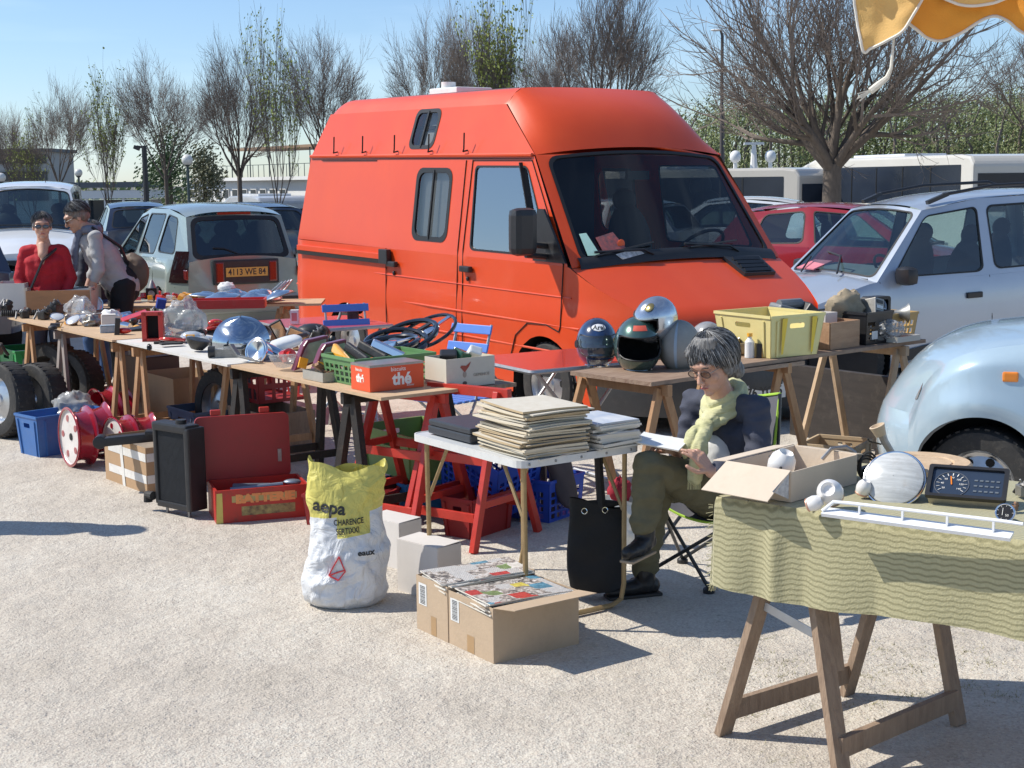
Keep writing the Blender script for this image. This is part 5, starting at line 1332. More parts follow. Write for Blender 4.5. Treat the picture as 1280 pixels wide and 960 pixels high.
def paper(name, label, cat, c, rz, a, b, th, m_top, group=None, tilt=(0, 0), wav=.002, seed=0, fold=False, m_body=None):
 o = MB(); rr = random.Random(seed)
 ph = rr.random() * 6
 def zf(x, y): return wav * math.sin(x * 14 + ph) * math.cos(y * 9 + ph)
 def top(u, v): x = (u - .5) * a; y = (v - .5) * b; return (x, y, th + zf(x, y))
 def bot(u, v): x = (u - .5) * a; y = (v - .5) * b; return (x, y, zf(x, y))
 o.grid(top, 8, 8, mi=1); o.grid(bot, 8, 8, flip=True)
 for e in range(4):
  for k in range(8):
   q = [(k / 8, 0), ((k + 1) / 8, 0)] if e == 0 else [(1, k / 8), (1, (k + 1) / 8)] if e == 1 else [(1 - k / 8, 1), (1 - (k + 1) / 8, 1)] if e == 2 else [(0, 1 - k / 8), (0, 1 - (k + 1) / 8)]
   o.add([bot(*q[0]), bot(*q[1]), top(*q[1]), top(*q[0])], [(0, 1, 2, 3)])
 ob = o.build(name, [m_body or M_pages, m_top], sharp=50); ob.location = c; ob.rotation_euler = (tilt[0], tilt[1], rz)
 return lab(ob, label, cat, group)
t, P = carton('open cardboard box of magazines with a flap sticking out, nearer of the two', (-.08, 5.22), -E1, E2, .31, .40, .215, M_card, flaps=((3, 8, .13, .02),))
barcode(t, P, .235, .295, .10, .19)
MB().add([P(.13, -.003, .002), P(.18, -.003, .002), P(.18, -.003, .07), P(.13, -.003, .07)], [(0, 1, 2, 3)]).build('tape', tape, t)
t, P = carton('open cardboard box of magazines behind and left of the other one', (-.262, 5.478), -E1, E2, .235, .42, .225, M_card, flaps=())
barcode(t, P, .155, .215, .11, .2)
MB().add([P(.085, -.003, .002), P(.125, -.003, .002), P(.125, -.003, .08), P(.085, -.003, .08)], [(0, 1, 2, 3)]).build('tape', tape, t)
rzb = math.atan2(E2.y, E2.x)
for i in range(7):
 c = V((-.08, 5.22, 0)) - E1 * .155 + E2 * (.19 + rnd.gauss(0, .006)); c.z = .185 + i * .006
 paper('magazine', ORD(6 - i, 'magazine', 'the pile in the nearer cardboard box'), 'magazine', c, rzb + rnd.gauss(0, .05), .37, .27, .005, MAGS[i % 5], 'magazines in the nearer box', (rnd.gauss(0, .02), rnd.gauss(0, .02)), seed=i)
for i in range(7):
 c = V((-.262, 5.478, 0)) - E1 * .1175 + E2 * (.2 + rnd.gauss(0, .006)); c.z = .198 + i * .006
 paper('magazine', ORD(6 - i, 'magazine', 'the pile in the cardboard box behind'), 'magazine', c, rzb + rnd.gauss(0, .05), .40, .22, .005, MAGS[(i + 2) % 5], 'magazines in the box behind', (rnd.gauss(0, .02), rnd.gauss(0, .02)), seed=20 + i)
# stack of old newspapers
rzn = math.atan2(NV.y, NV.x)
M_newst = mat('newspaper top sheet', (.52, .47, .38), .9, 0, .15, 30, c2=(.6, .56, .48))
M_news = [mat('old newsprint %s' % c, v, .9, 0, .18, 120, stretch=(.1, .1, 6)) for c, v in (('pale', (.62, .54, .40)), ('tan', (.46, .35, .21)), ('grey', (.5, .46, .38)))]
z = .704
for i in range(30):
 th = rnd.choice((.005, .007, .009)); c = NT(.19 + rnd.gauss(0, .009), .19 + rnd.gauss(0, .009), z)
 paper('newspaper', ORD(29 - i, 'folded old newspaper', 'the tall stack on the camping table'), 'newspaper', c, rzn + rnd.gauss(0, .035), .30 + rnd.gauss(0, .006), .36 + rnd.gauss(0, .008), th, M_newst, 'newspapers in the tall stack', (rnd.gauss(0, .008), rnd.gauss(0, .008)), .003, seed=40 + i, m_body=M_news[rnd.choice((0, 0, 1, 1, 2))])
 z += th
paper('newspaper', 'loose blue and white paper sticking out under the tall stack', 'newspaper', NT(.13, .25, .7035), rzn + .15, .36, .24, .0025, MAGS[1], wav=.003, seed=5)
z = .704
for i in range(13):
 th = rnd.choice((.006, .009, .011)); c = NT(.15 + rnd.gauss(0, .008), .485 + rnd.gauss(0, .006), z)
 paper('magazine', ORD(12 - i, 'glossy magazine', 'the low stack right of the newspapers'), 'magazine', c, rzn + .1 + rnd.gauss(0, .06), .22, .29, th, mat('pale blue cover', (.35, .45, .6), .3, c2=(.75, .76, .75), scale=7) if i == 12 else MAGS[i % 5], 'magazines in the low stack', (0, 0), .002, seed=70 + i, m_body=rnd.choice((M_pages, mat('glossy page edges', (.4, .42, .44), .5, 0, .3, 200, stretch=(.05, .05, 4)))))
 z += th
# black plastic case on the camping table
M_case = mat('dark grey case plastic', (.035, .038, .045), .4, 0, .12, 20)
t = thing('carrying_case', 'dark grey plastic tool case lying at the left end of the camping table', 'case', NT(.62, .24, .704), math.atan2(NU.y, NU.x))
MB().box((0, 0, .02), (.34, .38, .036)).build('base', M_case, t, bevel=.008); MB().box((0, 0, .052), (.335, .375, .026)).build('lid', M_case, t, bevel=.008)
MB().tube([(-.17, -.07, .035), (-.195, -.06, .035), (-.195, .06, .035), (-.17, .07, .035)], .007, 6).build('handle', M_black, t)
for y in (-.12, .12): MB().box((-.172, y, .04), (.008, .03, .035)).build('latch', M_chrome, t, bevel=.002)
# sack
sm = mat('white woven sack plastic', (.66, .67, .68), .42, 0, .05, 6, bump=.4, bscale=14, dirt=.25, dirtc=(.4, .38, .34))
ym = mat('yellow printed sack plastic', (.72, .62, .08), .42, 0, .06, 6, bump=.4, bscale=14)
sc_ = G(440, 752); sc_.z = 0
def sack(u, v):
 a = 2 * PI * u; z = .60 * v
 r_ = sinterp([(0, .14), (.04, .172), (.15, .185), (.32, .178), (.5, .158), (.7, .152), (.86, .160), (1, .165)], v)
 fl = sinterp([(0, .8), (.3, .78), (.6, .66), (.85, .45), (1, .22)], v)
 x = r_ * math.cos(a); y = r_ * fl * math.sin(a)
 n = V((x * 7, y * 7, z * 5))
 d = .020 * noise.noise(n * 1.0) - .030 * abs(noise.noise(V((x * 9, y * 9, z * 9 + 3)))) - .016 * abs(noise.noise(V((x * 24, y * 24, z * 17)))) + .014
 x *= 1 + d * 6 * .9; y *= 1 + d * 6 * .9
 x += -.02 * v - .07 * max(0, .4 - v) + .055 * max(0, v - .7)
 if v > .8: z += (v - .8) / .2 * (.012 * math.sin(a * 2 + 1.0) + .012 * math.sin(a * 5) + .035 * max(0, math.cos(a - PI)) ** 4)
 return V((x, y, z + .002))
mb = MB(); NUu, NVv = 120, 90; mb.grid(sack, NUu, NVv, closed=True)
mb.grid(lambda u, v: sack(u, 1) * (1 - v) + V((sack(u, .85).x * .85, sack(u, .85).y * .8, sack(u, .85).z)) * v, NUu, 4, closed=True)
nt = sm.node_tree; N = nt.nodes; L = nt.links.new; b = N['Principled BSDF']; tc = N.new('ShaderNodeTexCoord'); sp_ = N.new('ShaderNodeSeparateXYZ'); L(tc.outputs['Object'], sp_.inputs[0])
hgt = mth('SUBTRACT', sp_.outputs[2], mth('MULTIPLY', sp_.outputs[0], .12)); m1 = mth('GREATER_THAN', hgt, .405)
bx = mth('MULTIPLY', mth('MULTIPLY', mth('GREATER_THAN', hgt, .315), mth('GREATER_THAN', sp_.outputs[0], -.055)), mth('MULTIPLY', mth('LESS_THAN', sp_.outputs[0], .085), mth('LESS_THAN', sp_.outputs[1], 0.)))
msk = mth('MAXIMUM', m1, bx); old = b.inputs['Base Color'].links[0].from_socket
mxs = N.new('ShaderNodeMixRGB'); mxs.inputs[2].default_value = (.66, .58, .14, 1); L(msk, mxs.inputs[0]); L(old, mxs.inputs[1]); L(mxs.outputs[0], b.inputs['Base Color'])
nzz = N.new('ShaderNodeTexNoise'); nzz.inputs['Scale'].default_value = 11; nzz.inputs['Detail'].default_value = 5; nzz.inputs['Distortion'].default_value = 1.2; L(tc.outputs['Object'], nzz.inputs[0])
bpp = N.new('ShaderNodeBump'); bpp.inputs['Strength'].default_value = .8; bpp.inputs['Distance'].default_value = .03; L(nzz.outputs[0], bpp.inputs['Height']); L(bpp.outputs[0], b.inputs['Normal'])
o = mb.build('sack', sm, sharp=80); o.location = sc_; o.rotation_euler = (0, 0, .12); lab(o, 'crumpled white and yellow plastic sack standing in front of the table', 'sack')
def wrap_text(o, body, size, m, x0, z0, fn, bold=0, sx=1., rot=0.):
 me_o = text('print', body, size, m, Matrix.Rotation(rot, 4, 'Z'), o, .0003, bold, sx=sx); me = me_o.data
 for v in me.vertices: v.co = fn(x0 + v.co.x, z0 + v.co.y, v.co.z)
 return me_o
def sack_front(x, z, d):
 v = min(.99, z / .6); best = None
 for k in range(121):
  u = .5 + .5 * k / 120; p = sack(u, v)
  if best is None or abs(p.x - x) < abs(best.x - x): best = p
 p = best
 return V((x, p.y - .0035 - d, p.z))
M_ink = mat('black print', (.03, .03, .03), .6); M_inkr = mat('red print', (.7, .05, .06), .6)
wrap_text(o, 'aepa', .075, M_ink, -.085, .437, sack_front, .002, rot=-.12)
wrap_text(o, 'CHARENCE', .035, M_ink, -.005, .375, sack_front, .0005, sx=.7, rot=.05); wrap_text(o, 'SERTIXXI', .035, M_ink, -.01, .338, sack_front, .0005, sx=.7, rot=.08)
wrap_text(o, 'eaux', .034, M_ink, .065, .245, sack_front, .001, sx=1.1)
tri = MB()
for a, b_ in (((-.05, .235), (-.095, .155)), ((-.095, .155), (-.055, .135)), ((-.055, .135), (-.025, .17)), ((-.025, .17), (-.05, .235)), ((-.095, .155), (-.03, .175))):
 tri.tube([sack_front(a[0] + (b_[0] - a[0]) * k / 6, a[1] + (b_[1] - a[1]) * k / 6, 0) for k in range(7)], .0035, 4)
tri.build('red_mark', M_inkr, o)
# white cartons behind the sack
carton('white closed carton behind the sack, nearer of two', G(548, 752), (-.72, .69), (.86, .5), .26, .14, .235, mat('white carton', (.62, .58, .54), .7, 0, .05, 4, dirt=.1), flaps=((0, 178, .138, 0),))
carton('white carton partly hidden behind the nearer white one', G(500, 712), (-.72, .69), (.86, .5), .24, .14, .22, mat('white carton', (.62, .58, .54)), flaps=((0, 178, .138, 0),))
# battery case, open red box with lid
KB = V((-1.585, 7.53, 0)); B1 = V((.46, .16, 0)).normalized(); B2 = V((-.43, .9, 0)).normalized()
M_redc = mat('worn red box paint', (.45, .03, .02), .45, 0, .12, 6, dirt=.6, dirtc=(.13, .05, .035))
M_redd = mat('red case lid', (.33, .02, .022), .4, 0, .12, 3, dirt=.25, dirtc=(.15, .03, .02))
t, P = carton('open red metal box lettered BATTERIE with its lid standing up', KB, B1, B2, .49, .30, .18, M_redc, th=.012)
ld = MB().panel([rrect(0, 0, .52, .37, .03)], lambda u, v, o: V((-.06 + u, .33 + .05 * v + o * 1, .17 + v * .97)), .02).build('lid', M_redd, t)
MB().tube([V((-.06 + x, .32 + .05 * y, .17 + y * .97)) for x, y in rrect(.01, .01, .51, .36, .03)], .011, 6, closed=True).build('lid_rim', M_redd, ld)
MB().box((.40, .32, .29), (.02, .02, .07)).build('latch', M_steel, ld)
for x in (.06, .33): MB().box((x, .37, .545), (.055, .03, .03)).build('hinge', M_redc, ld, bevel=.004)
text('lettering', 'BATTERIE', .062, mat('faded orange lettering', (.8, .3, .1), .6, dirt=.4, dirtc=(.3, .05, .03)), frame(P(.26, -.0075, .125), (1, 0, 0), (0, -1, 0)), t, bold=.004, sx=1.2)
for x0, x1, z0, z1 in ((.13, .42, .035, .085),): MB().add([P(x0, -.0068, z0), P(x1, -.0068, z0), P(x1, -.0068, z1), P(x0, -.0068, z1)], [(0, 1, 2, 3)]).build('sticker', mat('worn dark sticker', (.1, .05, .04), .7, c2=(.5, .4, .15), scale=30), t)
MB().add([P(-.0068 + .0, -.0068, .0), P(.03, -.0068, 0), P(.03, -.0068, .165), P(.0, -.0068, .165)], [(0, 1, 2, 3)]).build('sticker', mat('yellow sticker', (.6, .48, .12), .6, dirt=.4), t)
MB().add([P(.08, -.0069, .11), P(.43, -.0069, .11), P(.43, -.0069, .145), P(.08, -.0069, .145)], [(0, 1, 2, 3)]).build('sticker', mat('yellowed label', (.45, .36, .14), .7, dirt=.5, dirtc=(.2, .05, .03)), t)
o = MB().tube([(0, 0, 0), (.28, .04, .02)], .012, 8); o.box((.1, .08, 0), (.2, .03, .03)); o.ell((.33, .05, .03), (.05, .03, .015), 12, 8)
ob = o.build('tool_pieces', mat('grey blue tool', (.2, .24, .3), .4, .5)); ob.location = KB + B1 * .1 + B2 * .1 + V((0, 0, .16)); lab(ob, 'grey metal tool lying in the open red box', 'tool')
# radiator
RA, RB = V((-1.985, 7.83, 0)), V((-1.74, 7.63, 0)); ru = (RB - RA).normalized()
t = thing('radiator', 'black car radiator standing upright left of the red box', 'radiator', RA, math.atan2(ru.y, ru.x))
M_rad = mat('black radiator fins', (.035, .037, .042), .5, .3, .2, 20)
lt = Matrix.Rotation(-.10, 4, 'X')
mb = MB().box((.15, .025, .27), (.27, .022, .40)); mb.build('core', M_rad, t)
fins = MB()
for k in range(64): fins.box((.15, .012, .08 + k * .006), (.262, .006, .0022), (.0, 0, 0))
lab(fins.build('fins', M_rad, t), None, kind='stuff')
MB().box((.15, .04, .27), (.02, .02, .44)).build('frame', M_black, t) if 0 else None
MB().box((.01, .03, .27), (.03, .06, .44)).build('side_tank', M_black, t, bevel=.01); MB().box((.295, .05, .27), (.04, .12, .46)).build('side_tank', M_black, t, bevel=.012)
MB().box((.15, .04, .49), (.30, .10, .05)).build('top_tank', M_black, t, bevel=.014); MB().tube([(.2, .04, .51), (.2, .04, .535)], .03, 14).build('filler_cap', M_black, t)
MB().box((.15, .04, .055), (.28, .08, .035)).build('bottom_frame', M_black, t, bevel=.006)
MB().tube([(-.02, .0, .09), (-.07, .0, .09), (-.07, 0, .05)], .025, 10).build('hose_stub', M_rubber, t)
for x in (.06, .25): MB().tube([(x, .03, .05), (x, .03, 0)], .008, 6).build('mounting_pin', M_steel, t)
# taped cardboard box
t, P = carton('cardboard box wrapped with white tape, dark parts on top', (-2.15, 8.30), V((-.62, .78, 0)), V((.8, .6, 0)), .60, .38, .275, mat('brown cardboard', (.42, .27, .15), .8, 0, .08, 5, dirt=.25, dirtc=(.25, .15, .08)))
for z0 in (.06, .19):
 MB().add([P(.54, -.004, z0), P(0, -.004, z0), P(0, -.004, z0 + .05), P(.54, -.004, z0 + .05), P(-.004, .38, z0), P(-.004, 0, z0), P(-.004, 0, z0 + .05), P(-.004, .38, z0 + .05)], [(0, 1, 2, 3), (4, 5, 6, 7)]).build('white_tape', mat('white tape', (.7, .68, .64), .4, dirt=.3), t)
MB().add([P(.34, -.0055, .0), P(.30, -.0055, .0), P(.33, -.0055, .26), P(.37, -.0055, .26)], [(0, 1, 2, 3)]).build('white_tape', mat('white tape', (.7, .68, .64), .4), t)
MB().add([P(.53, .37, .235), P(.01, .37, .235), P(.01, .01, .235), P(.53, .01, .235)], [(0, 1, 2, 3)]).build('contents', mat('crumpled brown paper', (.3, .24, .18), .9, 0, .3, 12, bump=.5), t)
o = MB().beam((0, 0, 0), (.62, .1, .03), .08, .05); o.tube([(-.02, -.04, 0), (-.02, .05, 0)], .04, 12); o.box((.3, .04, .04), (.12, .1, .03)); ob = o.build('steel_bar', M_black, bevel=.004); ob.location = V((-2.42, 8.40, .30)); ob.rotation_euler = (0, 0, .1); lab(ob, 'heavy black car part lying across the taped cardboard box', 'car part')
# blue crate with plastic bag
crate('blue solid plastic crate beside the red rims', G(50, 572), V((-.72, .69, 0)), V((.80, .60, 0)), .26, .48, .27, M_blue, solid=True, flare=.02)
# green, blue crates under the table
M_green = mat('light green plastic', (.22, .34, .11), .5, 0, .08, 6, dirt=.2, dirtc=(.2, .22, .14)); M_blue2 = mat('sky blue plastic', (.04, .24, .55), .45, 0, .1, 6, dirt=.2); M_blue3 = mat('bright blue crate plastic', (.03, .09, .5), .4, 0, .1, 6)
crate('light green plastic crate on top of a blue one under the long table', T(1.05, .50, 0), -TD, TN, .58, .40, .24, M_green, z=.19, solid=True, flare=.02)
crate('light blue plastic crate under the green crate', T(1.0, .45, 0), -TD, TN, .5, .36, .18, M_blue2, solid=True, flare=.02)
c_, _ = crate('bright blue perforated crate tilted on its side under the near table end', T(.42, .62, 0), V((.80, -.60, 0)), V((.6, .8, 0)), .42, .30, .34, M_blue3, z=.16, slots=(9, 6), rot=(.25, .35, -.75))
crate('bright blue crate on the ground behind the red ladder trestle', T(.3, .85, 0), V((.80, -.60, 0)), V((.6, .8, 0)), .4, .3, .22, M_blue3, z=.0, slots=(8, 4))
crate('dark red plastic crate on the ground between the red ladder trestles', G(556, 672) + V((0, .05, 0)), V((.80, -.60, 0)), V((.6, .8, 0)), .18, .32, .2, mat('dark red plastic', (.3, .02, .02), .5, 0, .15, 6), solid=True)
crate('dark red plastic crate beside the black trestle behind the sack', G(470, 662), V((-.9, .3, 0)), V((.3, .9, 0)), .4, .3, .16, mat('dark red plastic', (.3, .02, .02)), solid=True)
carton('brown wooden crate under the middle of the long table', T(2.9, .55, 0), -TD, TN, .55, .35, .32, M_woodd, th=.015, name='wooden_crate', cat='crate')
crate('red plastic crate of bottles under the whitish board', T(2.75, .7, 0), TD, TN, .5, .36, .3, mat('dark red plastic', (.3, .02, .02)), z=.33, slots=(6, 2))
crate('grey blue storage box behind the red rims', T(3.0, .35, 0), TD, TN, .42, .34, .27, mat('grey blue plastic', (.08, .12, .2), .5), solid=True)
carton('brown cardboard box under the far part of the long table', T(3.7, .5, 0), TD, TN, .6, .4, .42, mat('brown cardboard', (.42, .27, .15)))
carton('dark suitcase like box standing under the far tan board', T(4.4, .55, 0), TD, TN, .5, .3, .5, mat('brown leatherette', (.12, .07, .045), .6), name='old_suitcase', cat='suitcase', flaps=((0, 178, .295, 0),))
crate('green plastic crate at the far left under the table end', T(5.95, .1, 0), TD, TN, .5, .35, .25, mat('grass green plastic', (.03, .28, .08), .5), solid=True, z=.2)
carton('cardboard box below the green crate at the left edge', T(5.95, .08, 0), TD, TN, .52, .36, .19, M_card)
o = MB().grid(lambda u, v: (u - .5, (v - .5) * .7, .06 + .1 * (1 - (2 * u - 1) ** 2) * (1 - (2 * v - 1) ** 2) * (1 + .5 * noise.noise(V((u * 6, v * 6, 1)))) - .06 * (abs(2 * u - 1) ** 4 + abs(2 * v - 1) ** 4)), 30, 20)
ob = o.build('folded_cloth', mat('purple brown cloth', (.09, .04, .06), .9, 0, .2, 8), sharp=180); ob.location = G(355, 524); ob.scale = (.9, .9, .8); lab(ob, 'dark purple cloth heaped on the ground beyond the grey tyre', 'cloth')
# crate and box on the back table, left
c0 = G(34, 392, TZ); c0.z = 0
t = thing('wooden_crate', 'shallow wooden fruit crate of long metal parts at the left end of the tables', 'crate', (c0.x, c0.y, TZ + .012), .05)
for lb_, c_, d_ in (('end_panel', (0, .18, .1), (.018, .36, .2)), ('end_panel', (.52, .18, .1), (.018, .36, .2)), ('side_board', (.26, 0, .09), (.52, .012, .17)), ('side_board', (.26, .36, .09), (.52, .012, .17)), ('bottom_board', (.26, .18, .006), (.52, .36, .01))):
 MB().box(c_, d_).build(lb_, M_cardl if lb_ == 'end_panel' else mat('orange brown crate wood', (.42, .2, .09), .7, 0, .15, 6, stretch=(1, 6, 6)), t)
for y in (.09, .27):
 for z_ in (.06, .15): MB().box((-.0095, y, z_), (.004, .05, .03)).build('slot', M_void, t)
for k, (lb_, m) in enumerate((('long bright metal trim lying in the wooden fruit crate', M_alu), ('long dark trim lying in the wooden fruit crate', M_black), ('second bright metal trim in the fruit crate, nearer the back', M_chrome))):
 o = MB().beam((0, 0, 0), (.5 - .05 * k, .05 * k, .03), .06, .02).build('metal_trim', m); o.location = (c0.x + .03, c0.y + .1 + .09 * k, TZ + .16); lab(o, lb_, 'car part')
carton('white box at the left end beside the fruit crate', (c0.x - .30, c0.y + .02), V((1, 0.02, 0)), V((0, 1, 0)), .28, .32, .24, mat('white carton', (.62, .58, .54)), z=TZ + .01)
board('dark shelf board at the far left carrying the white box', (c0.x - .9, c0.y - .02), V((1, .03, 0)), 1.6, .6, TZ + .006, M_hb)
trestle('trestle under the far left shelf board', (c0.x - .55, c0.y + .3, 0), V((0, 1, 0)), .5, .74, .2, M_wood)
# containers on the near end of the long table
K = T(.36, .045); t, P = carton('orange tin box lettered thé on the near end of the long table', K, -TD, TN, .185, .315, .125, mat('orange red tin print', (.75, .09, .025), .35, 0, .05, 4), z=TZ + .002, name='tea_tin')
# faces: long side is along TN at x=a ; short side along -TD at y=0
MB().box(P(.185 / 2, .315 / 2, .128), (.19, .32, .012)).build('lid', mat('dull tin lid', (.35, .34, .32), .35, .7, .15, 12, dirt=.4), t)
mwh = mat('white print', (.85, .82, .75), .5)
fa = frame(P(.1875, .185, .052), P(0, 1, 0) - P(0, 0, 0), (1, 0, 0)); text('lettering', 'thé', .085, mwh, fa, t, bold=.003)
text('lettering', 'biscuits', .03, mwh, frame(P(.1875, .165, .104), P(0, 1, 0), (1, 0, 0)), t)
text('lettering', 'Boissier', .014, mwh, frame(P(.1875, .235, .018), P(0, 1, 0), (1, 0, 0)), t)
text('lettering', 'thé', .055, mwh, frame(P(.09, -.0025, .06), (1, 0, 0), P(0, -1, 0)), t, bold=.003); text('lettering', 'biscuits', .022, mwh, frame(P(.08, -.0025, .104), (1, 0, 0), P(0, -1, 0)), t)
K = T(.28, .44); t, P = carton('white carton with a small red brown drawing beside the orange tin', K, -TD, TN, .2, .30, .15, mat('off white carton', (.6, .56, .46), .7, 0, .05, 4, dirt=.1), z=TZ - .008)
f_ = MB().panel([[(-.028, .03), (.0, .0), (.028, .03), (.04, .055), (.01, .035), (-.02, .038)]], lambda u, v, o: P(.2035, .11 + u, .075 + v)).build('printed_drawing', mat('red brown print', (.35, .07, .04), .6), t)
MB().ell(P(.203, .11, .065), (.001, .012, .016)).build('printed_drawing', mat('grey brown print', (.35, .3, .24), .6), t); MB().ell(P(.203, .11, .02), (.001, .014, .010)).build('printed_drawing', mat('dark print', (.08, .06, .05), .6), t)
text('lettering', 'GEMENOS', .022, mat('grey brown print', (.35, .3, .24)), frame(P(.2035, .215, .058), P(0, 1, 0), (1, 0, 0)), t)
M_greenc = mat('green crate plastic', (.12, .26, .1), .5, 0, .1, 6, dirt=.2)
crate('green lattice crate of steering wheels on the long table', T(.72, .10), -TD, TN, .32, .46, .135, M_greenc, z=TZ + .002, slots=(9, 3))
# yellow crate, wooden box, black crate and basket on the helmet table
M_yel = mat('pale yellow plastic', (.70, .60, .26), .5, 0, .06, 5, dirt=.15, dirtc=(.72, .45, .05)); 
t, P = crate('large pale yellow plastic crate on the table behind the seated woman', HT(1.02, .06), V((.84, .54, 0)), V((-.54, .84, 0)), .36, .42, .235, M_yel, z=TZ + .028, solid=True, flare=.03)
M_yel2 = mat('egg yellow paint', (.75, .5, .03), .5)
for x in (.07, .30): MB().add([P(x - .02, -.0415, .225), P(x + .02, -.0415, .225), P(x + .008, -.0175, .02), P(x - .006, -.0175, .02)], [(0, 1, 2, 3)]).build('yellow_streak', M_yel2, t)
t = thing('wooden_box', 'brown wooden box between the yellow and the black crate', 'box', HT(1.58, .08, TZ + .028), math.atan2(HD.y, HD.x))
for c_, d_ in (((.14, 0, .08), (.28, .012, .16)), ((.14, .28, .08), (.28, .012, .16)), ((0, .14, .08), (.012, .28, .16)), ((.28, .14, .08), (.012, .28, .16)), ((.14, .14, .005), (.28, .28, .01))):
 MB().box(c_, d_).build('board', mat('knotty brown wood', (.3, .16, .085), .7, 0, .1, 5, c2=(.48, .3, .18), stretch=(1, 5, 5), bump=.2, dirt=.3), t)
t, P = crate('black slotted plastic crate right of the wooden box', HT(1.93, .08), HD, HN, .24, .34, .19, M_black, z=TZ + .028, slots=(4, 3))
MB().add([P(.05, -.008, .03), P(.11, -.008, .03), P(.11, -.008, .08), P(.05, -.008, .08)], [(0, 1, 2, 3)]).build('paper_label', labm, t)
M_bask = mat('ochre basket plastic', (.5, .33, .12), .5, 0, .1, 6, dirt=.2)
crate('ochre slotted basket at the right end of the helmet table', HT(2.22, .22), HD, HN, .42, .28, .14, M_bask, z=TZ + .03, slots=(10, 2))
t, P = crate('beige wooden crate on the ground behind the green backed chair', G(1000, 590), V((.86, -.5, 0)), V((.5, .86, 0)), .34, .36, .17, mat('beige crate', (.5, .38, .24), .7, 0, .1, 6, dirt=.2), solid=True, flare=.0, rim=.016)
# carton on the foreground table
KF = G(988, 628, .808); t, P = carton('open cardboard box with flaps out at the left end of the cloth covered table', KF, V((.70, .71, 0)), V((-.71, .70, 0)), .38, .24, .095, M_cardl, z=.808, flaps=((3, -30, .15, -.02), (2, -8, .07, .05), (1, -10, .06, .05)))
MB().add([P(-.01, .0, .095), P(-.10, -.0, .05), P(-.01, .0, .012)], [(0, 1, 2), (2, 1, 0)]).build('spotted_paper', mat('white spotted paper', (.7, .7, .68), .7, 0, 0, 60, c2=(.3, .3, .32)), t)
# ---------------------------------------------------------------- loose goods
def put(o, label, cat, c, rot=(0, 0, 0), group=None, s=None):
 o.location = c; o.rotation_euler = rot
 if s: o.scale = (s, s, s)
 return lab(o, label, cat, group)
def things(name, label, cat, c, parts, rot=(0, 0, 0), group=None):
 t = thing(name, label, cat, c, 0, group, rot=rot)
 for nm, mb, m in parts: mb.build(nm, m, t)
 return t
def Tq(px, py, z=TZ, dz=0.): p = G(px, py, z); return V((p.x, p.y, z + dz))
RXL = Matrix.Rotation(PI / 2, 4, 'X')
# tyres standing together
def tyre(label, c, r, w, out, rim=None, group='loose tyres at the left', lean=0.):
 z = V(out).normalized(); x = z.orthogonal().normalized()
 t = thing('tyre', label, 'tyre', (c[0], c[1], 0), 0, group); a, b = MB(), MB()
 add_wheel(a, b, V((0, 0, r)), r, w, z); a.build('tread', M_rubber, t)
 if rim: b.build('rim', rim, t)
 else:
  MB().lathe([(r * .62, -w * .45), (r * .60, 0), (r * .62, w * .45)], 32, frame(V((0, 0, r)), x, z)).build('inner_wall', M_void, t)
 return t
yl = V((-.62, -.78, .06))
tyre('wide tyre with polished rim at the left edge of the picture', G(10, 546), .275, .16, yl, M_rim)
tyre('tyre with polished rim standing right behind the blue solid crate', G(52, 543), .265, .16, yl, M_rim)
tyre('tyre without rim at the back of the group, left one', G(62, 522) + V((0, .15, 0)), .29, .19, V((-.5, -.85, .05)))
tyre('tyre without rim at the back of the group, right one', G(90, 522) + V((0, .1, 0)), .26, .19, V((-.5, -.85, .05)))
tyre('worn grey tyre standing under the whitish board by the black trestle', G(285, 556), .27, .2, V((-.72, -.69, .05)), M_rim)
# red rims
M_rimr = mat('glossy dark red rim paint', (.36, .012, .03), .22, .2, .08, 8, coat=1.)
def rim(label, c, r, w, out, face):
 z = V(out).normalized(); x = z.orthogonal().normalized(); M = frame(V((0, 0, r)), x, z)
 t = thing('wheel_rim', label, 'wheel rim', (c[0], c[1], 0), 0, 'red and white wheel rims')
 MB().lathe([(r * .96, -w / 2), (r, -w / 2), (r * .97, -w * .42), (r * .84, -w * .34), (r * .80, 0), (r * .84, w * .3), (r * .96, w * .42), (r, w / 2), (r * .95, w / 2)], 40, M).build('barrel', M_rimr, t)
 f = MB().lathe([(r * .95, w * .48), (r * .9, w * .40), (r * .55, w * .44), (r * .3, w * .36), (.001, w * .36)], 40, M).build('disc', face, t)
 MB().torus((0, 0, 0), r * .93, r * .022, M=M @ Matrix.Translation((0, 0, w * .5)), n=36).build('lip', M_rimr, f)
 for k in range(5):
  a = 2 * PI * k / 5; MB().lathe([(r * .115, 0), (r * .115, .004), (.001, .004)], 12, M @ Matrix.Translation((math.cos(a) * r * .62, math.sin(a) * r * .62, w * .42))).build('hole', M_rimr if face != M_rimr else M_void, f)
 MB().lathe([(r * .12, 0), (r * .12, .004), (.001, .004)], 14, M @ Matrix.Translation((0, 0, w * .37))).build('hub_hole', M_void, f)
mwf = mat('white rim face', (.72, .68, .64), .35, .1, .08, 8, dirt=.2, dirtc=(.4, .2, .2))
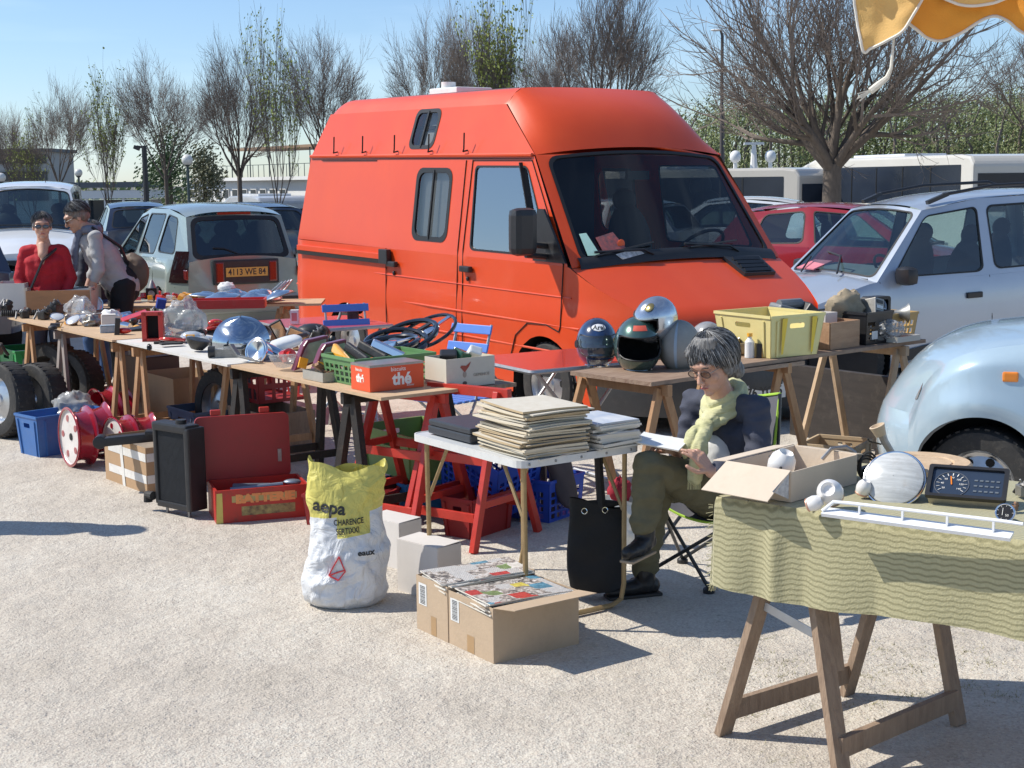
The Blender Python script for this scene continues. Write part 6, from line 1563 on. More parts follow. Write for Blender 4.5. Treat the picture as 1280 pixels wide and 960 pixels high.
for px, py, r, w, o_, fc, lb in ((100, 582, .195, .13, (-.8, -.6, .02), mwf, 'white faced red rim nearest the camera, beside the taped box'), (126, 570, .18, .13, (.85, .5, .1), M_rimr, 'red rim leaning right behind the nearest one'),
                                 (153, 582, .165, .11, (-.75, -.66, .02), mwf, 'small white faced red rim in the middle of the rims'), (182, 576, .16, .13, (.86, .4, .05), M_rimr, 'red rim at the right end of the rims'),
                                 (133, 545, .18, .13, (.7, .6, .05), M_rimr, 'red rim standing at the back of the rims'), (152, 541, .17, .12, (.8, .5, .05), M_rimr, 'rear red rim just right of the one at the back')):
 rim(lb, G(px, py), r, w, o_, fc)
# crumpled transparent bags
M_bag = mat('crumpled clear plastic', (.55, .56, .56), .18, 0, .1, 6, alpha=.42, coat=.4, bump=.5, bscale=10)
def bag(label, c, r, seed, m=M_bag, h=1.):
 def fn(p): return 1 + .38 * noise.noise(p * 2.1 + V((seed, 0, 0))) + .22 * abs(noise.noise(p * 5 + V((0, seed, 0))))
 o = MB().ell((0, 0, r * h * .72), (r, r * .8, r * h * .8), 44, 30, fn=fn).build('plastic_bag', m, sharp=50); return put(o, label, 'plastic bag', c)
bag('crumpled clear plastic bag sticking out of the blue solid crate', G(84, 560) + V((0, .15, .13)), .15, 3, mat('grey clear plastic', (.5, .5, .48), .2, 0, .1, 6, alpha=.6, coat=.4, bump=.5, bscale=12))
bag('crumpled clear plastic bag on the whitish board beside the red box', Tq(232, 425), .13, 8, h=1.35)
bag('crumpled clear plastic wrap in the middle of the far chrome parts', Tq(100, 398), .10, 12, h=1.1)
# mechanical junk generator: each piece a thing of its own with parts
M_oil = mat('oily cast metal', (.06, .058, .055), .45, .7, .35, 25, dirt=.5, dirtc=(.14, .1, .07)); M_cast = mat('dull cast aluminium', (.3, .29, .27), .5, .7, .2, 25, dirt=.5, dirtc=(.12, .1, .08))
def junk(label, c, s, seed, m=M_oil, cat='car part', name='engine_part', group=None):
 r = random.Random(seed); t = thing(name, label, cat, c, r.random() * 6, group)
 MB().box((0, 0, s * .3), (s * r.uniform(.5, .9), s * r.uniform(.4, .6), s * .5)).build('housing', m, t, bevel=s * .06)
 a = r.random() * 3
 MB().lathe([(s * .26, 0), (s * .28, s * .1), (s * .2, s * .16), (s * .2, s * .3), (s * .1, s * .34), (.001, s * .34)], 18, Matrix.Translation((s * .2, 0, s * .45)) @ Euler((.4, .5, a)).to_matrix().to_4x4()).build('flange', m, t)
 MB().tube([(-s * .3, s * .1, s * .4), (-s * .55, s * .1, s * .5), (-s * .62, 0, s * .25), (-s * .7, -s * .1, s * .05)], s * .07, 8).build('pipe', M_cast if m == M_oil else M_black, t)
 for k in range(3): MB().tube([(r.uniform(-.3, .3) * s, r.uniform(-.25, .25) * s, s * .5), (r.uniform(-.3, .3) * s, r.uniform(-.25, .25) * s, s * r.uniform(.62, .85))], s * .04, 8).build('bolt', M_steel, t)
 return t
for px, py, s, m, lb in ((40, 392, .15, M_cast, 'dusty alternator like part at the far left of the tables'), (52, 402, .13, M_oil, 'oily black engine part left of the chrome reflectors'), (68, 396, .16, M_oil, 'dark carburettor like part behind the small round lamps'),
                         (28, 400, .11, M_oil, 'small black engine part near the corner of the far tan board'), (84, 404, .08, M_cast, 'small grey metal fitting beside the chrome reflectors'), (150, 372, .15, M_oil, 'greasy black part at the left end of the back table'),
                         (132, 376, .10, M_cast, 'grey metal part beside the greasy one on the back table'), (262, 436, .07, M_cast, 'small fitting left of the big chrome reflector'), (410, 440, .11, M_oil, 'dark part between the red framed lamps and the green lattice crate'),
                         (398, 428, .12, M_oil, 'black part behind the red framed lamps'), (4, 396, .16, M_oil, 'black part cut by the left edge on the shelf board'), (12, 470, .2, M_cast, 'grey metal part in the green crate at the left edge'),
                         (184, 440, .05, M_black, 'small black fitting hanging over the edge of the whitish board')):
 junk(lb, Tq(px, py) + V((0, .06, .005)) if px != 12 else T(5.95, -.1, .43), s, px, m)
t_ = thing('ribbed_hose', 'black ribbed hose lying along the far left board edge', 'hose', Tq(2, 398) + V((0, 0, .04)), .1)
MB().tube([(k * .008, 0, 0) for k in range(50)], [.028 if k % 2 else .02 for k in range(50)], 10).build('hose', M_rubber, t_)
# round chrome headlamps / reflectors
def lamp(label, c, r, rot, m=M_chrome, lens=M_headl, group='chrome lamps on the tables', name='headlamp', cat='headlamp'):
 t = thing(name, label, cat, c, 0, group, rot=rot)
 MB().lathe([(.001, -r * .7), (r * .45, -r * .62), (r * .85, -r * .25), (r, 0), (r * 1.06, .0), (r * 1.06, r * .08), (r * .95, r * .1)], 28).build('bowl', m, t)
 MB().lathe([(r * .95, r * .08), (r * .7, r * .18), (r * .3, r * .23), (.001, r * .24)], 28).build('lens', lens, t)
 MB().tube([(0, 0, -r * .68), (0, 0, -r * .95)], r * .2, 10).build('socket', M_black, t)
 return t
for px, py, r, rot, lb in ((98, 392, .085, (1.2, 0, -.7), 'round chrome headlamp facing left among the far parts'), (116, 388, .085, (1.1, .1, .5), 'round chrome headlamp facing right beside its twin'), (72, 404, .05, (.4, .2, 0), 'small round chrome lamp lying on the far tan board'),
                           (92, 408, .055, (.5, -.3, 0), 'small chrome lamp with blue sheen lying near the board edge'), (106, 407, .045, (.6, .5, 0), 'smallest chrome lamp next to the two paint tins')):
 lamp(lb, Tq(px, py, dz=.05), r, rot)
# hubcaps on the back table
M_hub = mat('brushed hubcap', (.62, .65, .68), .18, 1., .06, 14, dirt=.15)
def hubcap(label, c, r, rot, m=M_hub):
 t = thing('hubcap', label, 'hubcap', c, 0, 'hubcaps on the back table', rot=rot)
 MB().lathe([(r, 0), (r * 1.0, .008), (r * .9, .02), (r * .65, .035), (r * .4, .042), (r * .3, .055), (.001, .06)], 36).build('dome', m, t)
 MB().torus((0, 0, .004), r, .006, n=36).build('lip', M_steel, t)
zb_ = TZ + .015
for i, (px, py, r, rot, lb) in enumerate(((258, 372, .17, (-.12, .1, 0), 'silver hubcap lying leftmost on the back table'), (274, 375, .17, (.1, -.12, 0), 'silver hubcap overlapping the leftmost one'), (292, 372, .15, (.12, .15, 0), 'silver hubcap in the middle of the back table'),
                                          (314, 374, .16, (.08, -.08, .3), 'silver hubcap right of the middle one'), (330, 371, .15, (.15, .2, 0), 'silver hubcap at the right end of the back table'), (347, 374, .14, (0, -.3, 0), 'small silver hubcap leaning at the table end'))):
 p = G(px, py + 6, TZ); hubcap(lb, V((p.x, p.y + .06, zb_ + .02 + .012 * (i % 3))), r, rot)
p = G(281, 378, TZ); o = MB().ell((0, 0, .05), (.08, .06, .05), 20, 14, fn=lambda q: 1 + .2 * noise.noise(q * 3)).build('cloth_bundle', M_white); put(o, 'white crumpled bundle among the hubcaps', 'cloth', V((p.x, p.y + .1, zb_ + .06)))
for k in range(4):
 p = G(332 + k * 6, 376, TZ); o = MB().beam((0, 0, 0), (.16, .05, .09), .02, .008).build('metal_strip', M_alu); put(o, 'bright metal strip at the right end of the back table, %s' % ('leftmost', 'second from the left', 'third from the left', 'rightmost')[k], 'metal strip', V((p.x, p.y + .05, zb_ + .03 + .004 * k)), (0, -.2, .2 * k), 'metal strips on the back table')
# lens blocks
M_yl = mat('amber lens', (.85, .4, .03), .15, 0, .1, 30, coat=.8); M_rl = M_redlens
lensd = [(178, 377, 'r', .05), (186, 379, 'o', .045), (192, 375, 'r', .055), (199, 379, 'r', .05), (205, 376, 'r', .05), (211, 379, 'w', .05), (218, 377, 'r', .05), (225, 379, 'o', .05), (231, 376, 'o', .045), (237, 379, 'o', .05), (241, 378, 'r', .04), (168, 380, 'r', .04)]
nm_ = {'r': 'red', 'o': 'orange', 'w': 'clear'}
words = ['leftmost but one', 'low in front', 'tall', 'flat', 'square', 'single', 'at the middle of the row', 'first after the clear one', 'behind', 'near the hubcaps', 'last before the hubcaps', 'leftmost']
for (px, py, k, s), wd in zip(lensd, words):
 p = G(px, py, TZ); t = thing('lamp_lens', '%s lamp lens on the back table, %s of the cluster' % (nm_[k], wd), 'lamp lens', V((p.x, p.y + .05 + .06 * rnd.random(), zb_)), rnd.random() * 3, 'red and orange lamp lenses on the back table')
 MB().box((0, 0, s * .55), (s * 1.5, s, s * rnd.uniform(.8, 1.3)), (rnd.uniform(-.4, .4), rnd.uniform(-.4, .4), 0)).build('lens', {'r': M_rl, 'o': M_yl, 'w': M_lens}[k], t, bevel=s * .15)
 MB().box((0, 0, .006), (s * 1.6, s * 1.1, .012)).build('base', M_chrome, t)
p = G(184, 378, TZ); things('gauge_stand', 'black square instrument with a pointed top on the back table', 'instrument', V((p.x, p.y + .2, zb_)), [('body', MB().box((0, 0, .05), (.1, .07, .1)), M_black), ('cone', MB().lathe([(.04, .1), (.02, .15), (.002, .18)], 14), M_steel), ('dial', MB().lathe([(.03, 0), (.001, .004)], 16, frame((0, -.037, .05), (1, 0, 0), (0, -1, 0))), M_alu)])
# items on the middle of the long table
t = thing('red_frame', 'upright red plastic frame box standing on the whitish board', 'box', Tq(190, 428) + V((0, .05, 0)), .1)
M_redpl = mat('red plastic', (.55, .04, .03), .4, 0, .08, 8, dirt=.2)
for c_, d_ in (((-.055, 0, .1), (.03, .08, .2)), ((.055, 0, .1), (.03, .08, .2)), ((0, 0, .19), (.13, .08, .025)), ((0, 0, .012), (.13, .08, .024)), ((0, .03, .1), (.1, .01, .18))): MB().box(c_, d_).build('side', M_redpl if d_[0] != .1 else M_void, t)
t, P = carton('long open red tool tray behind the clear plastic bag', G(228, 398, TZ) + V((0, .1, 0)), V((1, .1, 0)), V((-.1, 1, 0)), .62, .25, .07, M_redpl, z=TZ + .06, th=.012, name='tool_tray', cat='tray')
carton('small white and red carton among the dark parts', Tq(128, 412), V((.9, .3, 0)), V((-.3, .9, 0)), .1, .08, .09, mat('white carton', (.62, .58, .54)), z=TZ + .01, flaps=((0, 178, .075, 0),))
carton('small blue grey box at the edge of the far tan board', Tq(126, 418), V((.9, .3, 0)), V((-.3, .9, 0)), .13, .06, .045, mat('blue grey print', (.2, .3, .38), .5, c2=(.5, .5, .5), scale=30), z=TZ + .01, flaps=((0, 178, .055, 0),))
for k, (px, py) in enumerate(((114, 408), (122, 407))):
 things('paint_tin', 'small tin with a coloured print, %s of two by the chrome lamps' % ('left' if k == 0 else 'right'), 'tin', Tq(px, py), [('can', MB().lathe([(.001, 0), (.035, 0), (.035, .09), (.001, .09)], 18), mat('printed tin', (.4, .38, .3), .4, c2=(.7, .3, .1), scale=25)), ('rim', MB().torus((0, 0, .09), .034, .004), M_steel)])
o = MB().box((0, 0, .015), (.2, .1, .03)).build('lamp_unit', M_redlens, bevel=.01); put(o, 'flat red rear lamp lying left of the red frame box', 'lamp', Tq(166, 408, dz=.05) + V((0, .08, 0)), (.2, -.3, .4))
o = MB().box((0, 0, .015), (.26, .12, .03)).build('plastic_tray', M_black, bevel=.006); put(o, 'black shallow tray under the flat red lamp', 'tray', Tq(168, 416, dz=.0) + V((0, .08, 0)), (.05, -.1, .4))
o = MB().box((0, 0, .04), (.07, .06, .08)).build('small_box', mat('deep blue plastic', (.03, .06, .3), .4), bevel=.004); put(o, 'small deep blue box behind the red frame box', 'box', Tq(196, 398, dz=.07) + V((0, .12, 0)), (.2, .2, .4))
o = MB().box((0, 0, .06), (.035, .035, .13)).build('black_tube', M_black, bevel=.004); put(o, 'upright dark square piece beside the blue grey box', 'car part', Tq(146, 420, dz=0), (0, .1, .3))
for k, (px, py, rz) in enumerate(((206, 430, .2), (214, 434, .5), (220, 429, -.2))):
 o = MB().box((0, 0, .008), (.14, .07, .012)).build('rubber_pad', M_rubber, bevel=.004); put(o, 'flat black rubber pad in front of the red frame box, %s' % ('left one', 'front one', 'right one')[k], 'car part', Tq(px, py, dz=.004 + .013 * k), (0, 0, rz))
# orange indicator units in the clear bag
for k, (px, py, s, lb) in enumerate(((238, 430, .09, 'orange and clear indicator lamp in front of the clear bag'), (256, 433, .07, 'clear bulb holder beside the orange indicator'), (268, 420, .06, 'dark red and orange lamp behind the clear bag'))):
 t = thing('indicator_lamp', lb, 'lamp', Tq(px, py, dz=0) + V((0, .05, 0 if k < 2 else .06)), .3 * k)
 MB().ell((0, 0, s * .45), (s * .9, s * .6, s * .45), 18, 10).build('housing', M_lens if k < 2 else M_redlens, t)
 MB().box((0, -s * .35, s * .5), (s * .7, s * .4, s * .4)).build('lens', M_yl if k != 1 else M_headl, t, bevel=.008)
# big chrome reflector
t = thing('reflector', 'large dented chrome reflector shell standing in the middle of the long table', 'reflector', Tq(296, 447) + V((.02, .02, 0)), .12)
def refl(u, v):
 x = (u - .5) * 2; wv = .175 * math.sqrt(max(0.001, 1 - (max(0, v - .12) / .88) ** 2.4)); z = .04 + .20 * v; y = .02 + .07 * x * x + .05 * v * v
 return V((x * wv, y - .06 * (1 - x * x) * math.sin(PI * min(1, v + .25)), z))
MB().grid(refl, 30, 20).build('shell', mat('dark mirror chrome', (.45, .5, .56), .10, 1., .2, 5, dirt=.35, dirtc=(.12, .1, .08)), t)
MB().beam((-.17, -.02, .03), (.16, -.03, .03), .05, .05).build('base_rail', M_cast, t)
MB().tube([(-.19, -.03, .04), (-.15, -.03, .04)], .035, 14).build('socket', M_black, t)
for k in range(4): MB().tube([(.02 + .02 * k, -.05, .05), (.05 + .02 * k, -.1, .03 + .02 * (k % 2)), (.03 + .03 * k, -.09, .005)], .007, 6).build('wire', M_black, t)
MB().ell((.06, -.06, .04), (.05, .03, .03), 12, 8, fn=lambda q: 1 + .4 * noise.noise(q * 3)).build('clamp', M_oil, t)
# wing mirrors and lamps towards the near end
t = thing('headlamp', 'round blue tinted headlamp with chrome ring leaning on the big reflector', 'headlamp', Tq(322, 452) + V((.0, .02, .06)), 0, rot=(1.25, 0, -.5))
MB().lathe([(.001, -.1), (.05, -.08), (.075, 0), (.08, .012), (.06, .02), (.03, .01), (.001, .0)], 26).build('bowl', M_hub, t); MB().torus((0, 0, .012), .074, .008).build('chrome_ring', M_chrome, t)
o = MB().ell((0, 0, 0), (.13, .05, .02), 24, 12).build('visor_panel', mat('bluish chrome', (.4, .5, .62), .12, 1., .1, 8)); put(o, 'bluish chrome strip sloping down right of the big reflector', 'car part', Tq(342, 447, dz=.05), (.3, .45, .3))
t = thing('wing_mirror', 'oblong white backed mirror lying behind the red framed lamps', 'mirror', Tq(350, 445, dz=.07) + V((.02, .05, 0)), 0, rot=(.45, -.25, .35))
MB().ell((0, 0, 0), (.13, .055, .03), 24, 12, fn=lambda q: 1 / max(abs(q.x), abs(q.y), .55) ** .4 * .9).build('shell', mat('white glossy shell', (.78, .78, .76), .2, coat=.5), t)
MB().tube([(.1, .03, 0), (.16, .08, -.04)], .015, 8).build('stem', M_black, t)
t = thing('wing_mirror', 'black rectangular mirror standing behind the white backed one', 'mirror', Tq(345, 428, dz=.06) + V((.0, .15, 0)), 0, rot=(.2, -.45, .2))
MB().box((0, 0, 0), (.09, .03, .15)).build('shell', M_black, t, bevel=.012); MB().box((0, -.018, 0), (.07, .004, .13)).build('mirror_glass', M_chrome, t)
t = thing('wing_mirror', 'chrome mirror with a grey shell right of the black one', 'mirror', Tq(366, 430, dz=.05) + V((.02, .12, 0)), 0, rot=(.3, .4, .2))
MB().box((0, 0, 0), (.15, .04, .08)).build('shell', M_cast, t, bevel=.015); MB().box((0, -.022, 0), (.13, .004, .065)).build('mirror_glass', M_chrome, t)
o = MB().ell((0, 0, .04), (.12, .09, .06), 20, 12).build('black_cover', M_black); put(o, 'domed black plastic cover behind the mirrors', 'car part', Tq(388, 425) + V((0, .12, 0)), (0, 0, .3))
M_mar = mat('maroon lamp frame', (.16, .015, .03), .3, 0, .1, 10, coat=.6)
for k, (px, py, lb) in enumerate(((362, 464, 'maroon framed rear lamp standing on edge, left of its twin'), (384, 470, 'maroon framed rear lamp standing on edge nearest the glass tray'))):
 t = thing('rear_lamp', lb, 'lamp', Tq(px, py) + V((.07, .03, .0)), 0, 'maroon framed rear lamps', rot=(0, 0, .62))
 q = [(-.02, .0), (.19, .0), (.20, .13), (.07, .145), (.045, .12)]
 sk = Matrix(((1, 0, .0, -.06), (.0, 0, -1, 0), (.25, 1, 0, .012), (0, 0, 0, 1)))
 MB().prism(q, .05, sk).build('frame', M_mar, t, bevel=.008)
 q2 = [(.0, .015), (.175, .015), (.185, .115), (.075, .125), (.055, .105)]
 l_ = MB().prism(q2, .012, Matrix.Translation((0, .012 - .055 + .0, 0)) @ sk).build('lens', mat('milky lamp glass', (.3, .31, .28), .15, .3, .3, 12, coat=.8), t)
 MB().box((-.03, -.062, .05), (.05, .01, .06), (0, .3, 0)).build('orange_lens', M_yl, l_)
t, P = carton('shallow open glass tray of small parts at the board edge', T(.86, .035), -TD, TN, .22, .19, .05, mat('milky plastic', (.45, .43, .38), .25, alpha=.75, coat=.5), z=TZ + .002, name='parts_tray', cat='tray')
for k in range(5):
 o = MB().beam((0, 0, 0), (.09, .02, .01), .025, .018).build('rusty_fitting', mat('rusty metal', (.25, .14, .08), .7, .4, .4, 20)); put(o, 'rusty fitting in the glass tray, %s' % ('nearest the maroon lamps', 'second from the maroon lamps', 'in the middle', 'second from the orange tin', 'nearest the orange tin')[k], 'car part', T(.68 + .03 * k, .07 + .022 * k, TZ + .035 + .008 * (k % 2)), (.2 * k, -.3, k * 1.3), 'rusty fittings in the glass tray')
# steering wheels
def swheel(label, c, R1, rot, m, ring=None, spokes=3, r=.0165):
 t = thing('steering_wheel', label, 'steering wheel', c, 0, 'steering wheels on the long table', rot=rot)
 MB().torus((0, 0, 0), R1, r, n=48, k=10).build('rim', m, t)
 MB().lathe([(.001, -.01), (.055, -.01), (.05, .012), (.001, .02)], 20).build('hub', ring or M_black, t)
 for k in range(spokes):
  a = 2 * PI * k / spokes + .5; MB().beam((math.cos(a) * .04, math.sin(a) * .04, 0), (math.cos(a) * R1, math.sin(a) * R1, 0), .03, .008).build('spoke', M_black if spokes > 2 else M_chrome, t)
 return t
bq = T(.55, .3, TZ)
M_rimbk = mat('polished black wheel rim', (.012, .013, .016), .18, 0, .2, 10, coat=.8)
swheel('large black steering wheel on top of the others', Tq(500, 455, .76, .165) + V((.03, .1, -.02)), .19, (.34, -.30, 0), M_rimbk)
swheel('black steering wheel with a blue grey hub pad below the top one', Tq(494, 458, .76, .145) + V((.0, .1, -.02)), .18, (.22, -.24, .7), M_rimbk, mat('blue grey pad', (.08, .11, .16), .35))
swheel('thin rimmed black steering wheel rising highest at the right', Tq(522, 455, .76, .17) + V((.05, .14, 0)), .18, (.36, -.38, 0), M_rimbk, M_chrome, 2, .011)
swheel('black steering wheel lowest in the pile with chrome spokes', Tq(484, 462, .76, .13) + V((.0, .12, 0)), .17, (.12, -.14, 0), M_rimbk, M_chrome, 2)
for k, (mm, lb) in enumerate(((M_yl, 'orange lamp lens standing in the green lattice crate'), (M_black, 'black wiper like part in the green lattice crate'), (M_oil, 'grimy dark lens standing in the green lattice crate'), (M_hub, 'chrome ring part in the green lattice crate'))):
 o = MB().box((0, 0, 0), (.2, .03, .05)).build('crate_item', mm, bevel=.01); put(o, lb, 'car part', T(.66 - .06 * k, .16 + .06 * k, TZ + .135 + .01 * k), (.2, -.35, 2.1 + .2 * k))
for k, (mm, lb) in enumerate(((M_black, 'black lens in the white carton of the drawing'), (mat('dark green glass', (.03, .1, .06), .2), 'green glass piece in the white carton of the drawing'), (M_white, 'white folded card in the white carton of the drawing'))):
 o = MB().box((0, 0, 0), (.09, .07, .05)).build('carton_item', mm, bevel=.01); put(o, lb, 'car part', T(.18, .52 + .08 * k, TZ + .145), (.4, .3 * k, k))
# lighter items on red table
p = G(323, 403, .76); things('candle_holder', 'small white square cup on the faded red bistro table', 'cup', V((-1.62, 10.75, .763)), [('cup', MB().box((0, 0, .05), (.06, .06, .1)), M_white), ('stripe', MB().box((0, -.031, .05), (.04, .003, .06)), mat('pink print', (.6, .2, .2)))])
junk('dark round part lying on the faded red bistro table', V((-1.2, 10.9, .763)), .16, 31, M_oil)
# assorted small goods strewn between the bigger ones
kinds = [('small box', lambda s_: MB().box((0, 0, s_ * .3), (s_ * 1.4, s_, s_ * .6)), .004), ('short tube', lambda s_: MB().tube([(-s_ * .7, 0, s_ * .3), (s_ * .7, 0, s_ * .3)], s_ * .3, 12), 0), ('round knob', lambda s_: MB().lathe([(.001, 0), (s_ * .5, 0), (s_ * .55, s_ * .3), (s_ * .3, s_ * .5), (.001, s_ * .52)], 18), 0),
         ('flat ring', lambda s_: MB().torus((0, 0, s_ * .15), s_ * .6, s_ * .15, n=24), 0), ('bent bracket', lambda s_: MB().beam((-s_, 0, .006), (0, 0, .006), s_ * .5, .008).beam((0, 0, .002), (.3 * s_, 0, s_), s_ * .5, .008), .002), ('dome cap', lambda s_: MB().ell((0, 0, s_ * .1), (s_ * .7, s_ * .7, s_ * .5), 20, 12), 0)]
cols = [('black', M_black), ('chrome', M_chrome), ('red', M_redpl), ('white', M_white), ('oily grey', M_oil), ('dull aluminium', M_cast), ('blue', M_blue), ('amber', M_yl)]
wh_ = [(136, 402, 'behind the small white and red carton'), (172, 400, 'left of the red frame box'), (212, 410, 'right of the red frame box'), (246, 420, 'beside the clear plastic bag'), (312, 440, 'by the big chrome reflector'), (338, 455, 'below the bluish chrome strip'),
       (398, 448, 'right of the maroon framed lamps'), (412, 455, 'behind the glass tray'), (60, 412, 'near the far end of the tan board'), (150, 412, 'on the edge of the far tan board'), (285, 430, 'behind the big chrome reflector'), (376, 436, 'among the wing mirrors')]
r5 = random.Random(5); combos = [(c, k) for c in range(len(cols)) for k in range(len(kinds))]; r5.shuffle(combos)
for i in range(48):
 c_, k_ = combos[i]; px, py, where = wh_[i % len(wh_)]; s_ = r5.uniform(.035, .075)
 nm, f_, bv = kinds[k_]; o = f_(s_).build(nm.replace(' ', '_'), cols[c_][1], bevel=bv)
 put(o, '%s %s %s on the long table' % (cols[c_][0], nm, where), 'car part', Tq(px + r5.uniform(-9, 9), py + r5.uniform(-3, 4), dz=.012) + V((r5.uniform(0, .1), r5.uniform(0, .25), 0)), (r5.uniform(-.15, .15), r5.uniform(-.15, .15), r5.uniform(0, 6)))
# a second scatter of mid sized parts across the boards
k2 = [('metal ring', lambda q: MB().torus((0, 0, q * .2), q, q * .12, n=30)), ('rear view mirror', lambda q: MB().ell((0, 0, q * .4), (q * 1.3, q * .45, q * .4), 20, 10)), ('lamp housing', lambda q: MB().lathe([(.001, 0), (q * .5, q * .1), (q * .9, q * .6), (q, q * .9), (q * .85, q * .95), (.001, q * .8)], 22)),
      ('crumpled plastic pouch', lambda q: MB().ell((0, 0, q * .5), (q * 1.1, q * .9, q * .7), 24, 16, fn=lambda p: 1 + .4 * noise.noise(p * 2.4 + V((q * 90, 0, 0))))), ('angled trim piece', lambda q: MB().beam((-q * 1.6, 0, q * .1), (q * .4, 0, q * .3), q * .5, q * .16).beam((q * .4, 0, q * .3), (q * 1.2, 0, q * 1.1), q * .5, q * .16)), ('pump body', lambda q: MB().tube([(-q, 0, q * .5), (-q * .3, 0, q * .5), (-q * .3, 0, q * .5), (q * .9, 0, q * .5)], [q * .3, q * .3, q * .5, q * .45], 14).box((0, 0, q * .3), (q, q * .9, q * .5)))]
c2_ = [('black', M_black), ('bright chrome', M_chrome), ('dull silver', M_cast), ('oil stained', M_oil), ('smoky plastic', M_bag), ('dark red', M_redlens), ('creamy white', M_white)]
pos = []
for s0, d0 in ((1.25, .12), (1.5, .3), (1.35, .45), (1.75, .1), (1.85, .32), (2.1, .2), (2.2, .42), (2.45, .12), (2.6, .3), (2.75, .5), (2.95, .2), (3.05, .42), (3.3, .3), (3.4, .5), (3.6, .35), (3.75, .15), (3.85, .45), (4.05, .3), (4.3, .45), (4.5, .2), (4.6, .42), (4.8, .3), (1.0, .38), (.95, .45), (5.1, .4), (5.25, .2)): pos.append((s0, d0))
cb2 = [(a, b) for a in range(len(c2_)) for b in range(len(k2))]; r5.shuffle(cb2)
for (s0, d0), (a, b) in zip(pos, cb2):
 q = r5.uniform(.05, .085); where = 'at the near half of the long table' if s0 < 2 else 'on the whitish board' if s0 < 3.5 else 'on the far tan board'
 nm, f_ = k2[b]; o = f_(q).build(nm.replace(' ', '_'), c2_[a][1], bevel=.003 if b in (4,) else 0, sharp=40)
 put(o, '%s %s lying %s' % (c2_[a][0], nm, where), 'car part', T(s0 + r5.uniform(-.05, .05), d0, TZ + .012), (r5.uniform(-.2, .2), r5.uniform(-.2, .2), r5.uniform(0, 6)))
# ---------------------------------------------------------------- helmets
def helmet(label, c, rz, m, kind, tilt=(0, 0), r=.135, visor=None, trim=None):
 t = thing('helmet', label, 'helmet', c, 0, 'motorcycle helmets', rot=(tilt[0], tilt[1], rz))    # faces local -y
 def shell(a, el, k=1.):                # a azimuth from -y, el from -pi/2..pi/2
  x = math.sin(a) * math.cos(el); y = -math.cos(a) * math.cos(el); z = math.sin(el) * 1.06
  sy = 1.15 + (.10 if y < 0 and z < 0 else 0); zz = z * (1.12 if z > 0 else 1.0)
  fl = 1 + (.06 if z < -.3 and y < 0 else 0)
  return V((x * r * k * .93, y * r * k * sy * fl, r * 1.02 + zz * r * k))
 def isopen(a, el):
  aw = 1.12 if kind == 'open' else 1.2
  return abs(a) < aw - .25 * max(0, -el * 2) and -.42 < el - .1 * (abs(a) / aw) ** 2 < .36 and (kind != 'back')
 mb = MB(); na, ne = 72, 44; mi = MB()
 vid = {}
 def addv(M_, k):
  o_ = len(M_.v)
  for j in range(ne + 1):
   el = -1.02 + (PI / 2 + 1.02) * j / ne
   for i in range(na): M_.v.append(shell(-PI + 2 * PI * i / na, el, k))
  return o_
 addv(mb, 1.); addv(mi, .9)
 for j in range(ne):
  for i in range(na):
   a = -PI + 2 * PI * (i + .5) / na; el = -1.02 + (PI / 2 + 1.02) * (j + .5) / ne
   if isopen(a, el): continue
   q = [j * na + i, j * na + (i + 1) % na, (j + 1) * na + (i + 1) % na, (j + 1) * na + i]
   mb.f.append(q); mb.m.append(0); mb.s.append(True); mi.f.append(q[::-1]); mi.m.append(0); mi.s.append(True)
 mb.build('shell', m, t, sharp=80); mi.build('lining', M_void, t, sharp=80)
 if kind != 'back':                      # rubber edge round the eye port
  pts = []
  for k in range(60):
   s = 2 * PI * k / 60; aw = 1.12 if kind == 'open' else 1.2
   a = aw * .97 * max(-1, min(1, 1.25 * math.cos(s))); el = -.03 + .39 * max(-1, min(1, 1.3 * math.sin(s))) + .1 * (a / aw) ** 2
   if el < 0: a *= 1 - .2 * min(1, -el * 2)
   pts.append(shell(a, el, 1.005))
  MB().tube(pts, .005, 6, closed=True).build('edge_trim', M_seal, t)
 if visor:
  MB().grid(lambda u, v: shell(-1.22 + 2.44 * u, -.44 + .86 * v, 1.035), 30, 10).build('visor', visor, t)
  for sg in (-1, 1): MB().tube([shell(sg * 1.28, .06, 1.0), shell(sg * 1.28, .06, 1.07)], .022, 14).build('visor_pivot', M_black, t)
 if trim:
  MB().tube([shell(-2.2 + 4.4 * k / 40, -.98, 1.01) for k in range(41)], .006, 6).build('bottom_trim', trim, t)
 return t, shell
M_vis = mat('dark grey visor', (.05, .065, .085), .08, .3, .2, 4, coat=1.)
def onshell(sh, fn2, mb, m, t, nm, n=1): pass
def fwd(k): return
t1, sh = helmet('black and blue full face helmet with closed dark visor, leftmost', Tq(746, 455, dz=-.018), .05, mat('black blue helmet paint', (.012, .014, .02), .2, 0, .1, 5, c2=(.02, .07, .22), coat=1.), 'visor', visor=M_vis, trim=M_chrome, r=.128)
lo = MB().grid(lambda u, v: sh((u - .5) * .95 * math.sqrt(max(.02, 1 - (2 * v - 1) ** 2)), .78 + .17 * (2 * v - 1), 1.012), 20, 8).build('logo_oval', mat('white helmet print', (.8, .8, .8), .3, coat=.6), t1)
wt = text('lettering', 'Arai', .05, M_ink, Matrix.Identity(4), lo, .0001, bold=.001)
for v in wt.data.vertices: v.co = sh(v.co.x / .127 * 1.15, .765 + v.co.y / .127 * .75, 1.018)
MB().grid(lambda u, v: sh(-.5 + 1.0 * u, -.80 + .26 * v, 1.015), 12, 4).build('chin_vent', mat('silver chin vent', (.4, .42, .44), .25, .8, .1, 20), t1)
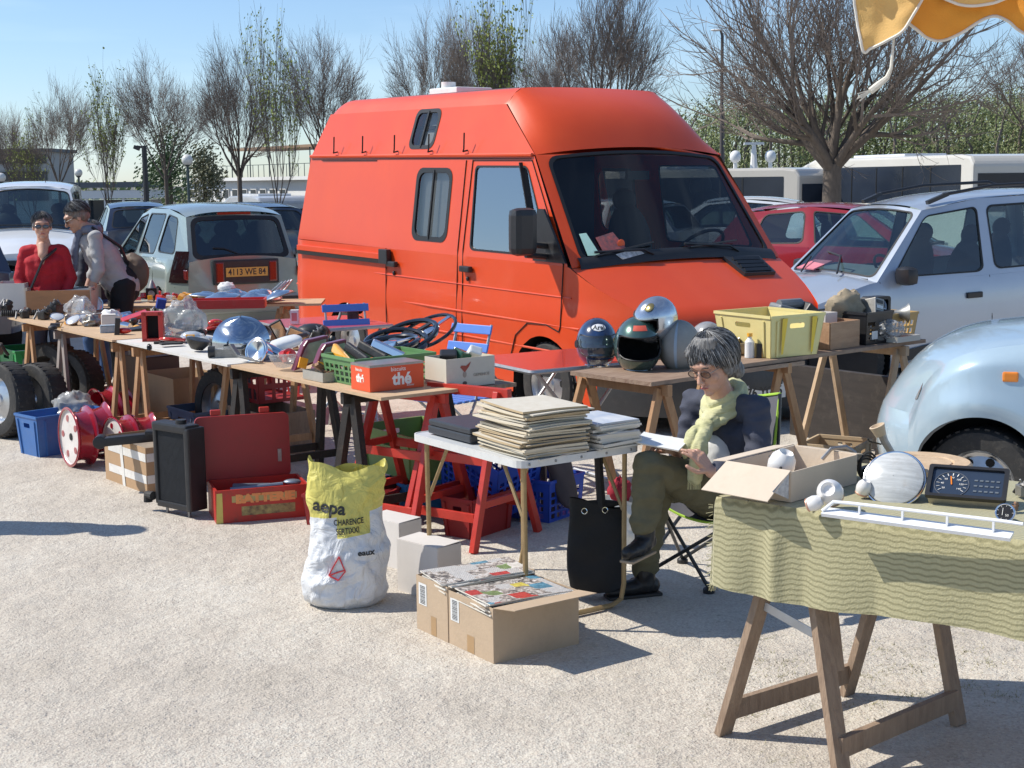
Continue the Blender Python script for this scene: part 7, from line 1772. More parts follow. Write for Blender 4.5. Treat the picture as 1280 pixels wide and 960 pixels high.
MB().grid(lambda u, v: sh(.55 + .5 * u, -.72 + .16 * v + .1 * u, 1.015), 8, 3).build('red_flash', mat('red print', (.7, .05, .06)), t1)
t2, sh = helmet('metallic green full face helmet with an empty eye port, in front', Tq(797, 461, dz=-.02), .02, mat('metallic green helmet paint', (.045, .11, .085), .25, .5, .2, 5, c2=(.12, .17, .15), coat=1., dirt=.15), 'open', trim=M_chrome, r=.142)
MB().grid(lambda u, v: sh(-.38 + .76 * u + (0), .62 + .22 * v, 1.006) if True else 0, 10, 4).build('red_print', mat('faded red print', (.62, .1, .06), .4, 0, .2, 12), t2)
t3, sh = helmet('chrome silver helmet tipped back on top of the others', D(820, 398, 7.98) - V((0, 0, .12)), -.95, mat('scratched silver helmet paint', (.5, .54, .6), .2, .8, .25, 5, dirt=.2, coat=.5), 'open', (.25, .25), r=.117)
MB().lathe([(.03, 0), (.024, .004), (.001, .006)], 18, frame(sh(.55, .95, 1.01), (1, 0, 0), sh(.55, .95, 1.3) - sh(.55, .95, 1.))).build('badge', mat('brass badge', (.35, .28, .12), .3, .8), t3)
t4, sh = helmet('matt grey helmet seen from behind with a pale blue stripe', Tq(849, 459, dz=-.018), 2.9, mat('matt grey helmet', (.30, .29, .26), .75, 0, .15, 9, dirt=.3), 'back', r=.128)
MB().grid(lambda u, v: sh(PI - .1 + .14 * u, -.9 + 2.1 * v, 1.004), 2, 30).build('blue_stripe', mat('pale blue stripe', (.35, .42, .48), .6), t4)
t5, sh = helmet('black and silver helmet hidden behind the hair of the seated woman', Tq(884, 444, dz=-.03), .6, mat('black silver helmet', (.03, .03, .03), .2, 0, .5, 4, c2=(.5, .5, .5), coat=.8), 'visor', (0, 0), visor=M_black, r=.105)
# right part of the helmet table
zt_ = TZ + .028
things('oil_bottle', 'small white bottle with an orange cap behind the seated woman', 'bottle', HT(.98, .18, zt_), [('bottle', MB().lathe([(.001, 0), (.028, 0), (.028, .09), (.012, .11), (.012, .12)], 16), M_white), ('cap', MB().lathe([(.016, .12), (.016, .14), (.001, .14)], 14), M_yl)])
things('bicycle_lamp', 'orange and black lamp lying beside the yellow crate', 'lamp', HT(1.06, .12, zt_), [('body', MB().box((0, 0, .03), (.09, .06, .06)), M_yl), ('back', MB().box((-.05, 0, .04), (.03, .07, .08)), M_black)])
junk('brass and rust coloured fitting standing behind the orange lamp', HT(1.04, .3, zt_), .13, 61, mat('brassy metal', (.35, .26, .14), .4, .7, .3, 20, dirt=.4))
t = thing('car_part', 'grey plastic heater part sticking out behind the yellow crate', 'car part', HT(1.62, .42, zt_ + .17), 0, rot=(.1, .25, .5))
MB().box((0, 0, .03), (.26, .12, .07)).build('housing', mat('grey plastic', (.16, .17, .18), .45, 0, .15, 12, dirt=.3), t, bevel=.02); MB().tube([(-.1, 0, .06), (.05, 0, .10), (.12, 0, .06)], .03, 10).build('duct', mat('grey plastic', (.16, .17, .18)), t); MB().box((.1, -.03, .06), (.1, .1, .09), (0, .4, 0)).build('cover', M_black, t, bevel=.01)
carton('small white open box in the knotty wooden box', HT(1.72, .22), HD, HN, .11, .1, .07, mat('white carton', (.62, .58, .54)), z=zt_ + .13)
o = MB().ell((0, 0, .08), (.13, .08, .11), 30, 20, fn=lambda q: 1 + .3 * noise.noise(q * 1.7) + .1 * noise.noise(q * 6)).build('dusty_leather', mat('dusty tan leather', (.34, .27, .18), .9, 0, .25, 10, bump=.3)); put(o, 'dusty tan lump of leather rising from the black crate', 'leather piece', HT(1.99, .28, zt_ + .13), (0, 0, .4))
t = thing('car_radio', 'grey car radio standing on end in the black crate', 'radio', HT(2.1, .16, zt_ + .13), 0, rot=(-.25, .25, .6))
MB().box((0, 0, .06), (.08, .12, .15)).build('casing', M_cast, t, bevel=.005)
for k in range(4): MB().box((-.0 + .0, -.062, .01 + .034 * k), (.055, .004, .02)).build('button', M_black if k % 2 else M_white, t)
t = thing('headlamp', 'square black framed headlamp without glass beside the radio', 'headlamp', HT(2.24, .20, zt_ + .12), 0, rot=(0, 0, .55))
MB().panel([rrect(-.09, 0, .09, .15, .02), rrect(-.07, .02, .07, .13, .015)], lambda u, v, o: V((u, -o, v)), .08).build('frame', M_black, t); MB().lathe([(.065, 0), (.045, -.03), (.001, -.06)], 20, frame((0, .01, .075), (1, 0, 0), (0, -1, 0))).build('reflector', M_chrome, t)
for k in (-.025, .03): MB().ell((k, -.0, .06), (.018, .018, .018), 12, 8).build('bulb', M_headl, t)
MB().panel([rrect(-.085, .005, .085, .145, .02)], lambda u, v, o: V((u, .082 - o, v)), .01).build('back_plate', M_black, t)
t = thing('horn', 'grey metal trumpet horn pointing right at the end of the helmet table', 'horn', HT(2.35, .32, zt_ + .15), 0, rot=(0, 0, .15))
MB().lathe([(.012, 0), (.016, .1), (.024, .15), (.045, .19), (.062, .205), (.064, .208), (.05, .2), (.02, .16), (.001, .15)], 24, frame((0, 0, 0), (0, 0, 1), (1, -.25, .12))).build('bell', mat('grey zinc', (.33, .33, .31), .45, .6, .15, 15), t); MB().tube([(0, 0, 0), (-.08, .02, -.01)], .026, 12).build('motor', M_black, t)
bag('clear plastic wrap on the flat box at the right table end', HT(2.14, .06, zt_ + .035), .085, 17, h=.8)
paper('flat_box', 'flat shiny printed box under the clear wrap at the right table end', 'box', HT(2.26, .1, zt_ + .001), .7, .24, .2, .035, MAGS[1], wav=0, seed=3)
for k in range(5):
 o = MB().tube([(0, 0, 0), (.05, .02, .04), (.12, 0, .02)], .012, 6).build('cable', M_black); put(o, 'short black cable loop in the ochre basket, %s' % ('leftmost', 'second from the left', 'in the middle', 'second from the right', 'rightmost')[k], 'cable', HT(2.3 + .06 * k, .32, zt_ + .1), (0, 0, k), 'cables in the ochre basket')
# leaning dark board behind trestle
o = MB().box((.55, 0, .25), (1.1, .05, .5)).build('weathered_panel', mat('very dark weathered wood', (.035, .028, .024), .7, 0, .3, 4, stretch=(1, 8, 8), dirt=.3, dirtc=(.12, .1, .08)), bevel=.004)
put(o, 'long dark weathered panel on edge behind the wooden trestles', 'panel', V((1.98, 10.05, 0)), (0, 0, -.95))
things('stacked_parts', 'black fittings with pale stripes standing behind the dark panel', 'car part', V((2.45, 10.7, 0)), [('block', MB().box((0, 0, .35), (.5, .3, .7)), M_black), ('stripe', MB().box((-.15, -.155, .62), (.02, .01, .12), (0, .3, 0)), M_white), ('stripe', MB().box((-.08, -.155, .62), (.02, .01, .12), (0, .3, 0)), M_white), ('disc', MB().lathe([(.08, 0), (.08, .01), (.001, .012)], 18, frame((.08, -.155, .6), (1, 0, 0), (0, -1, 0))), M_cast)])
# ---------------------------------------------------------------- things on the foreground cloth
CZ = .808
def Cq(px, py, dz=0.): p = G(px, py, CZ); return V((p.x, p.y, CZ + dz))
M_porc = mat('white spotted porcelain', (.75, .73, .7), .25, 0, .0, 30, dirt=.0, coat=.6)
def cup(label, c, rot, s=1., sp_=True):
 t = thing('lamp_socket', label, 'lamp socket', c, 0, 'white porcelain lamp sockets', rot=rot)
 MB().lathe([(.001, 0), (.022 * s, 0), (.03 * s, .012 * s), (.034 * s, .035 * s), (.03 * s, .055 * s), (.018 * s, .07 * s), (.012 * s, .062 * s), (.001, .06 * s)], 22).build('body', M_porc, t)
 if sp_:
  for k in range(7):
   a = k * .9; MB().ell((math.cos(a) * .033 * s, math.sin(a) * .033 * s, (.02 + .02 * (k % 2)) * s), (.004 * s, .004 * s, .004 * s), 6, 4).build('dark_spot', M_ink, t)
 MB().torus((0, 0, .004), .024 * s, .006 * s, n=20).build('base_ring', mat('copper pink', (.6, .35, .25), .4, .3), t)
 return t
cup('spotted white porcelain socket standing in the open cardboard box', KF + V((.70, .71, 0)) * .10 + V((-.71, .70, 0)) * .12 + V((0, 0, .05)), (.3, .3, 0), 1.3)
cup('white ribbed porcelain socket lying in front of the cardboard box', Cq(1040, 634, .034), (1.1, .2, -.5), 1.2, False)
cup('small white porcelain cap between the socket and the headlamp', Cq(1076, 622, .01), (.2, .3, 0), .7, False)
cup('small pale socket at the front corner of the cardboard box', Cq(1008, 640, .02), (.3, 1.2, 0), .7, False)
t = thing('headlamp', 'large old oval headlamp glass lying tilted on the cloth', 'headlamp', Cq(1118, 622, .055), 0, rot=(.95, 0, -.45))
MB().lathe([(.001, -.08), (.05, -.07), (.085, -.02), (.092, 0), (.096, .004), (.09, .012)], 36).build('bowl', M_oil, t)
MB().lathe([(.092, .006), (.088, .016), (.06, .028), (.03, .034), (.001, .036)], 36).build('lens', mat('milky ribbed glass', (.50, .51, .50), .25, 0, .25, 9, stretch=(1, 10, 1), coat=.5, dirt=.45, dirtc=(.35, .33, .3)), t); MB().torus((0, 0, .008), .093, .004, n=40).build('chrome_ring', M_chrome, t)
t = thing('cable_coil', 'dark coiled cable with a plug beside the cardboard box', 'cable', Cq(1084, 598, .03), 0, rot=(1.2, 0, .4))
for k in range(3): MB().torus((0, .004 * k, .006 * k), .038 + .004 * k, .004, (.1 * k, .15 * k, 0), n=28, k=6).build('cable_turn', M_rubber, t)
MB().tube([(0, 0, -.02), (0, 0, .03)], .016, 12).build('plug', M_black, t)
t = thing('cable', 'grey cable arching out of the cardboard box', 'cable', Cq(1046, 600, .02)); MB().tube([(-.05, 0, .05), (-.02, 0, .085), (.03, .01, .09), (.06, .01, .07), (.08, .02, .0)], .007, 8).build('sheath', M_steel, t)
M_tan = mat('tan bakelite', (.55, .42, .28), .4, 0, .15, 12, dirt=.3)
t = thing('wall_lamp', 'old curved lamp arm with a tan socket standing on the cloth', 'lamp arm', Cq(1112, 600, .0))
MB().tube([(.01, 0, 0), (.02, 0, .05), (.005, 0, .09), (-.02, 0, .13), (-.03, 0, .155)], [.012, .011, .012, .013, .014], 10).build('arm', mat('grubby pale metal', (.4, .36, .32), .4, .5, .25, 25, dirt=.4), t)
MB().lathe([(.001, 0), (.018, 0), (.022, .02), (.026, .035), (.02, .036), (.012, .02), (.001, .018)], 20, frame((-.032, 0, .15), (0, 1, 0), (-.35, -.5, .8))).build('socket', M_tan, t)
MB().tube([(.02, .01, .06), (.05, .01, .04), (.045, -.01, .0), (.0, -.01, -.005)], .004, 6).build('wire', M_oil, t); MB().tube([(-.03, 0, .12), (-.07, 0, .13), (-.075, 0, .14)], .003, 6).build('wire', M_oil, t)
MB().tube([(-.05, -.01, .01), (.02, -.01, .012)], .015, 10).build('coupling', M_chrome, t)
t = thing('wooden_disc', 'pale round wooden disc lying on a dark rim behind the headlamp', 'disc', Cq(1155, 592, .0) + V((.0, .04, 0)), .2)
MB().lathe([(.001, .035), (.10, .035), (.105, .028), (.11, .036), (.16, .038), (.168, .03), (.168, .014), (.15, .01)], 56).build('disc', M_woodp, t); MB().lathe([(.14, .012), (.14, -.004), (.001, -.004)], 40).build('dark_base', M_woodd, t)
# instrument cluster
t = thing('instrument_panel', 'black car instrument cluster with a round speedometer and red needle', 'instrument', Cq(1206, 632, .004) + V((.015, .03, 0)), 0, rot=(0, 0, -.42))
IM = Matrix.Translation((0, 0, .055)) @ Matrix.Rotation(.62, 4, 'X')
MB().box((0, .0, -.025), (.215, .115, .05), M=IM, taper=(1.05, 1.05)).build('housing', mat('beige plastic housing', (.4, .36, .28), .5, 0, .1, 12, dirt=.4), t, bevel=.004)
MB().panel([rrect(-.118, -.066, .118, .066, .008), rrect(-.105, -.055, .105, .055, .006)], lambda u, v, o: IM @ V((u, v, .012 + o)), .014).build('bezel', M_black, t)
M_dial = mat('dial face blue black', (.03, .045, .075), .25, 0, .1, 5)
fc = MB().panel([rrect(-.108, -.058, .108, .058, .006)], lambda u, v, o: IM @ V((u, v, .003 + o)), .003).build('dial_face', M_dial, t)
for k in range(13):
 a = R(215 - k * 21); p0 = IM @ V((-.045 + .036 * math.cos(a), -.008 + .036 * math.sin(a), .0045)); p1 = IM @ V((-.045 + .046 * math.cos(a), -.008 + .046 * math.sin(a), .0045))
 MB().beam(p0, p1, .0025, .0008).build('tick', mwh, fc)
for k in range(7):
 a = R(215 - k * 42); text('dial_number', str(20 * (k + 1)), .0095, mwh, IM @ Matrix.Translation((-.045 + .028 * math.cos(a), -.008 + .028 * math.sin(a), .0042)), fc, .0002)
MB().beam(IM @ V((-.045, -.01, .006)), IM @ V((-.05, .024, .006)), .004, .001).build('needle', M_orange, fc); MB().torus((0, 0, 0), .051, .0015, M=IM @ Matrix.Translation((-.045, -.008, .004)), n=40, k=5).build('dial_ring', mat('dial ring grey', (.12, .13, .15), .3), fc)
for i in range(5):
 for j in range(3): MB().box((.025 + .016 * i, -.03 + .022 * j, .0045), (.010, .006, .001), M=IM).build('warning_symbol', mat('dim dial symbol', (.13, .15, .17), .4), fc)
t = thing('gauge', 'small round silver rimmed gauge at the right of the instrument cluster', 'gauge', Cq(1256, 652, .026), 0, rot=(1.05, 0, -.35))
MB().lathe([(.001, -.05), (.02, -.05), (.022, -.01), (.026, 0)], 24).build('case', M_cast, t); MB().torus((0, 0, 0), .026, .003, n=30).build('rim', M_chrome, t); MB().lathe([(.025, 0), (.001, .0005)], 24).build('face', M_black, t)
text('dial_number', '50', .01, mwh, Matrix.Translation((.005, -.008, .0012)), t, .0002); MB().beam((-.008, -.008, .0015), (-.006, .014, .0015), .0015, .0008).build('needle', mwh, t)
for k in range(8):
 a = R(40 * k); MB().beam((.019 * math.cos(a), .019 * math.sin(a), .0013), (.023 * math.cos(a), .023 * math.sin(a), .0013), .001, .0006).build('tick', mwh, t)
junk('shiny small carburettor at the right picture edge on the cloth', Cq(1278, 622, .002), .07, 77, M_cast)
junk('small brown fitting behind the gauge', Cq(1268, 640, .002), .035, 79, mat('rusty metal', (.25, .14, .08)))
# white roof rack bar
ba, bb = Cq(1026, 650, .02), Cq(1262, 682, .02) + V((0, 0, .0)); bu = (bb - ba).normalized(); ln = (bb - ba).length
t = thing('roof_bar', 'long white painted metal bar with a thin rail along the cloth edge', 'roof rack', ba, math.atan2(bu.y, bu.x))
M_wbar = mat('white enamel', (.78, .79, .8), .25, 0, .03, 6, coat=.5)
MB().add([(0, 0, 0), (ln, 0, 0), (ln + .015, .03, .02), (.01, .03, .02), (0, -.008, -.012), (ln, -.008, -.012)], [(0, 1, 2, 3), (4, 5, 1, 0)]).build('bar', M_wbar, t) if 0 else MB().prism([(0, 0), (.035, .012), (.037, .006), (.004, -.010)], ln, Matrix(((0, 0, 1, 0), (1, 0, 0, 0), (0, 1, 0, .0), (0, 0, 0, 1)))).build('bar', M_wbar, t)
MB().tube([(.0, .01, .005), (.03, .02, .034), (.08, .02, .036), (ln - .03, .02, .04), (ln + .03, .015, .04)], .0055, 8).build('rail', M_wbar, t)
for k in range(4): MB().beam((.11 + k * ln * .235, .02, .008), (.11 + k * ln * .235, .02, .036), .006, .008).build('rail_post', M_wbar, t)
# ---------------------------------------------------------------- handbag, hanging cloth, carrier bag
hb = NT(.07, .40, .0); hbx = D(746, 690, 6.05)
t = thing('handbag', 'black cloth handbag hanging from the camping table beside the seated woman', 'handbag', V((hbx.x, 6.05, 0)), .15)
def hbf(u, v):
 a = 2 * PI * u; z = .07 + .36 * v; x = .125 * (1 + .05 * math.sin(v * 5)) * (1 - .10 * max(0, .2 - v) * 5 * .6); f = .05 * (1 - .55 * v)
 cx = math.cos(a); sx_ = math.sin(a); x_ = x * (abs(cx) ** .6) * (1 if cx > 0 else -1)
 return V((x_ , f * (abs(sx_) ** .8) * (1 if sx_ > 0 else -1) + .012 * noise.noise(V((x_ * 12, v * 5, 2))), z - .03 * max(0, .25 - v) * 4 * (1 - (x_ / .13) ** 2) - (.03 * math.sin((x_ / .125) * PI * .5 + .3) if v > .9 else 0)))
M_bagb = mat('black bag cloth', (.012, .012, .013), .75, 0, .2, 8, bump=.3)
MB().grid(hbf, 40, 20, closed=True).build('body', M_bagb, t, sharp=70)
MB().ell((0, 0, .42), (.11, .02, .02), 14, 8).build('mouth', M_bagb, t)
MB().tube([(.02, -.01, .40), (.01, -.01, .55), (.005, -.005, .69)], [.02, .019, .019], 8).build('strap', M_bagb, t)
for x, z in ((-.06, .40), (.03, .40)): MB().torus((x, -.03, z), .012, .0025, (1.3, 0, 0), n=16, k=6).build('ring', M_chrome, t)
o = MB()
def tr_(u, v):
 a = 2 * PI * u; z = .46 - .40 * v
 if v < .25: c_ = V((-.16 + .5 * v, .0, .44 - .1 * v)); 
 pth = [V((-.14, 0, .42)), V((-.05, .02, .47)), V((.03, .02, .43)), V((.10, 0, .25)), V((.15, -.01, .08)), V((.17, -.02, .05))]
 k = v * 4.99; i = int(k); c_ = pth[i].lerp(pth[i + 1], k - i); r_ = sinterp([(0, .03), (.3, .075), (.6, .062), (.9, .055), (1, .05)], v)
 return c_ + V((math.cos(a) * r_, math.sin(a) * r_ * .8, math.sin(a) * r_ * .25)) * (1 + .25 * noise.noise(V((math.cos(a) * 1.5, math.sin(a) * 1.5, v * 7))))
o.grid(tr_, 24, 40, closed=True); ob = o.build('folded_garment', mat('grey brown garment cloth', (.085, .07, .07), .9, 0, .15, 10), sharp=180); pq = D(685, 635, 7.5); put(ob, 'dark grey brown garment hanging down behind the camping table legs', 'garment', V((pq.x - .06, 7.5, .03)), (0, 0, .2), s=1.12)
stl = thing('stool', 'small wooden stool under the hanging grey garment', 'stool', V((pq.x - .06, 7.6, 0)), .3)
for x in (-.1, .08):
 for y in (-.08, .1): MB().beam((x, y, .0), (x * .8, y * .8, .42), .03, .03).build('leg', M_woodd, stl)
MB().box((0, 0, .43), (.26, .26, .03)).build('seat', M_woodd, stl, bevel=.004)
cb = D(790, 650, 6.9); t = thing('carrier_bag', 'white printed carrier bag with red wool showing, behind the woman legs', 'bag', V((cb.x, 6.95, 0)), .1)
MB().grid(lambda u, v: V(((u - .5) * .34, -.07 * math.sin(PI * u) * (1 - .4 * v) + .02 * noise.noise(V((u * 6, v * 6, 0))), .01 + .24 * v + .02 * math.sin(u * 9))), 20, 12).build('front', mat('white printed paper', (.62, .62, .58), .6, 0, 0, 18, c2=(.75, .75, .72), dirt=.4, dirtc=(.15, .3, .2)), t)
MB().grid(lambda u, v: V(((u - .5) * .34, .07 * math.sin(PI * u) * (1 - .4 * v), .01 + .25 * v)), 20, 12, flip=True).build('back', mat('white printed paper', (.62, .62, .58)), t)
MB().ell((-.06, 0, .28), (.06, .05, .07), 20, 14, fn=lambda q: 1 + .3 * noise.noise(q * 4)).build('red_wool', mat('dark red wool', (.3, .015, .03), .95, 0, .2, 30), t)
# ---------------------------------------------------------------- awning corner at the top right
M_awo = mat('orange awning cloth', (.78, .33, .04), .8, 0, .05, 10, bump=.15, bscale=300); M_awy = mat('sand yellow awning cloth', (.70, .44, .15), .8, 0, .06, 10, bump=.15, bscale=300); M_aww = mat('white piping', (.68, .66, .6), .7)
# valance hangs 3.2 m in front of the lens; two scalloped fronts meet in a corner and the roof cloth rises behind
vd = 3.3
def sc_pt(px, py, d=vd): return D(px, py, d)
def valance(pts_low, ytop, m, nm, t, d0, d1, ripple=.012):
 mb = MB(); x0 = pts_low[0][0]; x1 = pts_low[-1][0]; n = 60
 def f(u, v):
  px = x0 + (x1 - x0) * u; lo_ = sinterp(pts_low, px); py = ytop + (lo_ - ytop) * v; d = d0 + (d1 - d0) * u
  p = D(px, py, d); p.y += ripple * math.sin(px * .07 + v) * v + .008 * noise.noise(V((px * .05, py * .05, 0))); return p
 mb.grid(f, n, 16); o = mb.build(nm, m, t, sharp=180)
 MB().tube([f(k / n, 1.) for k in range(n + 1)], .0035, 6).build('piping', M_aww, o)
 MB().tube([f(1, k / 16) for k in range(17)], .004, 6).build('piping', M_aww, o)
 return f
t = thing('awning', 'orange and yellow scalloped awning valance hanging in at the top right corner', 'awning', (0, 0, 0))
valance([(1068, -4), (1072, 20), (1080, 62), (1090, 60), (1110, 50), (1128, 38), (1142, 16), (1160, -12)], -60, M_awy, 'valance', t, 3.3, 3.25)
valance([(1130, 26), (1140, 34), (1160, 47), (1180, 50), (1200, 42), (1225, 26), (1245, 20), (1262, 26), (1285, 44), (1310, 52), (1340, 45)], -60, M_awo, 'valance', t, 3.30, 3.2)
valance([(1165, -14), (1185, 0), (1210, 7), (1240, 4), (1262, -4), (1290, -14)], -60, M_awy, 'valance', t, 3.27, 3.17, .004)
a0, a1 = D(1068, -60, 3.3), D(1340, -60, 3.2)
MB().grid(lambda u, v: a0.lerp(a1, u) + V((0, -.0 + 0 - 1.2 * v * -1 * -1, .38 * v)), 8, 8).build('roof_cloth', M_awo, t)
MB().tube([a0 + V((-.05, 0, 0)), a1 + V((.6, 0, 0))], .014, 8).build('front_pole', M_alu, t)
MB().tube([a1 + V((.55, 0, .05)), V((a1.x + .55, a1.y, 0))], .018, 8).build('upright_pole', M_alu, t)
cd = MB(); pts = [D(1118, 40, 3.28), D(1116, 62, 3.28), D(1114, 85, 3.28), D(1109, 97, 3.28), D(1098, 106, 3.28), D(1088, 114, 3.28)]
cd.tube(pts, [.0022, .003, .004, .006, .008, .008], 8); o = cd.build('tie_cord', mat('white cotton cord', (.66, .64, .56), .9, 0, .15, 60, stretch=(1, 1, 5)), t)
for k in range(9):
 p = pts[-1]; q = p + V((-.02 - .012 * rnd.random(), .004 * rnd.random(), -.004 - .022 * rnd.random())); cd = MB().tube([p + V((.006, 0, .004)), q], .0014, 4); cd.build('frayed_strand', mat('white cotton cord', (.66, .64, .56)), o)
# ---------------------------------------------------------------- people
def cap(mb, a, b, ra, rb, n=14):
 a = V(a); b = V(b); d = b - a; l = d.length
 if l < 1e-6: d = V((0, 0, 1))
 else: d.normalize()
 pts = []; rs = []
 for k in range(5): t = PI / 2 * (1 - k / 5 * .98); pts.append(a - d * ra * math.sin(t)); rs.append(max(.0006, ra * math.cos(t)))
 for k in range(5): t = PI / 2 * (k / 4 * .98); pts.append(b + d * rb * math.sin(t)); rs.append(max(.0006, rb * math.cos(t)))
 mb.tube(pts, rs, n)
def chain(mb, pts, rs, n=14):
 for i in range(len(pts) - 1): cap(mb, pts[i], pts[i + 1], rs[i], rs[i + 1], n)
def blob(name, mb, m, parent, vox=.008, sm=4, dis=None, sharp=180):
 me = bpy.data.meshes.new(name); me.from_pydata([tuple(v) for v in mb.v], [], mb.f)
 o = bpy.data.objects.new(name, me); col.objects.link(o)
 r = o.modifiers.new('r', 'REMESH'); r.mode = 'VOXEL'; r.voxel_size = vox; r.use_smooth_shade = True
 s = o.modifiers.new('s', 'SMOOTH'); s.iterations = sm; s.factor = .5
 dg = bpy.context.evaluated_depsgraph_get(); me2 = bpy.data.meshes.new_from_object(o.evaluated_get(dg))
 bpy.data.objects.remove(o)
 if dis:
  nn = [v.normal.copy() for v in me2.vertices]
  for v, n in zip(me2.vertices, nn): v.co = v.co + n * dis(v.co)
 me2.materials.clear(); me2.materials.append(m)
 me2.polygons.foreach_set('use_smooth', [True] * len(me2.polygons)); me2.name = name
 o = bpy.data.objects.new(name, me2); col.objects.link(o); o.parent = parent
 return o
def folds(a=.005, s=9, seed=0, st=(1, 1, 1)):
 def f(p):
  q = V((p.x * st[0], p.y * st[1], p.z * st[2])) * s + V((seed, seed, 0))
  return a * (1 - 2.2 * abs(noise.noise(q))) + a * .5 * noise.noise(q * 2.6)
 return f
def hand(mb, w, d, nrm, side, curl=.5, s=1., spread=.12, curls=None, nails=None):
 # w wrist, d pointing direction, nrm back-of-hand normal, side +1 if the thumb lies towards d x nrm
 d = V(d).normalized(); nrm = (V(nrm) - d * V(nrm).dot(d)).normalized(); x = d.cross(nrm) * side
 L_ = [.072, .08, .074, .058]
 for k in range(4):
  off = (1.5 - k) * .0195 * s; base = V(w) + d * (.085 - .004 * abs(k - 1)) * s + x * off
  cap(mb, V(w) + d * .012 * s + x * off * .55, base, .0145 * s, .0115 * s, 10)
  c = curls[k] if curls else curl; dd = (d + x * off * spread * 10).normalized(); p = base; ang = c * .5
  r0 = .0092 * s
  for j, f in enumerate((.45, .30, .25)):
   q_ = dd * math.cos(ang) - nrm * math.sin(ang); e = p + q_ * L_[k] * f * s; cap(mb, p, e, r0, r0 * .92, 10); p = e; r0 *= .92; ang += c * (.9 if j == 0 else .6)
 t0 = V(w) + d * .028 * s + x * .026 * s; t1 = t0 + (d * .55 + x * .75 - nrm * .25).normalized() * .038 * s; t2 = t1 + (d * .85 + x * .25 - nrm * .35).normalized() * .03 * s; t3 = t2 + (d * .95 - nrm * .35).normalized() * .022 * s
 cap(mb, V(w) + d * .012 * s, t0, .015 * s, .0135 * s, 10); cap(mb, t0, t1, .0135 * s, .0108 * s, 10); cap(mb, t1, t2, .0105 * s, .0098 * s, 10); cap(mb, t2, t3, .0096 * s, .0085 * s, 10)
def head(mb, M, s=1.):
 P = lambda x, y, z: M @ (V((x, y, z)) * s)
 def el(c, r):
  e = MB().ell((0, 0, 0), r, 20, 14); mb.add([P(*(V(c) + v)) for v in e.v], e.f)
 el((0, .018, .035), (.074, .093, .088)); el((0, -.02, -.02), (.064, .068, .085)); el((0, -.045, -.068), (.045, .042, .038))
 el((0, -.072, -.094), (.021, .019, .017))
 el((0, -.062, .032), (.060, .035, .022))
 for sx in (-1, 1):
  el((sx * .036, -.058, -.026), (.024, .024, .024)); el((sx * .074, .012, -.006), (.010, .018, .032)); el((sx * .03, -.080, .022), (.020, .010, .006))
  el((sx * .031, -.0735, .004), (.0135, .0115, .010)); el((sx * .0105, -.100, -.036), (.0075, .0095, .007))
 cap(mb, P(0, -.084, .016), P(0, -.108, -.030), .0075 * s, .0115 * s)
 el((0, -.086, -.0600), (.022, .012, .0055)); el((0, -.085, -.0685), (.019, .011, .006))
def face_parts(t, M, s, lipm, eyem=None, brow=None):
 P = lambda x, y, z: M @ (V((x, y, z)) * s)
 for sx in (-1, 1):
  o = MB(); o.ell((0, 0, 0), (.0115 * s, .0075 * s, .0065 * s), 14, 8); o.v = [P(sx * .031, -.0815, .003) + M.to_3x3() @ v for v in o.v]; o.build('eye', eyem or mat('eye', (.5, .45, .42), .2, c2=(.05, .04, .03), scale=80), t)
  MB().tube([P(sx * .016, -.0905, .026), P(sx * .032, -.092, .031), P(sx * .048, -.082, .026)], .003 * s, 6).build('eyebrow', brow or mat('dark brow', (.08, .06, .05), .9), t)
 MB().tube([P(-.02, -.090, -.064), P(-.008, -.0985, -.061), P(.008, -.0985, -.061), P(.02, -.090, -.064)], [.002, .0045, .0045, .002], 8).build('lips', lipm, t)
M_skin = mat('skin', (.52, .29, .20), .5, 0, .07, 18, c2=(.60, .35, .25), sss=.15, bump=.06, bscale=90)
M_skin2 = mat('tanned skin', (.45, .25, .17), .5, 0, .07, 18, c2=(.52, .31, .22))
M_lip = mat('lips', (.42, .12, .10), .4); 
M_navy = mat('navy jacket cloth', (.045, .05, .075), .85, 0, .1, 22, c2=(.06, .066, .092), bump=.25, bscale=220, sheen=.3)
M_olive = mat('olive trouser cloth', (.11, .10, .055), .85, 0, .1, 14, c2=(.155, .14, .08), bump=.2, bscale=200)
M_boot = mat('black boot leather', (.012, .012, .013), .4, 0, .2, 14, bump=.15)
M_scarf = mat('pale green scarf cloth', (.46, .45, .22), .9, 0, .1, 12, c2=(.58, .56, .34), bump=.4, bscale=60, stretch=(1, 1, 4))
# seated woman
OW = D(893, 612, 6.15); OW.z = 0
wo = thing('person', 'seated woman with grey hair, glasses, navy jacket and green scarf writing on her knee', 'person', OW)
W_ = lambda px, py, d: D(px, py, d) - OW
hip = W_(893, 612, 6.15); wst = W_(905, 585, 6.17); che = W_(910, 538, 6.14); nck = W_(907, 497, 6.10); hd = W_(891, 455, 6.00)
shL = W_(946, 513, 5.98); shR = W_(868, 502, 6.28); elL = W_(948, 588, 5.90); wrL = W_(889, 590, 5.76); elR = W_(858, 566, 6.26); wrR = W_(846, 566, 6.04)
kn1 = W_(812, 580, 5.88); an1 = W_(806, 668, 5.84); kn2 = W_(822, 604, 6.02); an2 = W_(806, 722, 6.10)
HS = 1.02
HM = Matrix.Translation(hd) @ Matrix.Rotation(R(-46), 4, 'Z') @ Matrix.Rotation(R(23), 4, 'X') @ Matrix.Rotation(R(-4), 4, 'Y')
b = MB(); head(b, HM, HS)
cap(b, nck + V((0, 0, -.03)), hd + V((.012, .014, -.06)), .056, .050)
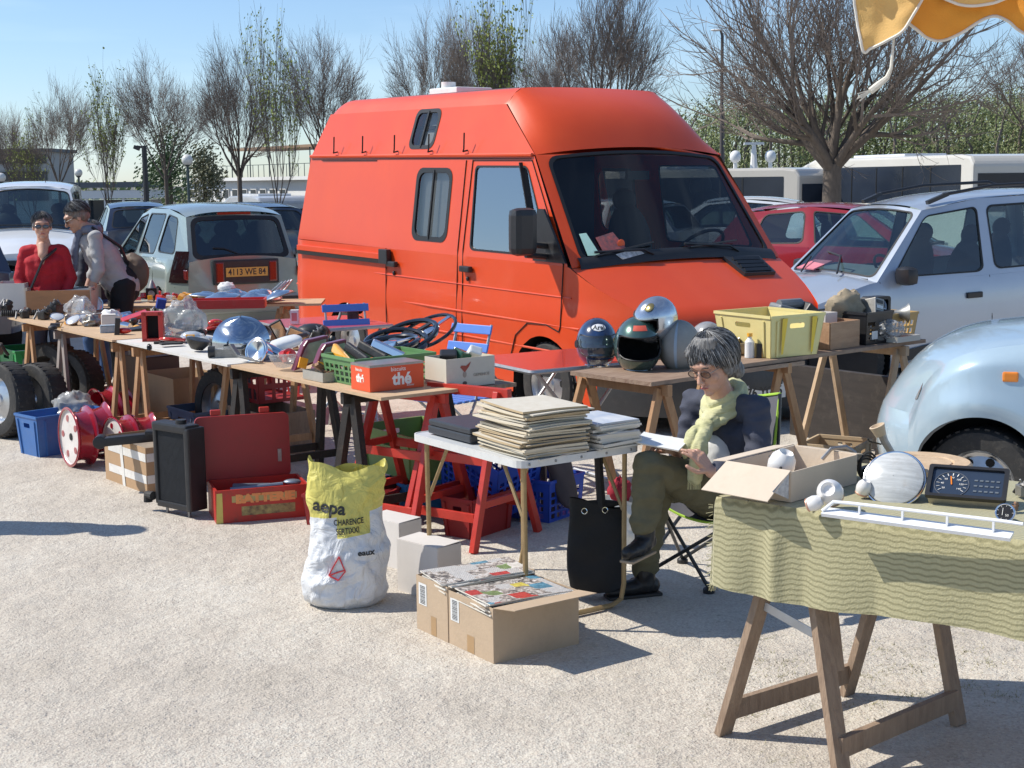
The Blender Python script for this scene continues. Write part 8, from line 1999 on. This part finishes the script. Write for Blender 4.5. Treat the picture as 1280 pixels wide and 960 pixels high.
chain(b, [hip, wst, che, nck], [.11, .10, .10, .055]); chain(b, [elL, wrL], [.036, .026]); chain(b, [elR, wrR], [.036, .026]); cap(b, shL, elL, .04, .036); cap(b, shR, elR, .04, .036); cap(b, shL, shR, .045, .045)
chain(b, [hip + V((-.03, -.07, 0)), kn1, an1], [.07, .05, .035]); chain(b, [hip + V((-.0, .05, 0)), kn2, an2], [.07, .05, .035])
dL = (W_(862, 556, 5.74) - wrL).normalized(); hand(b, wrL, dL, V((.45, -.6, .55)), -1, .55, .98, .2, (.35, .5, .7, .9))
dR = (W_(826, 556, 5.98) - wrR).normalized(); hand(b, wrR, dR, V((0, .2, 1)), 1, .5, .95)
blob('body', b, M_skin, wo, .0038, 2)
face_parts(wo, HM, HS, M_lip, M_skin)
# hair
def hdl(c): return HM @ (V(c) * HS)
b = MB()
def hel(c, r, rot=None):
 e = MB().ell((0, 0, 0), r, 22, 14, rot); b.add([hdl(V(c) + v) for v in e.v], e.f)
hel((0, .032, .050), (.090, .100, .086)); hel((0, .06, -.01), (.082, .068, .085))
for sx in (-1, 1):
 hel((sx * .070, .022, -.004), (.022, .048, .055)); hel((sx * .062, -.020, .040), (.024, .04, .030)); hel((sx * .05, .075, -.065), (.03, .03, .04))
for k in range(9): a = -1.0 + .25 * k; cap(b, hdl((math.sin(a) * .05 + .02, -.025 * math.cos(a) - .01, .118)), hdl((math.sin(a) * .080 - .016, -.080 * math.cos(a) - .006, .066 - .012 * math.sin(a * 1.2) - .006 * (k % 2))), .020, .006)
def hair_d(p):
 q = HM.inverted() @ p; a = math.atan2(q.x, -q.y + .04); return .004 * noise.noise(V((a * 9 + q.z * 6, q.z * 5, 3))) + .0022 * noise.noise(V((a * 34 + q.z * 20, q.z * 5, 0)))
M_hair = mat('grey hair', (.03, .028, .027), .45, 0, .3, 90, c2=(.34, .33, .32), stretch=(1, 1, .10), bump=.8, bscale=160)
blob('hair', b, M_hair, wo, .0045, 3, hair_d)
M_h1 = mat('dark hair strand', (.035, .033, .032), .4); M_h2 = mat('grey hair strand', (.20, .195, .19), .38); M_h3 = mat('silver hair strand', (.50, .49, .47), .35)
def strands(t, M, s, n, rad, seed, ends, mats_, R_=(.098, .118, .104), c0=(0, .026, .034), sweep=.45):
 r = random.Random(seed); mb = MB()
 for i in range(n):
  a0 = r.uniform(-PI, PI); th0 = r.uniform(.0, .75) ** 1.0; kf = .5 + .5 * math.cos(a0)
  a_ = abs(a0); te = ends[0] + (ends[1] - ends[0]) * min(1, a_ / 1.25) if a_ < 1.25 else ends[1] + (ends[2] - ends[1]) * (a_ - 1.25) / (PI - 1.25)
  te += r.gauss(0, .07); off = r.uniform(-.002, .0045); pts = []; w1 = r.gauss(0, .05); mi = r.choices(range(len(mats_)), (.45, .35, .20)[:len(mats_)])[0]
  k = 7
  for j in range(k + 1):
   th = th0 + (te - th0) * j / k; a = a0 + sweep * (j / k) * math.sin(a0 * .5 + .6) * .6 + w1 * j / k
   lift = off + (.003 * math.sin(j * 1.3 + i)) * .5
   x = math.sin(a) * math.sin(th) * (R_[0] + lift); y = -math.cos(a) * math.sin(th) * (R_[1] + lift); z = math.cos(th) * (R_[2] + lift)
   if th > 1.75: z -= .012 * (th - 1.75)
   pts.append(M @ (V((c0[0] + x, c0[1] + y, c0[2] + z)) * s))
  mb.tube(pts, [rad] * k + [rad * .3], 3, mi=mi, cap=False)
 return lab(mb.build('hair_strands', mats_, t), None, kind='stuff')
strands(wo, HM, HS, 4200, .0012, 5, (1.20, 2.1, 2.6), [M_h1, M_h2, M_h3])
# glasses
gl = MB(); gg = MB()
for sx in (-1, 1):
 pts = [hdl((sx * .033 + .0245 * math.cos(t), -.099 + .012 * abs(.033 * 1 + .02 * math.cos(t)) - .0 + (.004 if 1 else 0), .002 + .0155 * math.sin(t))) for t in [2 * PI * k / 24 for k in range(24)]]
 MB().tube(pts, .0022, 6, closed=True).build('glasses_frame', mat('dark horn frame', (.05, .03, .025), .3), wo)
 MB().add(pts, [list(range(24))]).build('glasses_lens', glassmat('spectacle lens', (.7, .7, .68), .03), wo)
 MB().tube([hdl((sx * .058, -.092, .008)), hdl((sx * .077, -.03, .010)), hdl((sx * .080, .01, .004))], .0018, 6).build('glasses_arm', M_steel, wo)
MB().tube([hdl((-.010, -.100, .006)), hdl((0, -.104, .009)), hdl((.010, -.100, .006))], .0016, 6).build('glasses_bridge', M_steel, wo)
MB().torus(hdl((.078, .008, -.040)), .007, .0012, (1.4, 0, .3), n=16, k=5).build('earring', M_chrome, wo)
# jacket
b = MB(); up = V((0, 0, 1))
chain(b, [hip + V((.02, .0, .04)), wst, che], [.125, .112, .115]); cap(b, che + V((.0, .0, .02)), nck + V((.01, .01, -.04)), .105, .065)
chain(b, [che + (shL - nck) * .5, wst + (shL - nck) * .3, hip + (shL - nck) * .4], [.088, .085, .10]); chain(b, [che + (shR - nck) * .55, wst + (shR - nck) * .45, hip + (shR - nck) * .45], [.088, .085, .09])
chain(b, [nck + V((.01, .01, -.035)), shL + V((.0, 0, .0)), shL.lerp(elL, .5), elL], [.05, .060, .054, .048], 18); chain(b, [elL, elL.lerp(wrL, .55), elL.lerp(wrL, .86)], [.054, .046, .038], 18)
chain(b, [nck + V((0, .01, -.035)), shR, shR.lerp(elR, .5), elR], [.05, .057, .051, .046], 18); chain(b, [elR, elR.lerp(wrR, .8)], [.05, .04], 18)
blob('jacket', b, M_navy, wo, .007, 2, folds(.009, 9, 3, (1, 1, 1.8)))
fr = V((-.76, -.62, 0)).normalized(); rt = V((fr.y, -fr.x, 0))
# shirt and lapels on the front of the chest
M_shirt = mat('white shirt cloth', (.72, .72, .70), .8, 0, .04, 8, bump=.2, bscale=30)
sf = wst.lerp(che, .3) + fr * .10 + (shL - shR).normalized() * .035
b = MB(); e = MB().ell((0, 0, 0), (.07, .07, .12), 20, 14); b.add([sf + v for v in e.v], e.f); cap(b, sf + V((.01, 0, -.08)), hip + fr * .10 + V((0, 0, .02)), .065, .06)
blob('shirt', b, M_shirt, wo, .007, 3, folds(.004, 14, 5))
lft = -rt if (shL - shR).dot(rt) < 0 else rt
def strip(p, w_, m, nm, th=.006):
 q = MB(); pts = [V(x) for x in p]; n = len(pts)
 for i in range(n - 1): q.beam(pts[i], pts[i + 1], w_[i], th, up=fr)
 return blob(nm, q, m, wo, .004, 4)
0 and strip([W_(903, 508, 5.93), W_(905, 530, 5.90), W_(896, 556, 5.87), W_(888, 585, 5.86)], [.045, .06, .05, .04], M_navy, 'lapel')
# scarf
def ring_pts(c, a_, b_, tilt, n=22, ph=0.):
 r_ = []
 for k in range(n + 1):
  t = 2 * PI * k / n + ph; r_.append(c + rt * a_ * math.cos(t) + fr * b_ * math.sin(t) + up * (tilt * math.sin(t) * -1 + .008 * math.sin(3 * t)))
 return r_
b = MB(); n0 = nck + V((0, 0, -.005))
for k, (dz, a_, b_, tl, r_) in enumerate(((.025, .062, .064, .03, .020), (.0, .073, .078, .05, .022), (-.028, .078, .086, .07, .020))):
 pts = ring_pts(n0 + up * dz + fr * .01, a_, b_, tl); chain(b, pts, [r_] * len(pts), 10)
kt = n0 + fr * .105 - up * .085
chain(b, [kt + up * .01, W_(878, 548, 5.90), W_(872, 575, 5.88), W_(868, 598, 5.89)], [.030, .028, .033, .028], 12); chain(b, [kt, W_(866, 545, 5.93), W_(858, 566, 5.93)], [.024, .028, .024], 12)
cap(b, kt + lft * .02, kt - lft * .03 - up * .02, .034, .03)
def scd(p):
 q = V((p.x * 26, p.y * 26, p.z * 9)); q2 = p - n0
 if q2.z > -.07: q = V((p.x * 7, p.y * 7, (p.z + .55 * q2.dot(fr)) * 34))
 return .0065 * (1 - 2.4 * abs(noise.noise(q))) + .002 * noise.noise(q * 2)
blob('scarf', b, M_scarf, wo, .0045, 2, scd)
fringe = MB()
for k in range(14):
 p = W_(860 + k * 1.2, 606, 5.87); fringe.tube([p + V((0, 0, .015)), p + V((rnd.gauss(0, .004), 0, -.02))], .0012, 4)
lab(fringe.build('scarf_fringe', M_scarf, wo), None, kind='stuff')
# trousers
b = MB(); hl_ = hip + V((-.02, -.07, 0)); hr_ = hip + V((.0, .07, 0))
chain(b, [hip + V((.03, 0, .05)), hip + V((0, 0, 0))], [.125, .125], 18); chain(b, [hl_, hl_.lerp(kn1, .5), kn1 + V((0, 0, -.01))], [.10, .080, .064], 18); chain(b, [kn1 + V((0, 0, -.012)), kn1.lerp(an1, .45), an1 + V((0, 0, .05))], [.064, .060, .054], 18)
chain(b, [hr_, hr_.lerp(kn2, .5), kn2 + V((0, 0, -.01))], [.10, .080, .064], 18); chain(b, [kn2 + V((0, 0, -.012)), kn2.lerp(an2, .45), an2 + V((0, 0, .05))], [.064, .056, .052], 18)
blob('trousers', b, M_olive, wo, .007, 2, folds(.011, 8, 9, (1, 1, 1.8)))
# boots
b = MB(); tdir = V((-.55, -.80, 0)).normalized()
chain(b, [an1 + V((0, 0, .06)), an1 + V((0, 0, -.02)), an1 + V((-.01, -.02, -.035))], [.045, .042, .04]); chain(b, [an1 + V((0, 0, -.03)) - tdir * .02, an1 + tdir * .06 + V((0, 0, -.047)), an1 + tdir * .14 + V((0, 0, -.05))], [.04, .036, .028]); blob('boot', b, M_boot, wo, .005, 3, folds(.002, 20))
sl_ = MB().box(an1 + tdir * .055 + V((0, 0, -.083)), (.2, .066, .012), (0, .02, math.atan2(tdir.y, tdir.x))); sl_.build('boot_sole', mat('tan boot sole', (.4, .3, .2), .8, dirt=.4), wo, bevel=.006)
b = MB(); td2 = V((-.95, -.3, 0)).normalized(); g0 = V((an2.x, an2.y, 0))
chain(b, [an2 + V((0, 0, .09)), V((an2.x, an2.y, .05)), V((an2.x, an2.y, .035)) + td2 * .0], [.05, .045, .034]); chain(b, [V((an2.x, an2.y, .045)) - td2 * .03, V((an2.x, an2.y, .038)) + td2 * .08, V((an2.x, an2.y, .028)) + td2 * .16], [.038, .036, .025]); blob('boot', b, M_boot, wo, .005, 3, folds(.002, 20))
MB().box(V((an2.x, an2.y, .008)) + td2 * .055, (.25, .08, .014), (0, 0, math.atan2(td2.y, td2.x))).build('boot_sole', M_rubber, wo, bevel=.006)
# notebook on her knee, and a pen
nb = D(826, 556, 5.93)
paper('notebook', 'open white booklet lying on the knee of the seated woman', 'booklet', nb + V((0, .0, .012)), -.4, .2, .15, .006, mat('white booklet page', (.75, .76, .76), .6, 0, .05, 5), None, (.12, .15), .004, 9)
# camping chair
CO = V((OW.x + .02, OW.y + .12, 0)); t = thing('camping_chair', 'folding camping chair with lime green edging under the seated woman', 'chair', CO)
M_cht = mat('dark grey chair tube', (.05, .052, .055), .35, .5, .1, 12); M_chc = mat('grey chair cloth', (.12, .12, .14), .85, 0, .1, 12); M_lime = mat('lime green edging', (.38, .60, .06), .6)
fl, fr_, bl, br = [G(*q) - CO for q in ((770, 712), (886, 741), (825, 700), (915, 700))]
fl = V((-.36, -.0, 0)); bl = V((-.10, .36, 0)); br = V((.34, .16, 0)); fr_ = G(886, 741) - CO; fr_.z = 0
zt2 = .42; tops = {'f': V((-.26, -.06, .40)), 'r': V((.06, -.34, .38)), 'b': V((.34, .02, .42)), 'l': V((.02, .34, .42))}
feet = {'a': fl, 'b': fr_, 'c': br, 'd': bl}
legs = ((feet['a'], tops['r']), (feet['b'], tops['f']), (feet['b'], tops['b']), (feet['c'], tops['r']), (feet['c'], tops['l']), (feet['d'], tops['b']), (feet['d'], tops['f']), (feet['a'], tops['l']))
for a, b_ in legs: MB().tube([a + V((0, 0, .02)), b_], .0085, 8).build('leg_tube', M_cht, t)
for f in feet.values(): MB().lathe([(.001, 0), (.026, 0), (.026, .018), (.012, .03), (.001, .03)], 14, Matrix.Translation(f)).build('foot', M_black, t)
def seatf(u, v):
 p = (tops['f'] * (1 - u) + tops['r'] * u) * (1 - v) + (tops['l'] * (1 - u) + tops['b'] * u) * v
 return p - V((0, 0, .06 * (1 - (2 * u - 1) ** 2) ** .8 * (.4 + .6 * math.sin(PI * min(1, v + .3)))))
MB().grid(seatf, 16, 16).build('seat_cloth', M_chc, t); MB().tube([seatf(k / 16, 0) for k in range(17)], .006, 6).build('edging', M_lime, t)
bt0, bt1 = W_(975, 492, 6.12) + OW - CO, W_(905, 500, 6.45) + OW - CO
bb0, bb1 = W_(962, 610, 6.06) + OW - CO, W_(930, 610, 6.40) + OW - CO
bkf = lambda u, v: (bb0 * (1 - u) + bb1 * u) * (1 - v) + (bt0 * (1 - u) + bt1 * u) * v + V((.05, .03, 0)) * math.sin(PI * u)
MB().grid(bkf, 14, 14).build('back_cloth', M_chc, t)
MB().tube([bkf(0, k / 10) for k in range(11)] + [bkf(k / 10, 1) for k in range(1, 11)], .0065, 6).build('edging', M_lime, t)
MB().tube([bb0 + V((.01, 0, -.15)), bkf(0, .5) + V((.015, 0, 0)), bt0], .008, 8).build('back_tube', M_cht, t); MB().tube([bb1 + V((.01, 0, -.15)), bt1], .008, 8).build('back_tube', M_cht, t)
# standing figures
def standing(label, c, face, h, J, mats, hairm, hm, extra=None, vox=.007, headpitch=0, headyaw=0, sd=1):
 # J: joints as (forward, left, up) in metres for a 1.7 m body, scaled to h
 t = thing('person', label, 'person', c); s = h / 1.7; f = V((math.cos(face), math.sin(face), 0)); l = V((-f.y, f.x, 0))
 p = {k: (f * a + l * b_ + V((0, 0, z))) * s for k, (a, b_, z) in J.items()}
 M = Matrix.Translation(p['head']) @ Matrix.Rotation(face + PI / 2 + headyaw, 4, 'Z') @ Matrix.Rotation(headpitch, 4, 'X')
 b = MB(); head(b, M, s); cap(b, p['neck'], p['head'] + V((0, 0, -.05)) - f * .01, .055 * s, .05 * s)
 chain(b, [p['hip'], p['waist'], p['chest'], p['neck']], [.13 * s, .12 * s, .12 * s, .06 * s]); cap(b, p['shl'], p['shr'], .055 * s, .055 * s)
 for q in 'lr':
  chain(b, [p['sh' + q], p['el' + q], p['wr' + q]], [.045 * s, .038 * s, .027 * s]); d = (p['wr' + q] - p['el' + q]); hand(b, p['wr' + q], d, f, 1 if q == 'l' else -1, .6, s)
  chain(b, [p['hip'] + l * (.09 if q == 'l' else -.09) * s, p['kn' + q], p['an' + q]], [.08 * s, .052 * s, .038 * s]); a_ = p['an' + q]; chain(b, [V((a_.x, a_.y, .05)), V((a_.x, a_.y, .035)) + f * .13 * s], [.04, .03])
 blob('body', b, mats['skin'], t, .006, 2); face_parts(t, M, s, M_lip, mat('eye', (.5, .45, .42)), mats.get('brow'))
 b = MB()
 if 'top' in mats:
  chain(b, [p['hip'] + V((0, 0, .03)), p['waist'], p['chest'], p['neck'] - V((0, 0, .11)) * s], [.15 * s, .135 * s, .14 * s, .10 * s], 18)
  for sg in (-1, 1): chain(b, [p['chest'] + l * .07 * sg * s, p['waist'] + l * .05 * sg * s, p['hip'] + l * .05 * sg * s + V((0, 0, .02))], [.12 * s, .11 * s, .12 * s], 18)
  sl = mats.get('sleeve', .9)
  for q in 'lr':
   chain(b, [p['neck'] - V((0, 0, .075)) * s, p['sh' + q], p['sh' + q].lerp(p['el' + q], .6), p['el' + q]], [.06 * s, .058 * s, .053 * s, .048 * s], 16)
   if sl > 0: cap(b, p['el' + q], p['el' + q].lerp(p['wr' + q], sl), .048 * s, .038 * s, 16)
  blob('top', b, mats['top'], t, vox, 3, folds(.007, 7, sd, (1, 1, 1.5)))
 b = MB(); cap(b, p['hip'], p['hip'] + V((0, 0, .05)), .15 * s, .14 * s, 18)
 for q, sg in (('l', 1), ('r', -1)): chain(b, [p['hip'] + l * .085 * sg * s, p['kn' + q], p['an' + q] + V((0, 0, .02))], [.11 * s, .08 * s, .065 * s], 18)
 blob('trousers', b, mats['legs'], t, vox, 3, folds(.006, 7, sd + 2))
 for q in 'lr':
  b = MB(); a_ = p['an' + q]; chain(b, [V((a_.x, a_.y, .06)), V((a_.x, a_.y, .045)) + f * .09, V((a_.x, a_.y, .035)) + f * .16], [.05, .045, .034]); blob('shoe', b, M_boot, t, .006, 2)
 P = lambda c_: M @ (V(c_) * s)
 b = MB()
 for c_, r_ in hm:
  e = MB().ell((0, 0, 0), r_, 20, 12); b.add([P(V(c_) + v) for v in e.v], e.f)
 blob('hair', b, hairm, t, .006, 2, lambda q: .004 * noise.noise(q * 60))
 strands(t, M, s, 900, .0017, sd, (.95, 1.55, 2.2), [M_h1, M_h2], (.090, .108, .094), (0, .026, .040), .7)
 if extra: extra(t, p, P, f, l, s, M)
 return t
J0 = dict(head=(.03, 0, 1.56), neck=(0, 0, 1.42), chest=(0, 0, 1.22), waist=(.0, 0, 1.03), hip=(0, 0, .92), shl=(0, .155, 1.34), shr=(0, -.155, 1.34), ell=(.0, .22, 1.10), elr=(0, -.22, 1.10), wrl=(.14, .16, .90), wrr=(.14, -.16, .90), knl=(.02, .1, .48), knr=(.02, -.1, .48), anl=(0, .11, .08), anr=(0, -.11, .08))
short = [((0, .028, .045), (.084, .10, .085)), ((0, .055, -.005), (.076, .06, .06)), ((.066, .02, .01), (.018, .045, .035)), ((-.066, .02, .01), (.018, .045, .035))]
def sunglasses(t, P, s):
 for sx in (-1, 1): 
  e = MB().ell((0, 0, 0), (.027, .006, .018), 16, 10); e.v = [P(V((sx * .033, -.097, .002)) + v) for v in e.v]; e.build('sunglass_lens', M_vis, t)
  MB().tube([P((sx * .058, -.09, .006)), P((sx * .08, 0, .006))], .003, 6).build('sunglass_arm', M_black, t)
 MB().tube([P((-.012, -.1, .008)), P((.012, -.1, .008))], .003, 6).build('sunglass_bridge', M_black, t)
M_redk = mat('red knitted top', (.42, .012, .022), .85, 0, .12, 20, bump=.3, bscale=120)
def ex_red(t, p, P, f, l, s, M):
 sunglasses(t, P, s)
 b = MB(); chain(b, [p['neck'] + f * .045 + V((0, 0, -.04)), p['neck'] + f * .09 + V((0, 0, -.10)), p['neck'] + f * .122 + V((0, 0, -.17))], [.052, .040, .012]); blob('neck_opening', b, M_skin, t, .006, 3)
 MB().tube([p['shl'] + V((0, 0, .04)) - l * .02 + f * .02, p['chest'] + f * .165 + V((0, 0, .04)), p['waist'] + f * .16 - l * .1], .012, 6).build('bag_strap', M_black, t)
 0 and MB().tube([P((0, 0, 0)) * 0 + p['neck'] + f * .07 + l * .06 + V((0, 0, .0)), p['neck'] + f * .115 - V((0, 0, .06)), p['neck'] + f * .07 - l * .06], .004, 6).build('necklace', M_steel, t)
c = D(54, 300, 12.1)
standing('woman in a red knitted top with short dark hair and sunglasses behind the fruit crate', V((c.x, 12.1, 0)), R(-78), 1.60, J0, dict(skin=M_skin, top=M_redk, legs=M_navy, sleeve=.75), mat('dark grey hair', (.05, .045, .045), .5, 0, .3, 40, c2=(.2, .18, .17), stretch=(3, 3, .5)), short, ex_red, sd=4, headyaw=.1)
JM = dict(J0); JM.update(head=(.31, 0, 1.52), neck=(.20, 0, 1.41), chest=(.13, 0, 1.22), waist=(.04, 0, 1.04), hip=(-.03, 0, .92), shl=(.18, .18, 1.36), shr=(.18, -.18, 1.36), ell=(.17, .23, 1.09), elr=(.17, -.23, 1.09), wrl=(.26, .18, .86), wrr=(.26, -.18, .86))
def ex_man(t, p, P, f, l, s, M):
 sunglasses(t, P, s)
 b = MB(); q = p['waist'] - f * .17 - l * .04; e = MB().ell((0, 0, 0), (.16, .07, .17), 20, 14, (0, .2, math.atan2(l.y, l.x) + .9)); b.add([q + v for v in e.v], e.f)
 blob('shoulder_bag', b, mat('brown bag leather', (.12, .075, .05), .6, 0, .2, 8), t, .008, 3, folds(.008, 8, 2))
 MB().tube([p['neck'] + l * .1 + V((0, 0, .03)), p['chest'] - f * .16 + l * .06 + V((0, 0, .05)), p['waist'] - f * .16 - l * .02], .014, 6).build('bag_strap', M_black, t)
 b = MB()
 for k in range(3): chain(b, [p['neck'] + V((0, 0, .01 * k)) + f * .07 * math.cos(a) + l * .08 * math.sin(a) for a in [2 * PI * j / 12 for j in range(13)]], [.022] * 13, 8)
 chain(b, [p['neck'] + f * .09, p['neck'] + f * .14 - V((0, 0, .18)), p['neck'] + f * .15 - V((0, 0, .32))], [.03, .035, .03]); blob('neck_scarf', b, mat('grey blue scarf', (.16, .18, .24), .9), t, .007, 3, folds(.006, 14, 1))
c = D(142, 300, 12.35)
standing('man in a light grey sweater with a shoulder bag stooping over the tables', V((c.x + .02, 12.35, 0)), R(200), 1.72, JM, dict(skin=M_skin2, top=mat('light grey sweater', (.38, .38, .38), .9, 0, .1, 16, bump=.3, bscale=120), legs=mat('black trousers', (.01, .01, .011), .85), sleeve=.35), mat('greying hair', (.10, .075, .06), .6, 0, .3, 40, c2=(.24, .2, .17), stretch=(3, 3, .5)), short, ex_man, sd=7, headpitch=.45)
JB = dict(J0)
c = D(104, 320, 12.9)
standing('person in a dark blue waistcoat and jeans mostly hidden behind the stooping man', V((c.x + .07, 13.0, 0)), R(160), 1.50, JB, dict(skin=M_skin2, top=mat('dark blue waistcoat', (.012, .016, .03), .7), legs=mat('blue jeans', (.03, .08, .2), .8), sleeve=.9), mat('greying hair', (.10, .075, .06)), short, None, sd=9)
standing('person standing just outside the left edge of the picture', V((-3.62, 7.62, 0)), R(-80), 1.78, J0, dict(skin=M_skin2, top=M_navy, legs=mat('blue jeans', (.03, .08, .2)), sleeve=.9), mat('greying hair', (.10, .075, .06)), short, None, sd=11, vox=.012)
